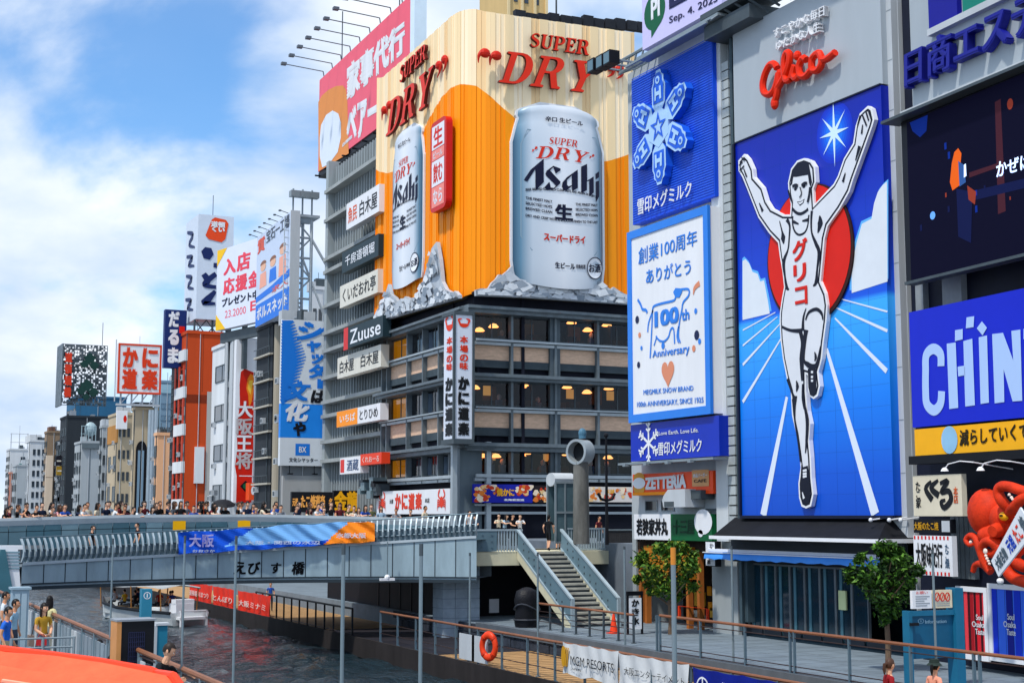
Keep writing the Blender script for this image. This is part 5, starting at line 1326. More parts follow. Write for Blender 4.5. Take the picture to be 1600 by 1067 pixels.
for y in (680, 710, 735): m.stroke(D_((425,y+5),(460,y-4)), .09, -.446, smooth=False)
for y in (720, 765, 800): m.stroke(C_((500,y),(520,y)), .09, -.446, smooth=False)
m.stroke(D_((420,880),(435,940)), [.04,.14], -.446, smooth=False)
m.build('figure', BODY, S.t).scale = (1, .5, 1)
m = MB()
for ch, a_, b_, c_, d_ in (('グ', 1246,411,1269,371), ('リ', 1247.5,443,1267,410.5), ('コ', 1250,479,1269,446)):
    x0, z0 = q(a_, b_); x1_, z1 = q(c_, d_); m.text(ch, x0, z0, x1_, z1, -.235, 0, .04)
m.build('lettering', RED, S.t)
# script logo + slogan in raised letters
m = MB(); Fz = lambda *p: [(x, -.22, z) for x, z in V(5.925, 1180, 0, p)]
for pts, r_ in ((Fz((245,640),(222,605),(180,610),(135,690),(112,790),(125,865),(170,885),(215,850),(245,770),(262,680),(258,780),(240,890),(220,960)), .15), (Fz((245,830),(300,740),(350,620),(362,520),(335,500),(312,570),(312,690),(335,755),(375,735)), .15), (Fz((375,735),(408,620),(395,700),(420,735),(455,700)), .15),
                (Fz((515,565),(485,550),(450,620),(460,705),(510,715),(560,660)), .15), (Fz((610,510),(570,560),(570,650),(620,660),(660,590),(640,505),(600,520)), .15), (Fz((655,560),(700,560),(745,530),(785,495)), .15)):
    P_, _ = catmull([tuple(p) for p in pts], None, 5); m.tube(P_, r_, 8)
for p in Fz((432,525)) + Fz((222,965)): m.sph(p, (.20, .16, .2 if p[2] > q(1200,120)[1] else .28), 10, 6)
m.build('script_logo', mat('#e02a08', .35, var=.05, name='logo_red'), S.t)
m = MB()
def sk3(body, pts, y0, e, bold):
    vs_, fs_ = glyphs(body, bold, 0, True); a_, b_, c_, d_ = [Vector(q(*p)) for p in pts]
    m.add([(r.x, y0-c*e, r.y) for r, c in [(a_.lerp(b_, x).lerp(c_.lerp(d_, x), z), c) for x, z, c in vs_]], fs_)
sk3('すこやかな毎日', [(1214,62),(1294,26),(1214,47),(1294,9)], .02, .2, .02); sk3('ゆたかな人生', [(1218,82),(1287,51),(1218,66),(1287,34)], .02, .2, .02)
m.build('slogan', WHITE, S.t)
m = MB()
for px in (1378, 1407, 1425): m.sph((q(px, 812)[0], -.5, q(1388, 812)[1]), .08, 8, 5).cyl((q(px, 812)[0], -.5, q(1388, 812)[1]), (q(px, 812)[0], .3, q(1388, 808)[1]), .03, n=5)
m.build('spot_lamps', WHITE, S.t)

# ---------------------------------------------------------------- buildings at the right edge of the view
rp = colx(1424, X=XS-.3)
fR = Fx(P=(rp.x, rp.y), vp=-80)
rW = fR.uv(1680)[0]; uR_ = lambda px, y=500: fR.uv(px, y)[0]; zR = lambda px, y: fR.uv(px, y)[1]
rb = thing('takoyaki_building', 'dark fronted building with a video screen and an octopus over its stall', 'building', (rp.x, rp.y, 0), fR.a)
zr_top = zR(1424, -40)
MB().box(0, .3, 0, rW, 9, zr_top).build('wall', NAVYD, rb)
q = local(fR, rb)
m = MB(); x0 = q(1424,100)[0]; m.box(x0, .0, q(1430,165)[1], rW, .29, zr_top); m.build('upper_cladding', mat('#aeb6ba', .55, .1, var=.1, sc=.5, streak=.2, name='upper_cladding'), rb)
m = MB()
for px in (1428, 1470, 1500): m.box(q(px,450)[0], .05, q(1430,500)[1], q(px+(12 if px != 1470 else 30),450)[0], .29, q(1430,430)[1]) if px != 1500 else None
m.build('grey_cladding', mat('#8a9094', .6, var=.2, name='mid_grey_cladding'), rb)
m = MB(); x0, z1 = q(1480, 805); x1_, z0 = q(1520, 905)
for i in range(5): m.box(x0+(x1_-x0)*i/5+.02, .1, z0, x0+(x1_-x0)*(i+1)/5-.02, .29, z1)
m.build('shutter', mat('#7d878c', .5, .2, var=.2, name='grey_shutter'), rb)
S = Sign(fR, 'estate_agent_sign', 'pale sign board with raised navy Japanese lettering over the video screen', 'sign', 1427, 1660, 0, 168, mat('#a7b0b6', .5, .1, var=.08, sc=.5, streak=.2, name='pale_sign_board'), .4, .7)
q = S.px; m = MB()
def skx(body, pts, y0, e, bold, M_=None):
    vs_, fs_ = glyphs(body, bold, 0, True); a_, b_, c_, d_ = [Vector(q(*p)) for p in pts]
    (M_ or m).add([(r.x, y0-c*e, r.y) for r, c in [(a_.lerp(b_, x).lerp(c_.lerp(d_, x), z), c) for x, z, c in vs_]], fs_)
skx('日商エステム', [(1426,141),(1690,28),(1426,84),(1690,-48)], -.05, .3, .03)
m.build('lettering', mat('#1a1f8a', .4, var=.05, name='navy_letter'), S.t)
m = MB(); a_ = q(1459, 45); b_ = q(1505, 40); m.box(a_[0], -.2, q(1459,47)[1], q(1504,40)[0], .05, q(1459,47)[1]+4.5); m.build('logo_block', mat('#12128c', .4, var=.05, name='logo_navy'), S.t)
m = MB(); m.box(q(1512,20)[0], -.2, q(1512,22)[1], q(1640,-20)[0], .05, q(1512,22)[1]+4.5); m.build('logo_block', mat('#0d7a6a', .4, var=.05, name='logo_green'), S.t)
m = MB().box(q(1459,45)[0]-.05, -.25, q(1459,47)[1]-.25, q(1640,40)[0], .02, q(1459,47)[1]-.02).box(-.1, -.5, -.35, S.W, .2, -.2); m.build('lower_ledge', GREYW, S.t)
# video screen: emits its own picture
S = Sign(fR, 'video_screen', 'dark video screen showing a night scene with an orange clad figure', 'screen', 1416, 1660, 189, 441, None, .5, 1.1)
q = S.px; W_, H_ = S.W, S.H
MB().box(0, 0, 0, W_, .5, H_).build('housing', mat('#0b0c18', .4, var=.1, name='screen_black'), S.t)
def em(c, s): return mat(c, .6, var=0, emit=s, spec=.03, name='screen_glow')
m = MB(); quadp = lambda k, y, *pts: m.mat(k).prism(ccw([q(*p) for p in pts]), y)
quadp(0, -.01, (1417,192),(1640,98),(1640,395),(1424,438))
rs_ = random.Random(3)
quadp(1, -.014, (1422,192),(1450,180),(1448,205),(1438,215),(1426,205))
quadp(7, -.014, (1555,160),(1564,155),(1572,330),(1560,335)); quadp(7, -.015, (1515,270),(1560,255),(1560,262),(1515,278)); quadp(8, -.015, (1515,300),(1640,270),(1640,285),(1515,315))
quadp(2, -.02, (1492,238),(1498,232),(1503,240),(1502,252),(1500,290),(1489,298),(1485,285),(1488,255)); quadp(3, -.022, (1498,252),(1507,258),(1510,285),(1500,292)); quadp(4, -.024, (1507,258),(1510,256),(1511,275),(1507,278))
quadp(5, -.02, (1512,290),(1526,300),(1524,320),(1514,312)); quadp(8, -.019, (1495,295),(1520,300),(1518,380),(1498,370))
c_ = q(1458, 337); m.mat(6).prism(arc(c_[0], c_[1], .14, .14, 0, 340, 14), -.02); c_ = q(1579, 163); m.mat(5).prism(arc(c_[0], c_[1], .14, .18, 0, 340, 12), -.02)
for i in range(11):
    px, py = 1430+rs_.random()*200, 215+rs_.random()*190; py -= (px-1430)*.2; s_ = .05+.07*rs_.random(); c_ = q(px, py); m.mat(rs_.choice([7,8,8,1,5])).quad((c_[0],-.018,c_[1]),(c_[0]+s_,-.018,c_[1]),(c_[0]+s_,-.018,c_[1]+s_*2),(c_[0],-.018,c_[1]+s_*2))
vs_, fs_ = glyphs('かぜは', .02, 0, False); a_, b_, c_, d_ = [Vector(q(*p)) for p in [(1558,278),(1612,262),(1558,254),(1612,240)]]
m.mat(4).add([(r.x, -.03-e*.003, r.y) for r, e in [(a_.lerp(b_, x).lerp(c_.lerp(d_, x), z), e) for x, z, e in vs_]], fs_)
m.build('screen_picture', [em('#0a0a1e', .5), em('#0c2470', .6), em('#c05018', .6), em('#2a4a80', .5), em('#c8dcff', .8), em('#7a3024', .5), em('#5a90d8', .6), em('#3a1c26', .5), em('#10163a', .5)], S.t)
m = MB().box(-.5, -.5, H_+.02, W_, .3, H_+.12).box(-.02, -.06, -.1, W_, .4, 0); m.build('screen_trim', DSTEEL, S.t)
S = Sign(fR, 'blue_rental_sign', 'royal blue sign with big pale block letters above a yellow strip', 'sign', 1426, 1660, 487, 668, mat('#0b22c4', .4, var=.04, name='royal_blue'), .5, .9)
q = S.px; m = MB()
def txt4(body, pts, k, y, bold=.03):
    vs_, fs_ = glyphs(body, bold, 0, False); a_, b_, c_, d_ = [Vector(q(*p)) for p in pts]
    m.mat(k).add([(r.x, y-e*.003, r.y) for r, e in [(a_.lerp(b_, x).lerp(c_.lerp(d_, x), z), e) for x, z, e in vs_]], fs_)
m.stroke([q(*p) for p in ((1471,572),(1470,553),(1459,545),(1448,555),(1447,580),(1447,610),(1449,631),(1460,641),(1470,631),(1472,611))], .36, -.02)
for p in (((1484,639),(1498,637),(1494,535),(1480,537)), ((1509,635),(1524,633),(1520,529),(1506,533)), ((1533,631),(1546,629),(1543,524),(1530,527)), ((1498,588),(1509,586),(1508,571),(1497,573))): quadp2 = m.mat(0).prism(ccw([q(*x) for x in p]), -.02)
for p in (((1493,533),(1505,530),(1505,514),(1493,516)), ((1510,513),(1522,511),(1523,494),(1511,496)), ((1527,513),(1536,524),(1543,512),(1535,502))): m.prism(ccw([q(*x) for x in p]), -.021)
for p in (((1555,630),(1570,628),(1569,577),(1583,627),(1598,626),(1595,515),(1581,517),(1584,563),(1568,520),(1551,522)), ((1600,530),(1600,514),(1650,508),(1650,523),(1633,525),(1636,621),(1621,623),(1618,527))): m.prism(ccw([q(*x) for x in p]), -.02)
m.build('lettering', mat('#a9c6f2', .45, var=0, name='pale_blue_letter'), S.t)
S = Sign(fR, 'yellow_strip_sign', 'yellow strip sign with black Japanese writing under the royal blue sign', 'sign', 1430, 1660, 671, 712, mat('#f5b010', .45, var=.05, name='yellow_sign'), .5, .9)
q = S.px; m = MB(); txt4('減らしていくで', [(1500,697),(1608,686),(1500,672),(1608,659)], 0, -.02, .03); c_ = q(1484, 687); m.mat(1).prism(arc(c_[0], c_[1], .42, .46, 0, 345, 18), -.02); m.build('lettering', [mat('#2a2008', .5, var=0, name='dark_ink'), mat('#8fbfe0', .5, var=.1, name='pale_blue_disc')], S.t)
m = MB().box(-.1, -.2, -.3, S.W, .3, -.02); m.build('under_rail', BLACK, S.t)
# stall signs by the octopus
S = Sign(fR, 'cream_brush_sign', 'cream sign with bold black brush hiragana hung beside the octopus', 'sign', 1428, 1503, 743, 806, mat('#d8cfb8', .55, var=.08, name='cream_paper_sign'), .2, .9)
m = MB(); q = S.px; 
Z7 = lambda *p: [q(1390+x/2.91, 700+y/2.91) for x, y in p]
m.mat(0).stroke(Z7((190,150),(165,185),(195,235)), [.1,.2,.24], -.012); m.stroke(Z7((222,145),(190,180),(225,215)), [.1,.22,.24], -.014); m.stroke(Z7((230,160),(265,150),(235,200),(270,195),(280,235),(250,270),(235,245),(255,235)), [.12,.2,.16,.2,.22,.2,.16,.1], -.016)
txt4('たこ家道頓堀', [(1434,796),(1441,795),(1434,752),(1441,750)], 0, -.012) if False else S.tx(m, 'た\nこ\n家', .06,.2,.17,.85, 0); S.tx(m, '本\n店', .84,.3,.93,.7, 1); m.build('lettering', [K_, mat('#d8581c', .5, var=0, name='orange_ink2')], S.t)
S = Sign(fR, 'black_gold_sign', 'small black sign with gold characters under the cream brush sign', 'sign', 1428, 1486, 811, 832, BLACK, .2, .9)
m = MB(); S.tx(m, '大阪のたこ焼', .02,.2,.68,.8, 0); S.bx(m, .76,.1,.97,.9, 1); m.build('lettering', [mat('#d8a020', .5, var=0, name='gold_ink'), GREYW], S.t)
S = Sign(fR, 'striped_menu_sign', 'white hanging sign with red striped ends and tall black characters', 'sign', 1429, 1488, 836, 897, WHITE, .2, .9)
m = MB(); S.tx(m, '大阪味紀行', .06,.2,.76,.82, 0, bold=.03)
for i in range(10):
    S.bx(m, .02+i*.096, .9, .06+i*.096, .99, 1); S.bx(m, .02+i*.096, .01, .06+i*.096, .1, 1)
S.tx(m, 'た\nこ\n焼', .82,.2,.93,.8, 2); m.build('lettering', [K_, RED, mat('#3a5a78', .5, var=0, name='slate_ink')], S.t)
for i, (px, yy) in enumerate(((1476, 733), (1532, 732))):
    u_, z_ = fR.off(2.0).uv(px, yy); o = thing('gooseneck_lamp', ['white gooseneck lamp over the cream brush sign', 'white gooseneck lamp above the octopus head'][i], 'lamp', fR.off(2.0).pt(u_, z_), fR.a)
    MB().tube([(0,0,0),(.12,.05,.16),(.65,.1,.24),(.9,.4,.2),(.95,1.9,.0)], .02, 6).build('arm', WHITE, o); MB().lathe([(.03,.06),(.08,.03),(.13,-.06),(.12,-.065)], 12).build('lamp_shade', WHITE, o)
# octopus sculpture
oc = thing('octopus_sculpture', 'big orange red octopus sculpture with yellow eye reaching over the stall', 'sculpture', fR.pt(uR_(1555), zR(1555, 905), 1.6), fR.a)
fO = fR.off(1.6); q = local(fO, oc)
OZ = lambda x, y: q(1480+x/5.617, 730+y/5.617)
OCT = mat('#cf3410', .6, var=.35, sc=2.4, bump=.25, name='octopus_skin')
def O3(x, y, yo):
    f = fR.off(1.6-yo); u, z = f.uv(1480+x/5.617, 730+y/5.617); return (u-(Vector(oc.location)-fR.O).dot(fR.u), yo, z-oc.location.z)
m = MB(); c_ = O3(345, 395, 0); m.sph(c_, (.66, .52, .74), 24, 16); m.sph(O3(480, 450, -.1), (.42, .36, .46), 16, 10); m.sph(O3(400, 590, -.05), (.55, .4, .36), 16, 10); m.sph(O3(600, 600, .1), (.7, .4, .6), 14, 9)
m.tube([O3(455, 545, -.3), O3(425, 555, -.5), O3(395, 562, -.66)], [.24, .22, .17], 14)
def tent(pts, r0, r1, ys):
    P_ = [O3(*p, ys[min(i, len(ys)-1)]) for i, p in enumerate(pts)]; Pc, w_ = catmull(P_, [r0+(r1-r0)*i/(len(P_)-1) for i in range(len(P_))], 6); m.tube([tuple(p) for p in Pc], w_, 12)
tent([(860,215),(760,225),(660,205),(540,168),(470,172),(450,225),(490,310),(560,375)], .15, .17, [-.3,-.4,-.5,-.55,-.55,-.55,-.5,-.3]); tent([(540,400),(590,350),(640,290),(720,255),(860,240)], .17, .15, [-.3,-.5,-.55,-.5,-.4])
tent([(440,700),(390,650),(330,660),(300,720),(310,800),(350,880),(375,915)], .17, .09, [-.4,-.5,-.5,-.5,-.5,-.45]); tent([(330,740),(420,760),(450,700),(430,640)], .12, .15, [-.35,-.4,-.4,-.3])
tent([(320,800),(280,700),(250,620),(200,600),(165,640),(195,680),(235,672)], .15, .05, [-.2,-.25,-.25,-.25,-.3,-.35]); tent([(380,910),(310,850),(250,855),(225,915)], .13, .08, [-.4,-.35,-.3])
tent([(700,640),(590,740),(530,830),(540,920),(610,980),(740,1010),(860,1000)], .20, .18, [-.3,-.5,-.55,-.55,-.5,-.5]); tent([(740,640),(620,730),(590,800),(650,860),(760,880),(860,870)], .19, .17, [-.2,-.4,-.45,-.45,-.4])
m.build('body', OCT, oc, smooth='auto')
c_ = O3(497, 428, -.42); m = MB().mat(2).sph(O3(497, 428, -.30), (.24, .16, .21), 14, 8).mat(0).sph(c_, (.18, .12, .14), 14, 8); m.mat(1).sph((c_[0]+.01, -.53, c_[2]+.02), (.09, .03, .03), 10, 6); m.build('eye', [mat('#f0a818', .3, var=0, name='eye_yellow'), BLACK, OCT], oc, smooth='auto')
m = MB()
for x, y, r_ in ((335,735,.09),(340,775,.05),(350,800,.05),(362,822,.04),(372,845,.04),(205,655,.05),(545,240,.05),(565,265,.05),(575,280,.04)): m.sph(O3(x, y, -.66), (r_, .05, r_), 8, 5)
m.build('suckers', mat('#e8d8cc', .5, var=.1, name='sucker_white'), oc)
# slanted banner held by the octopus
sb = thing('slanted_banner', 'white slanted banner with red, blue and grey characters held by the octopus', 'banner', fR.pt(uR_(1560), zR(1560, 905), 2.9), fR.a)
fB = fR.off(2.9); q = local(fB, sb); cs = [q(1480+x/5.617, 730+y/5.617) for x, y in ((385,820),(450,960),(760,560),(640,350))]
MB().prism(ccw(cs), 0, .06).build('cloth', mat('#d3dae2', .6, var=.08, name='banner_white'), sb)
m = MB(); a_, b_, c_, d_ = [Vector(x) for x in cs]
def along(body, f0, f1, k, s0=.18, s1=.82):
    vs_, fs_ = glyphs(body, .04, 0, False)
    m.mat(k).add([(r.x, -.015-e*.003, r.y) for r, e in [(a_.lerp(d_, f0+(f1-f0)*x).lerp(b_.lerp(c_, f0+(f1-f0)*x), s1-(s1-s0)*z), e) for x, z, e in vs_]], fs_)
along('大阪名物', .06, .36, 2); along('元祖', .42, .60, 1); along('たこ', .64, .80, 0); along('焼', .84, .95, 2)
m.build('lettering', [mat('#d84030', .5, var=0, name='banner_red'), mat('#2448b8', .5, var=0, name='banner_blue_ink'), mat('#50606c', .5, var=0, name='banner_grey')], sb)
fs3 = fR.off(2.2); sp_ = thing('spotlight', 'small white spotlight at the foot of the slanted banner', 'lamp', fs3.pt(*fs3.uv(1563, 911)), fR.a)
MB().sph((0,0,.07), (.12,.1,.09), 10, 6).build('housing', WHITE, sp_); MB().box(-.07,-.06,-.05,.07,.06,.0).build('base', STEEL, sp_)
# poster panels in white frames
for (x0, x1_, yt, yb, base, cols, lab) in ((1499, 1544, 916, 1026, '#3c0a12', ['#d8202c', '#e8404a', '#a0141e'], 'red curtain poster in a white frame beside the information board'), (1549, 1660, 912, 1030, '#08104a', ['#1438d0', '#3a70f0', '#0c1c90'], 'blue curtain poster in a white frame under the octopus')):
    S = Sign(fR, 'poster_panel', lab, 'poster', x0, x1_, yt, yb, mat(base, .4, var=.1, name='poster_dark'), .15, .5, frame=WHITE, fw=.14)
    m = MB(); n = 5 if x1_ < 1600 else 9
    for i in range(n):
        f_ = (i+.15)/n; S.bx(m, f_, .05, f_+.10, .95, i % 3, -.006); S.bx(m, f_+.105, .05, f_+.12, .95, 1, -.007)
    m.build('print', [mat(c, .4, var=.05, name='poster_band') for c in cols], S.t)
    m = MB(); wf = 1 if x1_ < 1600 else .42
    S.tx(m, 'Soul', .62*wf, .55, .86*wf, .63); S.tx(m, 'Osaka', .48*wf, .45, .90*wf, .53); S.tx(m, 'Taste', .58*wf, .35, .88*wf, .43); m.build('lettering', WHITE, S.t)
# ---------------------------------------------------------------- row of buildings along the far part of the south bank
def windows(parent, a, x0, x1, z0, z1, nx, nz, wx=.6, wz=.55, y=0, frame=None, pane=None, sill=False):
    """individual framed windows on a wall whose local plane is turned by angle a inside the parent"""
    cx, cz = (x1-x0)/nx, (z1-z0)/nz
    m0 = m1 = None
    for i in range(nx):
        for j in range(nz):
            px_, pz_ = x0+cx*(i+.5), z0+cz*(j+.5); hw, hz = cx*wx/2, cz*wz/2
            if m0 is None:
                m = MB(); t_ = min(.09, hw*.2)
                m.box(-hw, -.06, -hz, -hw+t_, .02, hz).box(hw-t_, -.06, -hz, hw, .02, hz).box(-hw+t_, -.06, hz-t_, hw-t_, .02, hz).box(-hw+t_, -.09, -hz, hw-t_, .02, -hz+t_).box(-t_/2, -.05, -hz+t_, t_/2, .02, hz-t_)
                o = m.build('window', frame or DSTEEL, parent); p_ = MB().quad((-hw+t_, -.015, -hz+t_), (hw-t_, -.015, -hz+t_), (hw-t_, -.015, hz-t_), (-hw+t_, -.015, hz-t_)).build('pane', pane or FGLASS, o); m0, m1 = o.data, p_.data
            else:
                o = bpy.data.objects.new('window', m0); COL.objects.link(o); o.parent = parent; p_ = bpy.data.objects.new('pane', m1); COL.objects.link(p_); p_.parent = o
            r = Matrix.Rotation(a, 4, 'Z'); v = r @ Vector((px_, y, pz_)); o.location = v; o.rotation_euler = (0, 0, a)
class Bld:
    """box building: north face seen from pxL (far) to pxR (near), west face from pxR to pxW; wall top seen at row yt"""
    def __init__(s, name, label, pxL, pxR, pxW, yt, wall, X=XS, base=0, cat='building'):
        a_ = colx(pxR, X=X); b_ = colx(pxL, X=X); c_ = colx(pxW, Y=a_.y)
        s.D = b_.y-a_.y; s.Wd = c_.x-a_.x; s.P = (X, a_.y); s.H = zat(X, a_.y, yt)
        s.t = thing(name, label, cat, (X, a_.y, base)); s.H -= base
        MB().box(0, 0, 0, s.Wd, s.D, s.H).build('wall', wall, s.t)
        m = MB(); t_ = .25; m.box(-.12, -.12, s.H, s.Wd+.1, 0.1, s.H+.35).box(-.12, .1, s.H, .12, s.D, s.H+.35); m.build('parapet', wall, s.t)
        rb2 = random.Random(name); m = MB()
        for i in range(3):
            x = s.Wd*rb2.random()*.6; y = .6+min(s.D, 6)*rb2.random()*.6; MB().box(x, y, s.H, x+.5+rb2.random()*.7, y+.6+rb2.random(), s.H+.5+rb2.random()*.9).build('roof_unit', [GREYW, DSTEEL][i % 2], s.t)
        m.cyl((s.Wd*.3, .4, s.H), (s.Wd*.3, .4, s.H+1.2+rb2.random()), .03, n=5); m.build('aerial', DSTEEL, s.t)
        m = MB(); n = 5
        for i in range(n):
            for k in range(2):
                if rb2.random() < .7: y = s.D*(.15+.8*rb2.random()); z = s.H*(.12+.8*(i+rb2.random()*.3)/n); MB().box(-.35, y, z, -.02, y+.7, z+.5).mat(1).box(-.36, y+.1, z+.08, -.352, y+.6, z+.42).build('air_conditioner', [GREYW, DSTEEL], s.t)
        y = s.D*rb2.random()*.5; m.cyl((-.08, y, 0), (-.08, y, s.H), .05, n=5).build('drain_pipe', DSTEEL, s.t); m = MB(); x = s.Wd*(.15+.5*rb2.random()); m.cyl((x, -.08, 0), (x, -.08, s.H), .04, n=5).build('drain_pipe', GREYW, s.t)
        s.fw = Fy(s.P); s.fn = Fx(X=X)
    def w(s, px, py):                         # image point on the west face -> local x, z
        u, z = s.fw.uv(px, py); return u, z - s.t.location.z
    def nwin(s, nx, nz, z0=.15, z1=.95, **k):     # north face: local x runs towards -Y
        windows(s.t, -pi/2, -s.D, 0, s.H*z0, s.H*z1, nx, nz, **k)
    def wwin(s, nx, nz, x0=0., x1=1., z0=.1, z1=.95, **k):
        windows(s.t, 0, s.Wd*x0, s.Wd*x1, s.H*z0, s.H*z1, nx, nz, **k)
    def bands(s, nm, zs, h, m_, d=.25):
        m = MB()
        for z in zs: m.box(-d, -.02, z, .02, s.D, z+h)
        m.build(nm, m_, s.t)
def fm(c, **k): return mat(c, .7, var=.16, sc=.25, streak=.2, name=k.pop('name', 'weathered_wall'), **k)
PALEW = fm('#c9cdd0'); BEIGE = fm('#b9a98e'); OCHRE = fm('#b07c3c'); BLUEB = fm('#2d6488'); GREYB = fm('#a3aaae'); TAN = fm('#8f7a64'); DARKB = fm('#2a3036'); ORB = fm('#c2471b'); BGB = fm('#7591a6'); PEACH = fm('#e8b48a'); WHB = fm('#d5d9dc')
b = Bld('white_office', 'farthest white office block with a bare scaffold frame on its roof', 6, 12, 60, 703, PALEW); b.nwin(3, 9); b.wwin(3, 8, x0=.3)
m = MB()
for x in (.05, .5, .95):
    m.cyl((b.Wd*x*.6, 1, b.H), (b.Wd*x*.6, 1, b.H+3.6), .10, n=5)
for z in (1.7, 3.5): m.cyl((0, 1, b.H+z), (b.Wd*.6, 1, b.H+z), .08, n=5)
m.cyl((b.Wd*.3, 1, b.H+3.6), (b.Wd*.3, 1, b.H+5.2), .05, n=5); m.build('roof_scaffold', GREYW, b.t)
b = Bld('stepped_office', 'far white block with a stepped top and two dark openings', 40, 43, 74, 690, PALEW); b.wwin(4, 8, x0=.1)
m = MB().box(b.Wd*.0, 1, b.H, b.Wd*.6, 8, b.H+1.4); m.build('stair_tower', PALEW, b.t); windows(b.t, 0, b.Wd*.3, b.Wd*.7, b.H+.2, b.H+1.2, 1, 1, y=.99)
b = Bld('low_grey_block', 'low pale grey block with a big blank white panel', 17, 24, 68, 728, GREYB); b.wwin(4, 4, z0=.05, z1=.6); b.nwin(3, 5)
x0, z0 = b.w(43, 751); x1, z1 = b.w(64, 727); MB().box(x0, -.3, z0, x1, 0, z1).build('blank_panel', WHITE, b.t)
m = MB()
for i in range(4): m.box(b.Wd*(.1+.22*i), 1, b.H, b.Wd*(.2+.22*i), 2, b.H+.6)
m.build('roof_units', mat('#5a8a8a', .6, var=.2, name='verdigris'), b.t)
b = Bld('salmon_pier_house', 'thin house with a salmon coloured pier at the far end of the row', 11, 13, 19, 740, fm('#c98a74')); b.nwin(1, 5)
b = Bld('tan_tower_house', 'narrow tan tower house with a cream vertical sign', 65, 70, 92, 676, TAN); b.nwin(2, 8); b.wwin(2, 7, x0=.5)
m = MB().box(b.Wd*.1, .5, b.H, b.Wd*.55, 3, b.H+1.1); m.build('roof_hut', fm('#7a5a4a'), b.t)
S = Sign(b.fw, 'vertical_sign', 'blank cream vertical sign on the narrow tan tower house', 'sign', 69, 82, 711, 803, mat('#dcc8b0', .5, var=.1, streak=.1, name='cream_sign'), .6, .9)
m = MB().box(0, -.01, S.H*.62, S.W, 0, S.H*.63); m.build('joint', TAN, S.t)
b = Bld('clutter_house', 'dark narrow house crowded with small colourful signs', 84, 92, 112, 690, DARKB); b.nwin(2, 8); b.wwin(2, 6)
for nm_, lab, x0, x1, yt, yb, c in (('shop_sign', 'small black square sign on the dark cluttered house', 87, 97, 712, 727, '#1a1a24'), ('shop_sign', 'small mustard sign below the black square one', 88, 98, 728, 742, '#a8862c'), ('shop_sign', 'pale blue flag shaped sign high beside the concrete block', 104, 115, 711, 737, '#2f86d0')):
    S = Sign(b.fw, nm_, lab, 'sign', x0, x1, yt, yb, mat(c, .5, var=.15, name='small_sign'), .4, 1.2); MB().box(S.W*.15, -.01, S.H*.4, S.W*.85, 0, S.H*.55).build('lettering', CRM, S.t)
b = Bld('lattice_tower_block', 'dark block topped by a tall openwork lattice sign tower', 89, 100, 166, 652, DARKB); b.nwin(3, 7)
S = Sign(b.fw, 'lattice_sign', 'tall openwork lattice sign with green pine shapes and red vertical writing', 'sign', 96, 167, 537, 632, None, .3, .2)
W_, H_ = S.W, S.H; m = MB(); rl = random.Random(5)
n = 16; k_ = 22
for i in range(n):
    for j in range(k_):
        x, z = W_*(i+.5)/n, H_*(j+.5)/k_; rx, rz = W_/n*.52, H_/k_*.52
        m.stroke(arc(x, z, rx, rz, 200*(j % 2)-20, 200*(j % 2)+170, 6), .08, -.02*((i+j) % 3)-.002*i, .1, smooth=False)
for x in (0, W_*.25, W_*.5, W_*.75, W_): m.box(x-.05, .12, 0, x+.05, .2, H_)
for z in (0, H_*.33, H_*.66, H_): m.box(-.05, .22, z-.05, W_+.05, .3, z+.05)
rk = random.Random(2)
for i in range(24):
    for j in range(34):
        if rk.random() < .62: m.box(W_*i/24, .6+.01*((i+j) % 2), H_*j/34, W_*(i+1)/24, .7, H_*(j+1)/34)
m.build('lattice', mat('#5d676e', .5, .2, var=.3, sc=.3, name='lattice_grey'), S.t)
m = MB(); 
for x, z, r in ((.60,.78,.9),(.48,.68,.7),(.70,.66,.75),(.55,.33,1.0),(.43,.24,.75),(.70,.22,.8),(.54,.14,.6)):
    m.prism([(x*W_+r*cos(t_)*(1+.2*sin(5*t_)), z*H_+r*.8*sin(t_)*(1+.2*cos(4*t_))) for t_ in [2*pi*i/18 for i in range(18)]], -.3-.01*r, -.1)
m.build('pine_shapes', mat('#173a35', .6, var=.2, name='pine_green'), S.t)
m = MB()
for i, ch in enumerate('道頓堀橋'): m.text(ch, W_*.03, H_*(.88-.19*(i+1)), W_*.2, H_*(.88-.19*i-.02), -.35, .1, .06)
m.build('lettering', mat('#d0391c', .5, var=0, name='vermilion'), S.t)
m = MB().box(-.15, .3, -.1, .1, 6, H_+.1)
for i in range(10): m.box(-.2, 1+i*.5, 0, -.155, 1.2+i*.5, H_)
m.build('side_screen', mat('#7b8790', .5, var=.25, name='grey_screen'), S.t)
m = MB().cyl((W_*.88, .3, H_), (W_*.88, .3, H_+3.8), .05, n=5); m.build('mast', DSTEEL, S.t)
b = Bld('blue_building', 'big plain blue building behind the concrete block', 98, 113, 192, 621, BLUEB, X=XS+4); b.nwin(3, 9)
b = Bld('concrete_block', 'windowless grey concrete block with steel platforms on its roof', 113, 124, 152, 692, GREYB); b.nwin(3, 6)
m = MB()
for z in (0.3, 1.4, 2.6):
    m.box(0, 1, b.H+z, b.Wd*.85, 1.2, b.H+z+.1)
for i in range(5): m.box(b.Wd*.2*i, .9, b.H, b.Wd*.2*i+.1, .99, b.H+2.7)
m.sph((b.Wd*.55, 1.5, b.H+2.2), (.9, .7, 1.1), 12, 8); m.build('roof_platform', mat('#9fb4ba', .5, .2, var=.2, name='pale_steel'), b.t)
MB().box(b.Wd*.0, -.4, b.H-.8, b.Wd*1.0, 0, b.H).box(b.Wd*.48, -.05, 0, b.Wd*.5, 0, b.H-.9).build('cornice', mat('#5a666c', .7, var=.2, name='dark_cornice'), b.t)
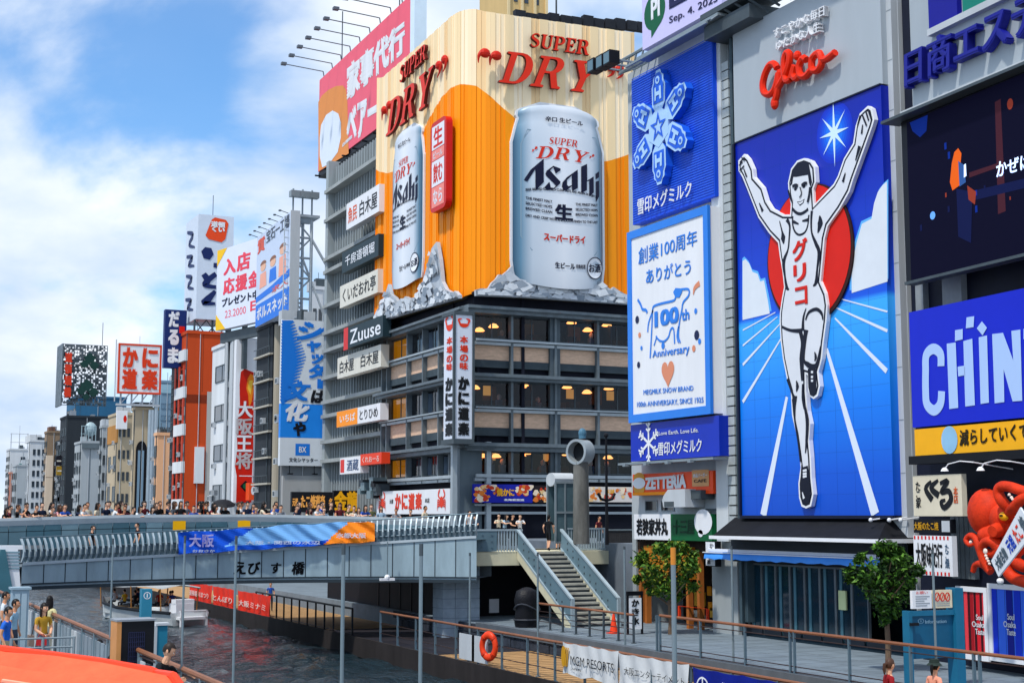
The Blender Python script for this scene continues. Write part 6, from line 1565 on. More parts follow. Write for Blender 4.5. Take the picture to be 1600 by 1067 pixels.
b = Bld('thin_grey_house', 'thin grey house squeezed between concrete block and ochre house', 152, 156, 170, 668, GREYB); b.nwin(2, 7); b.wwin(2, 6)
b = Bld('ochre_house', 'beige and ochre house with square windows and a white panel on its corner', 165, 180, 207, 648, BEIGE); b.nwin(2, 4, z0=.1, z1=.98, wx=.5, wz=.5); b.bands('ochre_band', [b.H*.06, b.H*.80], b.H*.13, OCHRE, .12)
m = MB(); m.box(0, -.12, b.H*.1, b.Wd*.72, 0, b.H*.28); m.build('peach_panel', fm('#d89a80'), b.t)
b.wwin(3, 4, x0=.0, x1=.75, z0=.32, z1=.95, wz=.4)
S = Sign(b.fw, 'corner_panel_sign', 'white panel sign with a red mark on the ochre house', 'sign', 182, 199, 641, 670, WHITE, .5, .9); m = MB(); m.prism(arc(S.W*.78, S.H*.55, S.W*.16, S.H*.2, 0, 340, 12), -.02); m.build('mark', RED, S.t)
b = Bld('arch_house', 'cream house with a tall black arched window and silver columns', 202, 207, 242, 640, BEIGE)
m = MB(); x0, x1 = b.Wd*.06, b.Wd*.55; zt = b.H*.72
m.prism(ccw([(x0, b.H*.05), (x1, b.H*.05), (x1, zt)] + arc((x0+x1)/2, zt, (x1-x0)/2, 1.2, 0, 180, 10)[1:-1] + [(x0, zt)]), -.1, 0); o = m.build('window', BLACK, b.t)
m = MB(); m.box(x0+.25, -.14, b.H*.05, x0+.55, -.1, zt).box(x1-.6, -.14, b.H*.05, x1-.35, -.1, zt); m.build('pane', BGB, o)
m = MB()
for f_ in (.62, .74, .88): m.cyl((b.Wd*f_, -.4, 0), (b.Wd*f_, -.4, b.H+ (2 if f_ > .8 else 0)), .24, n=10)
m.build('silver_column', mat('#a8b6c0', .35, .4, var=.12, name='silver_cladding'), b.t)
MB().box(0, .5, b.H, b.Wd*.8, 3, b.H+1.0).build('roof_plant', DARKB, b.t)
x0, z0 = b.w(200, 790); m = MB().box(-.5, -.3, 0, 1.2, 0, b.H*.24); m.build('blue_shutter', mat('#2a6aa8', .5, var=.2, name='shutter_blue'), b.t)
fA = b.fw
S = Sign(fA, 'rooftop_crab_sign', 'big white rooftop sign with red border and four red brush characters', 'sign', 183, 252, 536, 614, WHITE, .9, 1.0, frame=mat('#d8431c', .5, var=.06, name='red_frame'), fw=.22)
m = MB(); 
for ch, a_, b_, c_, d_ in (('か', .10,.52,.45,.93), ('に', .55,.52,.92,.93), ('道', .10,.08,.45,.50), ('楽', .55,.08,.92,.50)): S.tx(m, ch, a_, b_, c_, d_, bold=.055, y=-.08)
m.build('lettering', mat('#dc3c18', .5, var=.04, name='crab_red'), S.t)
m = MB()
for f_ in (.1, .35, .6, .85): m.cyl((S.W*f_, .5, -S.H*.22), (S.W*f_, .5, 0), .12, n=5)
for i in range(4): m.cyl((S.W*(.1+.22*i), .5, -S.H*.2), (S.W*(.3+.2*i), .5, 0), .07, n=5)
m.box(S.W*-.0, .3, -S.H*.24, S.W, .8, -S.H*.2).cyl((-.2, .5, -1), (-.2, .5, S.H+.5), .08, n=5).cyl((S.W*.5, .5, S.H), (S.W*.5, .5, S.H+1.1), .04, n=5); m.build('support_frame', GREYW, S.t)
b = Bld('slate_blue_office', 'slate blue glass office seen between crab sign and navy sign', 242, 246, 282, 598, BGB, X=XS+6); m = MB(); m.box(0, -.1, b.H-1.4, b.Wd, 0, b.H-.2)
m.build('top_band', mat('#8fb0c0', .4, var=.1, name='pale_band'), b.t); b.wwin(6, 12, z0=.05, z1=.9, wx=.9, wz=.45, frame=BGB, pane=mat('#6f8ca2', .2, var=.1, name='blue_glass'))
b = Bld('peach_house', 'narrow peach coloured house beside the slate blue office', 238, 243, 264, 680, PEACH); b.nwin(1, 5, wx=.75, wz=.6); 
m = MB().box(0, -.06, b.H*.36, b.Wd, 0, b.H*.365)
for i in range(6): m.box(b.Wd*i/6, .2, b.H+.35, b.Wd*i/6+.1, .4, b.H+1.0)
m.build('roof_rail', DSTEEL, b.t)
MB().box(b.Wd*.1, -1.5, 0, b.Wd*1.2, -1.2, b.H*.28).build('grey_hoarding', GREYB, b.t)
b = Bld('black_stair_house', 'black narrow stair house below the navy vertical sign', 262, 272, 290, 572, DARKB); b.nwin(2, 11)
S = Sign(b.fw, 'navy_vertical_sign', 'navy vertical rooftop sign with white hiragana and small red seal', 'sign', 256, 291, 483, 574, mat('#142a66', .5, var=.06, name='navy_board'), .9, 1.6)
m = MB(); 
for i, ch in enumerate('だるま'): S.tx(m, ch, .16, .70-.31*i, .66, .97-.31*i, 0, bold=.06)
S.bx(m, .66, .60, .92, .72, 1); m.build('lettering', [WHITE, RED], S.t)
# orange building
b = Bld('orange_building', 'bright orange building with white balconies and dark windows', 272, 286, 341, 521, ORB); OB = b
b.nwin(2, 5, z0=.06, z1=.88, wx=.75, wz=.6, frame=BLACK, pane=DGLASS)
b.bands('balcony_slab', [b.H*(.06+.164*i) for i in range(6)], b.H*.05, WHB, .35)
m = MB()
for y in (.0, .5, .93): m.box(-.3, b.D*y, 0, -.2, b.D*y+.6, b.H*.86)
m.build('corner_pier', mat('#b8381a', .6, var=.12, name='brick_red'), b.t)
m = MB(); x0, z0 = b.w(330, 613); m.box(0, -.02, z0-1.2, b.Wd, 0, z0-.3).box(b.Wd*.45, -.012, z0, b.Wd*.46, 0, b.H); m.build('wall_joint', mat('#7d2c10', .7, var=.2, name='dark_orange'), b.t)
x0, z1 = b.w(304, 698); x1, z0 = b.w(317, 755); MB().box(x0, -.3, z0, x1, 0, z1).build('white_sheet', WHB, b.t)
x0, z1 = b.w(326, 520); MB().box(x0-.0, -.1, 0, b.Wd, .02-.04, b.w(326, 612)[1]).build('grey_side', fm('#b3b0aa'), b.t)
# white vertical sign tower on its roof
S = Sign(b.fw, 'sign_tower', 'tall white rooftop sign tower with navy brush letters and orange seal', 'sign', 306, 364, 334, 498, None, 1, .1)
W_, H_ = S.W, S.H; m = MB().box(0, 0, 0, W_, 6, H_); m.build('box_body', mat('#ccd6e4', .5, var=.05, name='pale_sign_box'), S.t)
m = MB(); q = S.px
sealp = [q(*p) for p in ((331,343),(336,340),(353,344),(357,350),(352,374),(346,379),(326,374),(321,368))]
m.mat(1).prism(ccw(sealp), -.05); cx = sum(p[0] for p in sealp)/8; cz = sum(p[1] for p in sealp)/8; m.mat(2).text('道頓\nくい', cx-.8, cz-.3, cx+.8, cz+.9, -.08, 0, .05)
KX = lambda *p: [q(240+x/4.103, 260+y/4.103) for x, y in p]
m.mat(0).prism(ccw(KX((305,545),(330,518),(370,525),(385,565),(360,600),(320,590))), -.05)
m.stroke(KX((320,690),(345,730),(330,770)), [.6,.75,.4], -.05); m.stroke(KX((400,690),(360,720),(325,760),(400,775)), [.55,.6,.5,.4], -.06)
m.stroke(KX((395,800),(350,850),(320,875),(395,880)), [.35,.8,.55,.3], -.05); m.stroke(KX((398,620),(396,650)), .45, -.05)
m.build('lettering', [mat('#14265a', .5, var=0, name='navy_brush'), mat('#e4481a', .5, var=.05, name='seal_orange'), WHITE], S.t)
m = MB()
for i, (a_, b_) in enumerate(((.9,.7),(.66,.52),(.47,.3),(.24,.1))): m.stroke([(.8+2.4*(j % 2)+j*.5, H_*(a_+(b_-a_)*j/3)) for j in range(4)], [.3,.6,.5,.2], -.05)
o = m.build('side_lettering', mat('#14265a', .5, var=0, name='navy_brush'), S.t, (0, 6, 0), -pi/2)
m = MB().cyl((W_*.58, 3, H_), (W_*.58, 3, H_+2.9), .04, n=5); m.build('mast', DSTEEL, S.t)
m = MB(); hb = S.t.location.z-(OB.H)
for x in (0, .5, 1): m.cyl((W_*x, .6, -hb), (W_*x, .6, 0), .12, n=5)
for i in range(3): m.cyl((W_*i/3, .6, -hb), (W_*(i+1)/3, .6, 0), .06, n=5); m.cyl((W_*(i+1)/3, .7, -hb), (W_*i/3, .7, 0), .06, n=5)
m.build('support_frame', DSTEEL, S.t)
# white building with the vertical red sign
b = Bld('white_clinic', 'white building with sliding windows and a red and white vertical sign', 326, 363, 400, 533, WHB)
windows(b.t, -pi/2, -b.D*.85, -b.D*.25, b.H*.06, b.H*.97, 1, 5, wx=.95, wz=.42)
m = MB().box(-.3, b.D*.0, 0, 0, b.D*.12, b.H).cyl((-.5, b.D*.16, 0), (-.5, b.D*.16, b.H), .16, n=6); m.build('downpipe', GREYW, b.t)
S = Sign(b.fw, 'vertical_gyoza_sign', 'tall vertical sign with red flame shape and white outlined characters', 'sign', 364, 397, 530, 785, WHITE, .8, 1.0)
m = MB(); W_, H_ = S.W, S.H
m.mat(0).prism(ccw([(W_*x, H_*z) for x, z in ((.16,.0),(.95,.0),(.95,.20),(.98,.33),(.94,.80),(.45,.82),(.25,.80),(.2,.72),(.24,.60),(.10,.45),(.16,.33),(.06,.22),(.16,.16))]), -.02)
m.mat(1).prism(ccw([(W_*x, H_*z) for x, z in ((.55,.70),(.62,.76),(.75,.79),(.94,.78),(.94,.70),(.85,.62),(.72,.58),(.66,.66))]), -.03); m.mat(2).prism(ccw([(W_*x, H_*z) for x, z in ((.62,.70),(.70,.75),(.90,.75),(.78,.66))]), -.04)
for i, (ch, k_) in enumerate((('大', 3), ('阪', 4), ('王', 3), ('将', 4))):
    z = .62-.105*i; m.mat(3 if k_ == 3 else 4).text(ch, W_*.08, H_*(z-.10), W_*.92, H_*z, -.05, 0, .03)
m.mat(5).prism(ccw([(W_*.62+W_*.28*cos(t_), H_*.10+H_*.035*sin(t_)) for t_ in (0, pi/2, pi, 3*pi/2)]), -.03); m.mat(6).prism(arc(W_*.62, H_*.10, W_*.14, H_*.017, 0, 340, 10), -.04)
m.mat(3).quad((W_*.28,-.03,H_*.16),(W_*.95,-.03,H_*.16),(W_*.95,-.03,H_*.165),(W_*.28,-.03,H_*.165))
m.build('lettering', [mat('#c81e0a', .5, var=.12, name='flame_red'), mat('#e88018', .5, var=.1, name='flame_orange'), mat('#f2c040', .5, var=.05, name='flame_yellow'), WHITE, mat('#b9b3b4', .5, var=.1, name='outlined_grey'), BLACK, mat('#14603c', .5, var=0, name='emblem_green')], S.t)
S = Sign(b.fw, 'orange_box_sign', 'small orange box sign with white figure at the foot of the white building', 'sign', 389, 418, 754, 781, mat('#e8501e', .5, var=.06, name='orange_box'), 1.2, 3); m = MB(); S.tx(m, 'らん', .35,.3,.72,.7, 0); m.prism(arc(S.W*.2, S.H*.55, S.W*.1, S.H*.25, 0, 340, 12), -.02); m.build('lettering', WHITE, S.t)
# billboard with yellow corners
bp = colx(338, X=XS-1.0); fQ = Fx(P=(bp.x, bp.y-1), vp=-965)
S = Sign(fQ, 'shop_event_billboard', 'white billboard with yellow corners and pink characters about joining shops', 'billboard', 337, 404, 393, 517, mat('#d9e0f0', .5, var=.04, name='pale_board'), .6, 0)
W_, H_ = S.W, S.H; m = MB()
m.mat(1).prism(ccw([(0, H_), (0, H_*.80), (W_*.24, H_)]), -.02); m.prism(ccw([(0, 0), (W_*.24, 0), (0, H_*.2)]), -.02)
for ch, a_, b_, c_, d_ in (('入', .16,.66,.46,.86), ('店', .48,.66,.80,.88), ('応', .16,.42,.44,.62), ('援', .46,.42,.74,.62), ('金', .76,.42,1.0,.62)): S.tx(m, ch, a_, b_, c_, d_, 0, bold=.045)
S.tx(m, 'プレゼント中', .14,.27,1.0,.38, 2, bold=.05); S.tx(m, '23.2000', .22,.13,.72,.22, 0, bold=.0); S.tx(m, '日', .82,.14,1.0,.26, 0, bold=.05)
m.build('lettering', [mat('#e8485c', .5, var=0, name='rose_ink'), mat('#f2c012', .5, var=.04, name='corner_yellow'), mat('#1a1f3a', .5, var=0, name='ink_navy')], S.t)
m = MB()
for f_ in (.1, .5, .9): m.box(W_*f_-.2, .7, -4, W_*f_+.2, 1.1, H_)
m.box(0, .5, -1.2, W_, .9, -.2); m.build('support_frame', DSTEEL, S.t)
fT = Fx(X=XS-.5, vp=-150) if False else Fx(P=(colx(398, X=XS-.5).x, colx(398, X=XS-.5).y), vp=-150)
S = Sign(fT, 'family_billboard', 'tall billboard with grey heading, drawn people and a bright blue base', 'billboard', 399, 452, 374, 512, mat('#c6d4ea', .5, var=.05, name='pale_blue_board'), .7, 0)
W_, H_ = S.W, S.H; m = MB()
S.tx(m, '宝石一工場', .30,.85,.98,.99, 2, bold=.03); S.tx(m, '質', .02,.80,.26,.96, 4, bold=.05)
S.bx(m, 0, 0, 1, .24, 0); m.mat(0).prism(ccw([(0, H_*.27), (0, H_*.33), (W_*.5, H_*.36), (W_, H_*.42), (W_, H_*.34), (W_*.5, H_*.29)]), -.014)
S.tx(m, 'ボルスネット', .04,.06,.96,.20, 1, bold=.04); S.tx(m, '求人', .50,.27,.98,.33, 4, bold=.02)
for x, z, c in ((.22,.62,3),(.52,.60,0),(.80,.66,3)):
    m.mat(3).prism(arc(x*W_, z*H_, W_*.085, H_*.045, 0, 340, 12), -.02); m.mat({3:5,0:0}[c]).prism(ccw([(x*W_-W_*.11, H_*.40), (x*W_+W_*.11, H_*.40), (x*W_+W_*.09, z*H_-H_*.06), (x*W_-W_*.09, z*H_-H_*.06)]), -.016); m.mat(6).prism(arc(x*W_, z*H_+H_*.03, W_*.095, H_*.04, 0, 180, 8), -.024)
m.build('print', [mat('#1674dc', .5, var=.03, name='bright_blue_ink'), WHITE, mat('#4a5260', .5, var=0, name='heading_grey'), mat('#e8b394', .5, var=0, name='skin_print'), mat('#e05a40', .5, var=0, name='coral_ink'), mat('#f0a890', .5, var=0, name='shirt_print'), mat('#8a5a40', .5, var=0, name='hair_print')], S.t)
m = MB().box(W_, 0, -.6, W_+.14, .8, H_+.1); m.build('edge_column', GREYW, S.t)
m = MB()
for i in range(7): x = W_*i/6.5; m.cyl((x, .2, H_), (x-.1, -.6, H_+.25), .035, n=5).box(x-.25, -.75, H_+.2, x, -.55, H_+.3)
m.build('lamp_arm', DSTEEL, S.t)
# dark balcony building + concrete column, shutter sign building
b = Bld('balcony_building', 'dark open fronted building with stacked balconies beside a concrete column', 396, 421, 445, 508, DARKB)
m = MB(); bl2 = MB(); rb_ = random.Random(2)
for i in range(9): z = b.H*(.04+.105*i); m.box(-.3, -.12, z, .02, b.D, z+.16)
m.build('balcony_slab', fm('#b0aca0'), b.t)
for i in range(9):
    for j in range(6): z = b.H*(.04+.105*i)+.16; bl2.box(-.3, b.D*j/6, z, -.27, b.D*j/6+.05, z+.6)
    bl2.box(-.31, 0, b.H*(.04+.105*i)+.76, -.26, b.D, b.H*(.04+.105*i)+.81)
bl2.build('balcony_rail', DSTEEL, b.t)
m = MB().cyl((.45, -.5, 0), (.45, -.5, b.H), .45, n=16); m.build('concrete_column', fm('#a59d8c'), b.t)
b = Bld('shutter_sign_building', 'grey windowless building behind the blue and white vertical sign', 434, 437, 520, 505, fm('#8f9498'), X=XS-2.5)
x0, z0 = b.w(440, 731); MB().box(x0, -.4, 0, b.Wd, 0, z0-.6).build('ground_wall', fm('#a9abab'), b.t)
S = Sign(b.fw, 'blue_vertical_sign', 'tall white and blue vertical sign with brush writing and blue square logo', 'sign', 437, 509, 498, 727, None, .5, .7)
W_, H_ = S.W, S.H; m = MB().box(0, 0, 0, W_, .5, H_*.19-.01).box(0, 0, H_*.42+.01, W_, .5, H_).mat(1).box(0, 0, H_*.19, W_, .5, H_*.42); m.build('panel', [mat('#d3dae0', .5, var=.04, name='white_board'), mat('#1e86e4', .5, var=.04, name='azure_board')], S.t)
m = MB(); 
for i in range(26):
    f_ = i/26; L_ = .55*(1-abs(f_-.45)*1.1); z = H_*(.43+.56*f_); m.mat(0).stroke([(0, z), (W_*max(.1, L_), min(z+H_*.08*L_+.2, H_-.1))], [.5, .06], -.012-.0004*i, smooth=False)
for ch, a_, b_, c_, d_, k_ in (('シ', .32,.86,.95,.99, 0), ('ャ', .55,.78,.88,.86, 0), ('ッ', .66,.70,.95,.77, 0), ('タ', .60,.60,.98,.70, 0), ('ー', .80,.53,.96,.60, 0), ('は', .66,.43,.98,.52, 2), ('文', .06,.44,.66,.58, 0), ('化', .10,.30,.64,.43, 1), ('や', .28,.20,.56,.30, 2)): S.tx(m, ch, a_, b_, c_, d_, k_, y=-.04, bold=.055, shear=.2)
m.mat(0).quad((W_*.34,-.012,H_*.07),(W_*.66,-.012,H_*.07),(W_*.66,-.012,H_*.15),(W_*.34,-.012,H_*.15)); S.tx(m, 'BX', .42,.09,.58,.13, 1, y=-.02); S.tx(m, '文化シヤッター', .2,.025,.84,.055, 2)
m.build('lettering', [mat('#1c78d8', .5, var=.03, name='azure_ink'), WHITE, mat('#14161e', .5, var=0, name='ink_black')], S.t)
m = MB().cyl((W_*.2, -.2, -.6), (W_*.2, -.2, 0), .04, n=5).cyl((W_*.75, -.2, -.6), (W_*.75, -.2, 0), .04, n=5).box(W_*.15, -.6, -.7, W_*.25, -.2, -.6).box(W_*.7, -.6, -.7, W_*.8, -.2, -.6); m.build('lamp_arm', BLACK, S.t)
# open steel tower on the roof
tp = b.fw.off(-4); p = tp.pt(tp.uv(449)[0], zat(XS-2.5+4, b.P[1]+4, 500))
tw = thing('steel_tower', 'open lattice steel tower with ladder standing on the roof above the blue vertical sign', 'tower', p, tp.a); q = local(tp, tw)
m = MB(); w_ = q(486, 400)[0]; h_ = q(449, 338)[1]; wr = q(508, 500)[0]
for x, y in ((0,0),(w_,0),(0,2.5),(w_,2.5)): m.cyl((x, y, 0), (x, y, h_), .14, n=5)
for i in range(6):
    z = h_*i/5; m.cyl((0,0,z), (w_,0,z), .1, n=5).cyl((0,2.5,z), (w_,2.5,z), .1, n=5)
    if i < 5: (m.cyl((0,0,z), (w_,0,h_*(i+1)/5), .08, n=5) if i % 2 else m.cyl((w_,0,z), (0,0,h_*(i+1)/5), .08, n=5))
m.cyl((w_, 0, h_*.8), (wr+2, 0, h_*.18), .12, n=5).cyl((w_*.5, 0, h_*.62), (wr, 0, h_*.02), .1, n=5)
for i in range(14): m.box(-.7, -.05, h_*i/14, -.2, .05, h_*i/14+.08)
m.cyl((-.7, 0, 0), (-.7, 0, h_), .05, n=5)
m.box(0, -.4, h_, w_+.6, 2.6, h_+.2); m.build('lattice', mat('#b9c3c9', .5, .1, var=.2, name='tower_steel'), tw)
m = MB()
for x in (0, .5, 1.): m.cyl((w_*x, 0, h_), (w_*x, 0, h_+2.4), .08, n=5).box(w_*x-.4, -.8, h_+1.6, w_*x+.4, -.1, h_+2.1)
m.build('floodlights', STEEL, tw)
b = Bld('far_white_penthouse', 'white rooftop building glimpsed behind the steel tower', 478, 482, 520, 452, WHB, X=XS+10); b.wwin(3, 8, x0=.0, x1=.7, z0=.2)
# cream tower behind the orange billboard
cp = colx(792, Y=150); ct = thing('cream_tower', 'cream tiled tower rising behind the crown of the orange billboard', 'building', (cp.x, 150, 0)); q = local(Fy((0, 150)), ct)
x1, z1 = q(853, -60); m = MB().box(0, 0, 0, x1, 8, z1); m.build('wall', fm('#c9ab74'), ct)
m = MB(); 
for f_ in (.0, .34, .67, .97): m.box(x1*f_, -.25, 0, x1*f_+.3, 0, z1)
m.build('pilaster', fm('#dcc596'), ct); windows(ct, 0, x1*.08, x1*.9, z1-10, z1, 3, 3, wx=.35, wz=.4)
m = MB(); ap = q(881, 30); m.cyl((ap[0], 2, ap[1]-8), (ap[0], 2, ap[1]+14), .12, n=5); m.build('mast', DSTEEL, ct)
# street level signs at the foot of the row
def street(name, label, fr, x0, x1, yt, yb, panel, txt, inks, o=.6, rects=()):
    S = Sign(fr, name, label, 'sign', x0, x1, yt, yb, panel, .3, o); m = MB()
    for r in rects: S.bx(m, *r[:4], k=r[4])
    for t_ in txt: S.tx(m, t_[0], *t_[1:5], k=t_[5] if len(t_) > 5 else 0, bold=.05)
    m.build('lettering', inks, S.t); return S
AMB = mat('#e0a050', .5, var=.1, emit=.25, name='lit_amber')
f0 = Fy((XS, 108*K))
def off_col(px, Y): return Fy((colx(px, Y=Y).x, Y))
S = street('dark_shop_sign', 'dark shop board with lit amber characters behind the crowd', Fy((30, 107)), 455, 528, 768, 800, mat('#1d2026', .5, var=.2, name='dark_board'), [('たこ焼道楽', .2,.2,.72,.85, 0), ('名物', .8,.3,.97,.7, 0), ('元祖', .02,.3,.14,.7, 0)], [AMB])
S = street('gold_brush_sign', 'black sign with huge gold brush characters behind the crowd', Fy((30, 104)), 521, 562, 766, 800, BLACK, [('金龍', .02,.05,.98,.98, 0)], [mat('#e8a818', .5, var=.1, emit=.15, name='gold_brush')])
S = Sign(fKL, 'grey_canopy', 'grey metal canopies and pipes clustered above the gold brush sign', 'canopy', 538, 590, 744, 800, None, .3, 2.5)
m = MB(); rc = random.Random(6)
for i in range(14):
    x, z = rc.random()*S.W*.5, .25*S.H+rc.random()*S.H*.6; m.mat(rc.randrange(3)).box(x, 1.2-.3*rc.random(), z, x+.4+.8*rc.random(), 2, z+.2+.4*rc.random())
m.build('ducts', [DSTEEL, BLACK, mat('#7a8f96', .4, .3, var=.2, name='canopy_grey')], S.t)
# crab restaurant signs
S = Sign(fKL, 'crab_sign', 'long white sign with two red crabs and red brush characters', 'sign', 588, 703, 768, 803, WHITE, .4, 1.0)
m = MB(); W_, H_ = S.W, S.H
def crab(cx, cz, r, k=0):
    m.mat(k).prism([(cx+r*.42*cos(t_), cz+r*.5*sin(t_)-.1*r) for t_ in [2*pi*i/16 for i in range(16)]], -.02)
    for s_ in (-1, 1):
        m.stroke([(cx+s_*.3*r, cz+.2*r), (cx+s_*.75*r, cz+.45*r), (cx+s_*.62*r, cz+.8*r)], [.14*r, .2*r, .26*r], -.023); m.stroke([(cx+s_*.62*r, cz+.78*r), (cx+s_*.35*r, cz+1.0*r)], [.3*r, .05*r], -.026)
        for j in range(4): m.stroke([(cx+s_*.3*r, cz-.05*r-.12*r*j), (cx+s_*.85*r, cz+.1*r-.2*r*j), (cx+s_*.95*r, cz-.25*r-.2*r*j)], [.13*r, .12*r, .04*r], -.023-.003*j)
crab(W_*.09, H_*.52, H_*.46); crab(W_*.90, H_*.52, H_*.46)
for i, ch in enumerate('かに道楽'): S.tx(m, ch, .28+.095*i, .18, .365+.095*i, .88, 0, bold=.06)
S.tx(m, '元祖', .20,.45,.255,.65, 1); S.tx(m, '本店', .69,.45,.75,.65, 1); m.build('lettering', [mat('#e03a1c', .5, var=.04, name='crab_red_ink'), K_], S.t)
# corner box sign: two faces
fC1 = fKR.off(1.9); u0, z0 = fC1.uv(711, 685); u1, z1 = fC1.uv(738, 493)
cs_ = thing('vertical_crab_sign', 'tall white vertical corner sign with red crab, red and black characters', 'sign', fC1.pt(u0, z0), fC1.a)
W_, H_ = u1-u0, z1-z0; MB().box(0, 0, 0, W_, 1.7, H_).build('box_body', mat('#d2d9e6', .5, var=.04, name='pale_lightbox'), cs_)
m = MB().box(-.12, -.06, -.3, W_+.12, 1.8, -.005).box(-.12, -.06, H_+.005, W_+.12, 1.8, H_+.2).box(W_+.005, -.06, 0, W_+.14, 1.8, H_).box(-.14, -.06, 0, -.005, .1, H_); m.build('frame', DSTEEL, cs_)
def vsign(W_, sx):
    global m
    m = MB(); m.mat(0); crabc = (W_*.5, H_*.93)
    m.prism([(crabc[0]+W_*.3*cos(t_)*sx, crabc[1]+W_*.22*sin(t_)) for t_ in [pi+pi*i/10 for i in range(11)]], -.02)
    for s_ in (-1, 1): m.stroke([(crabc[0]+s_*W_*.24, crabc[1]), (crabc[0]+s_*W_*.32, crabc[1]+W_*.2), (crabc[0]+s_*W_*.12, crabc[1]+W_*.26)], [W_*.1, W_*.12, W_*.04], -.022)
    for ch, zt in (('本', .83), ('場', .755), ('の', .68), ('味', .615)): m.mat(0).text(ch, W_*.25, H_*(zt-.06), W_*.75, H_*zt, -.02, 0, .04)
    for i, ch in enumerate('かに道楽'): m.mat(1).text(ch, W_*.16, H_*(.50-.122*i-.11), W_*.84, H_*(.50-.122*i), -.02, 0, .075)
vsign(W_, 1); m.build('lettering', [mat('#e03a1c', .5, var=.04, name='crab_red_ink'), K_], cs_)
vsign(1.7, 1); m.build('lettering', [mat('#e03a1c', .5, var=.04, name='crab_red_ink'), K_], cs_, (0, 1.7, 0), -pi/2)
# food banners on the ground storey
def food(name, label, x0, x1, yt, yb, base, seed, txt, blobs):
    S = Sign(fKR, name, label, 'sign', x0, x1, yt, yb, base, .2, .7); m = MB(); rr = random.Random(seed)
    for (a_, b_, c_, d_, n) in blobs:
        for i in range(n):
            cx, cz = S.W*(a_+(c_-a_)*rr.random()), S.H*(b_+(d_-b_)*rr.random()); r = S.H*(.07+.12*rr.random())
            m.mat(rr.randrange(4)).prism([(cx+r*1.1*cos(t_)*(1+.25*sin(3*t_+i)), max(.02, min(S.H-.02, cz+r*sin(t_)))) for t_ in [2*pi*k/11 for k in range(11)]], -.01-.0007*i)
    for t_ in txt: S.tx(m, t_[0], *t_[1:5], k=t_[5], y=-.06, bold=.05)
    m.build('print', [mat(c, .5, var=.15, name='food_print') for c in ('#e07a2c', '#e8c088', '#c83a1c', '#f0dcc0')] + [mat('#f0b020', .5, var=0, name='gold_ink2'), WHITE], S.t); return S
food('food_banner', 'deep blue banner with grilled crab pictures and gold characters', 740, 832, 756, 785, mat('#1420a0', .5, var=.08, name='banner_deep_blue'), 3, [('焼かに', .38,.35,.68,.78, 4), ('北海道直送', .5,.1,.85,.22, 5)], [(.03,.08,.25,.9,26), (.2,.5,.4,.95,8), (.72,.45,.97,.92,16)])
food('food_banner', 'narrow food picture panel beside the deep blue crab banner', 833, 856, 758, 785, mat('#221a1e', .5, var=.2, name='banner_dark'), 9, [], [(.05,.05,.95,.6,14), (.1,.6,.9,.9,4)])
food('food_banner', 'white banner with orange crab dishes behind the black lamp post', 919, 992, 760, 784, mat('#d9d2cc', .5, var=.08, name='banner_pale'), 5, [('かに会席', .36,.55,.55,.85, 4)], [(.02,.08,.3,.92,18), (.36,.1,.55,.45,6), (.6,.3,.98,.9,20)])
# ---------------------------------------------------------------- street furniture on the bridge
YD = 84*K
def stand(px, d, zbase):                      # plan point seen in column px at view depth d
    r = ray(px, 805); fwd = Vector((sin(YAW), cos(YAW), 0)); k = d/r.dot(fwd); p = CAMP + r*k; return Vector((p.x, p.y, zbase))
dc = thing('drum_pillar', 'weathered stone pillar topped by a big grey drum shaped ring', 'pillar', stand(908, 71, ZD)); L = dc.location
fD = Fy((L.x, L.y)); q = local(fD, dc)
x0, z1 = q(896, 722); x1, _ = q(918, 722); m = MB()
m.lathe([((x1-x0)/2*1.04, 0), ((x1-x0)/2, z1*.5), ((x1-x0)/2*.95, z1)], 14); m.build('shaft', mat('#6a6a66', .8, var=.45, sc=2, streak=.3, bump=.2, name='mossy_stone'), dc, smooth='auto')
c_ = q(906, 706); m = MB(); R0 = q(905, 686)[1]-c_[1]
ringp = [(R0*.78, 0), (R0*.8, .32), (R0, .32), (R0, -.4), (R0*.8, -.4), (R0*.78, 0)]
m.lathe(ringp, 24); m.mat(1).lathe([(.01, -.1), (R0*.78, -.1)], 20); m.lathe([(.01, -.2), (R0*.78, -.2)], 20)
m.v = [(x, -z, y) for x, y, z in m.v]
o = m.build('ring', [mat('#a4adb1', .4, .4, var=.2, name='ring_steel'), mat('#1c2024', .6, name='ring_core')], dc, (c_[0], 0, c_[1]), radians(-66), smooth='auto')
c_ = q(910, 677); MB().sph((c_[0], 0, c_[1]), (.2, .2, .26), 12, 8).cyl((c_[0], 0, c_[1]-.25), (c_[0], 0, c_[1]), .18, n=12).build('cap', mat('#4c7890', .5, var=.2, name='cap_blue'), dc)
kb2 = thing('glass_booth', 'grey glass booth with a rounded white roof next to the stone pillar', 'booth', stand(882, 72.5, ZD)); q = local(Fy(kb2.location[:2]), kb2)
x0, z1 = q(868, 752); x1, zt = q(897, 741); m = MB()
for x in (x0, (x0+x1)/2, x1): m.box(x-.04, -.04, 0, x+.04, .04, z1).box(x-.04, .86, 0, x+.04, .94, z1)
for z in (.05, z1*.5, z1-.05): m.box(x0, -.05, z-.05, x1, .05, z+.05)
m.build('frame', STEEL, kb2); MB().box(x0, .0, .1, x1, .02, z1).box(x0+.02, .88, .1, x1, .9, z1).build('pane', mat('#4d646c', .15, var=.3, sc=1, name='booth_glass'), kb2)
m = MB(); n = 9; m.tube([(x0-.05, .45, z1+.1), (x1+.05, .45, z1+.1)], .42, 14, sc=(1, 1.2, .8)); m.build('roof', GREYW, kb2, smooth='auto')
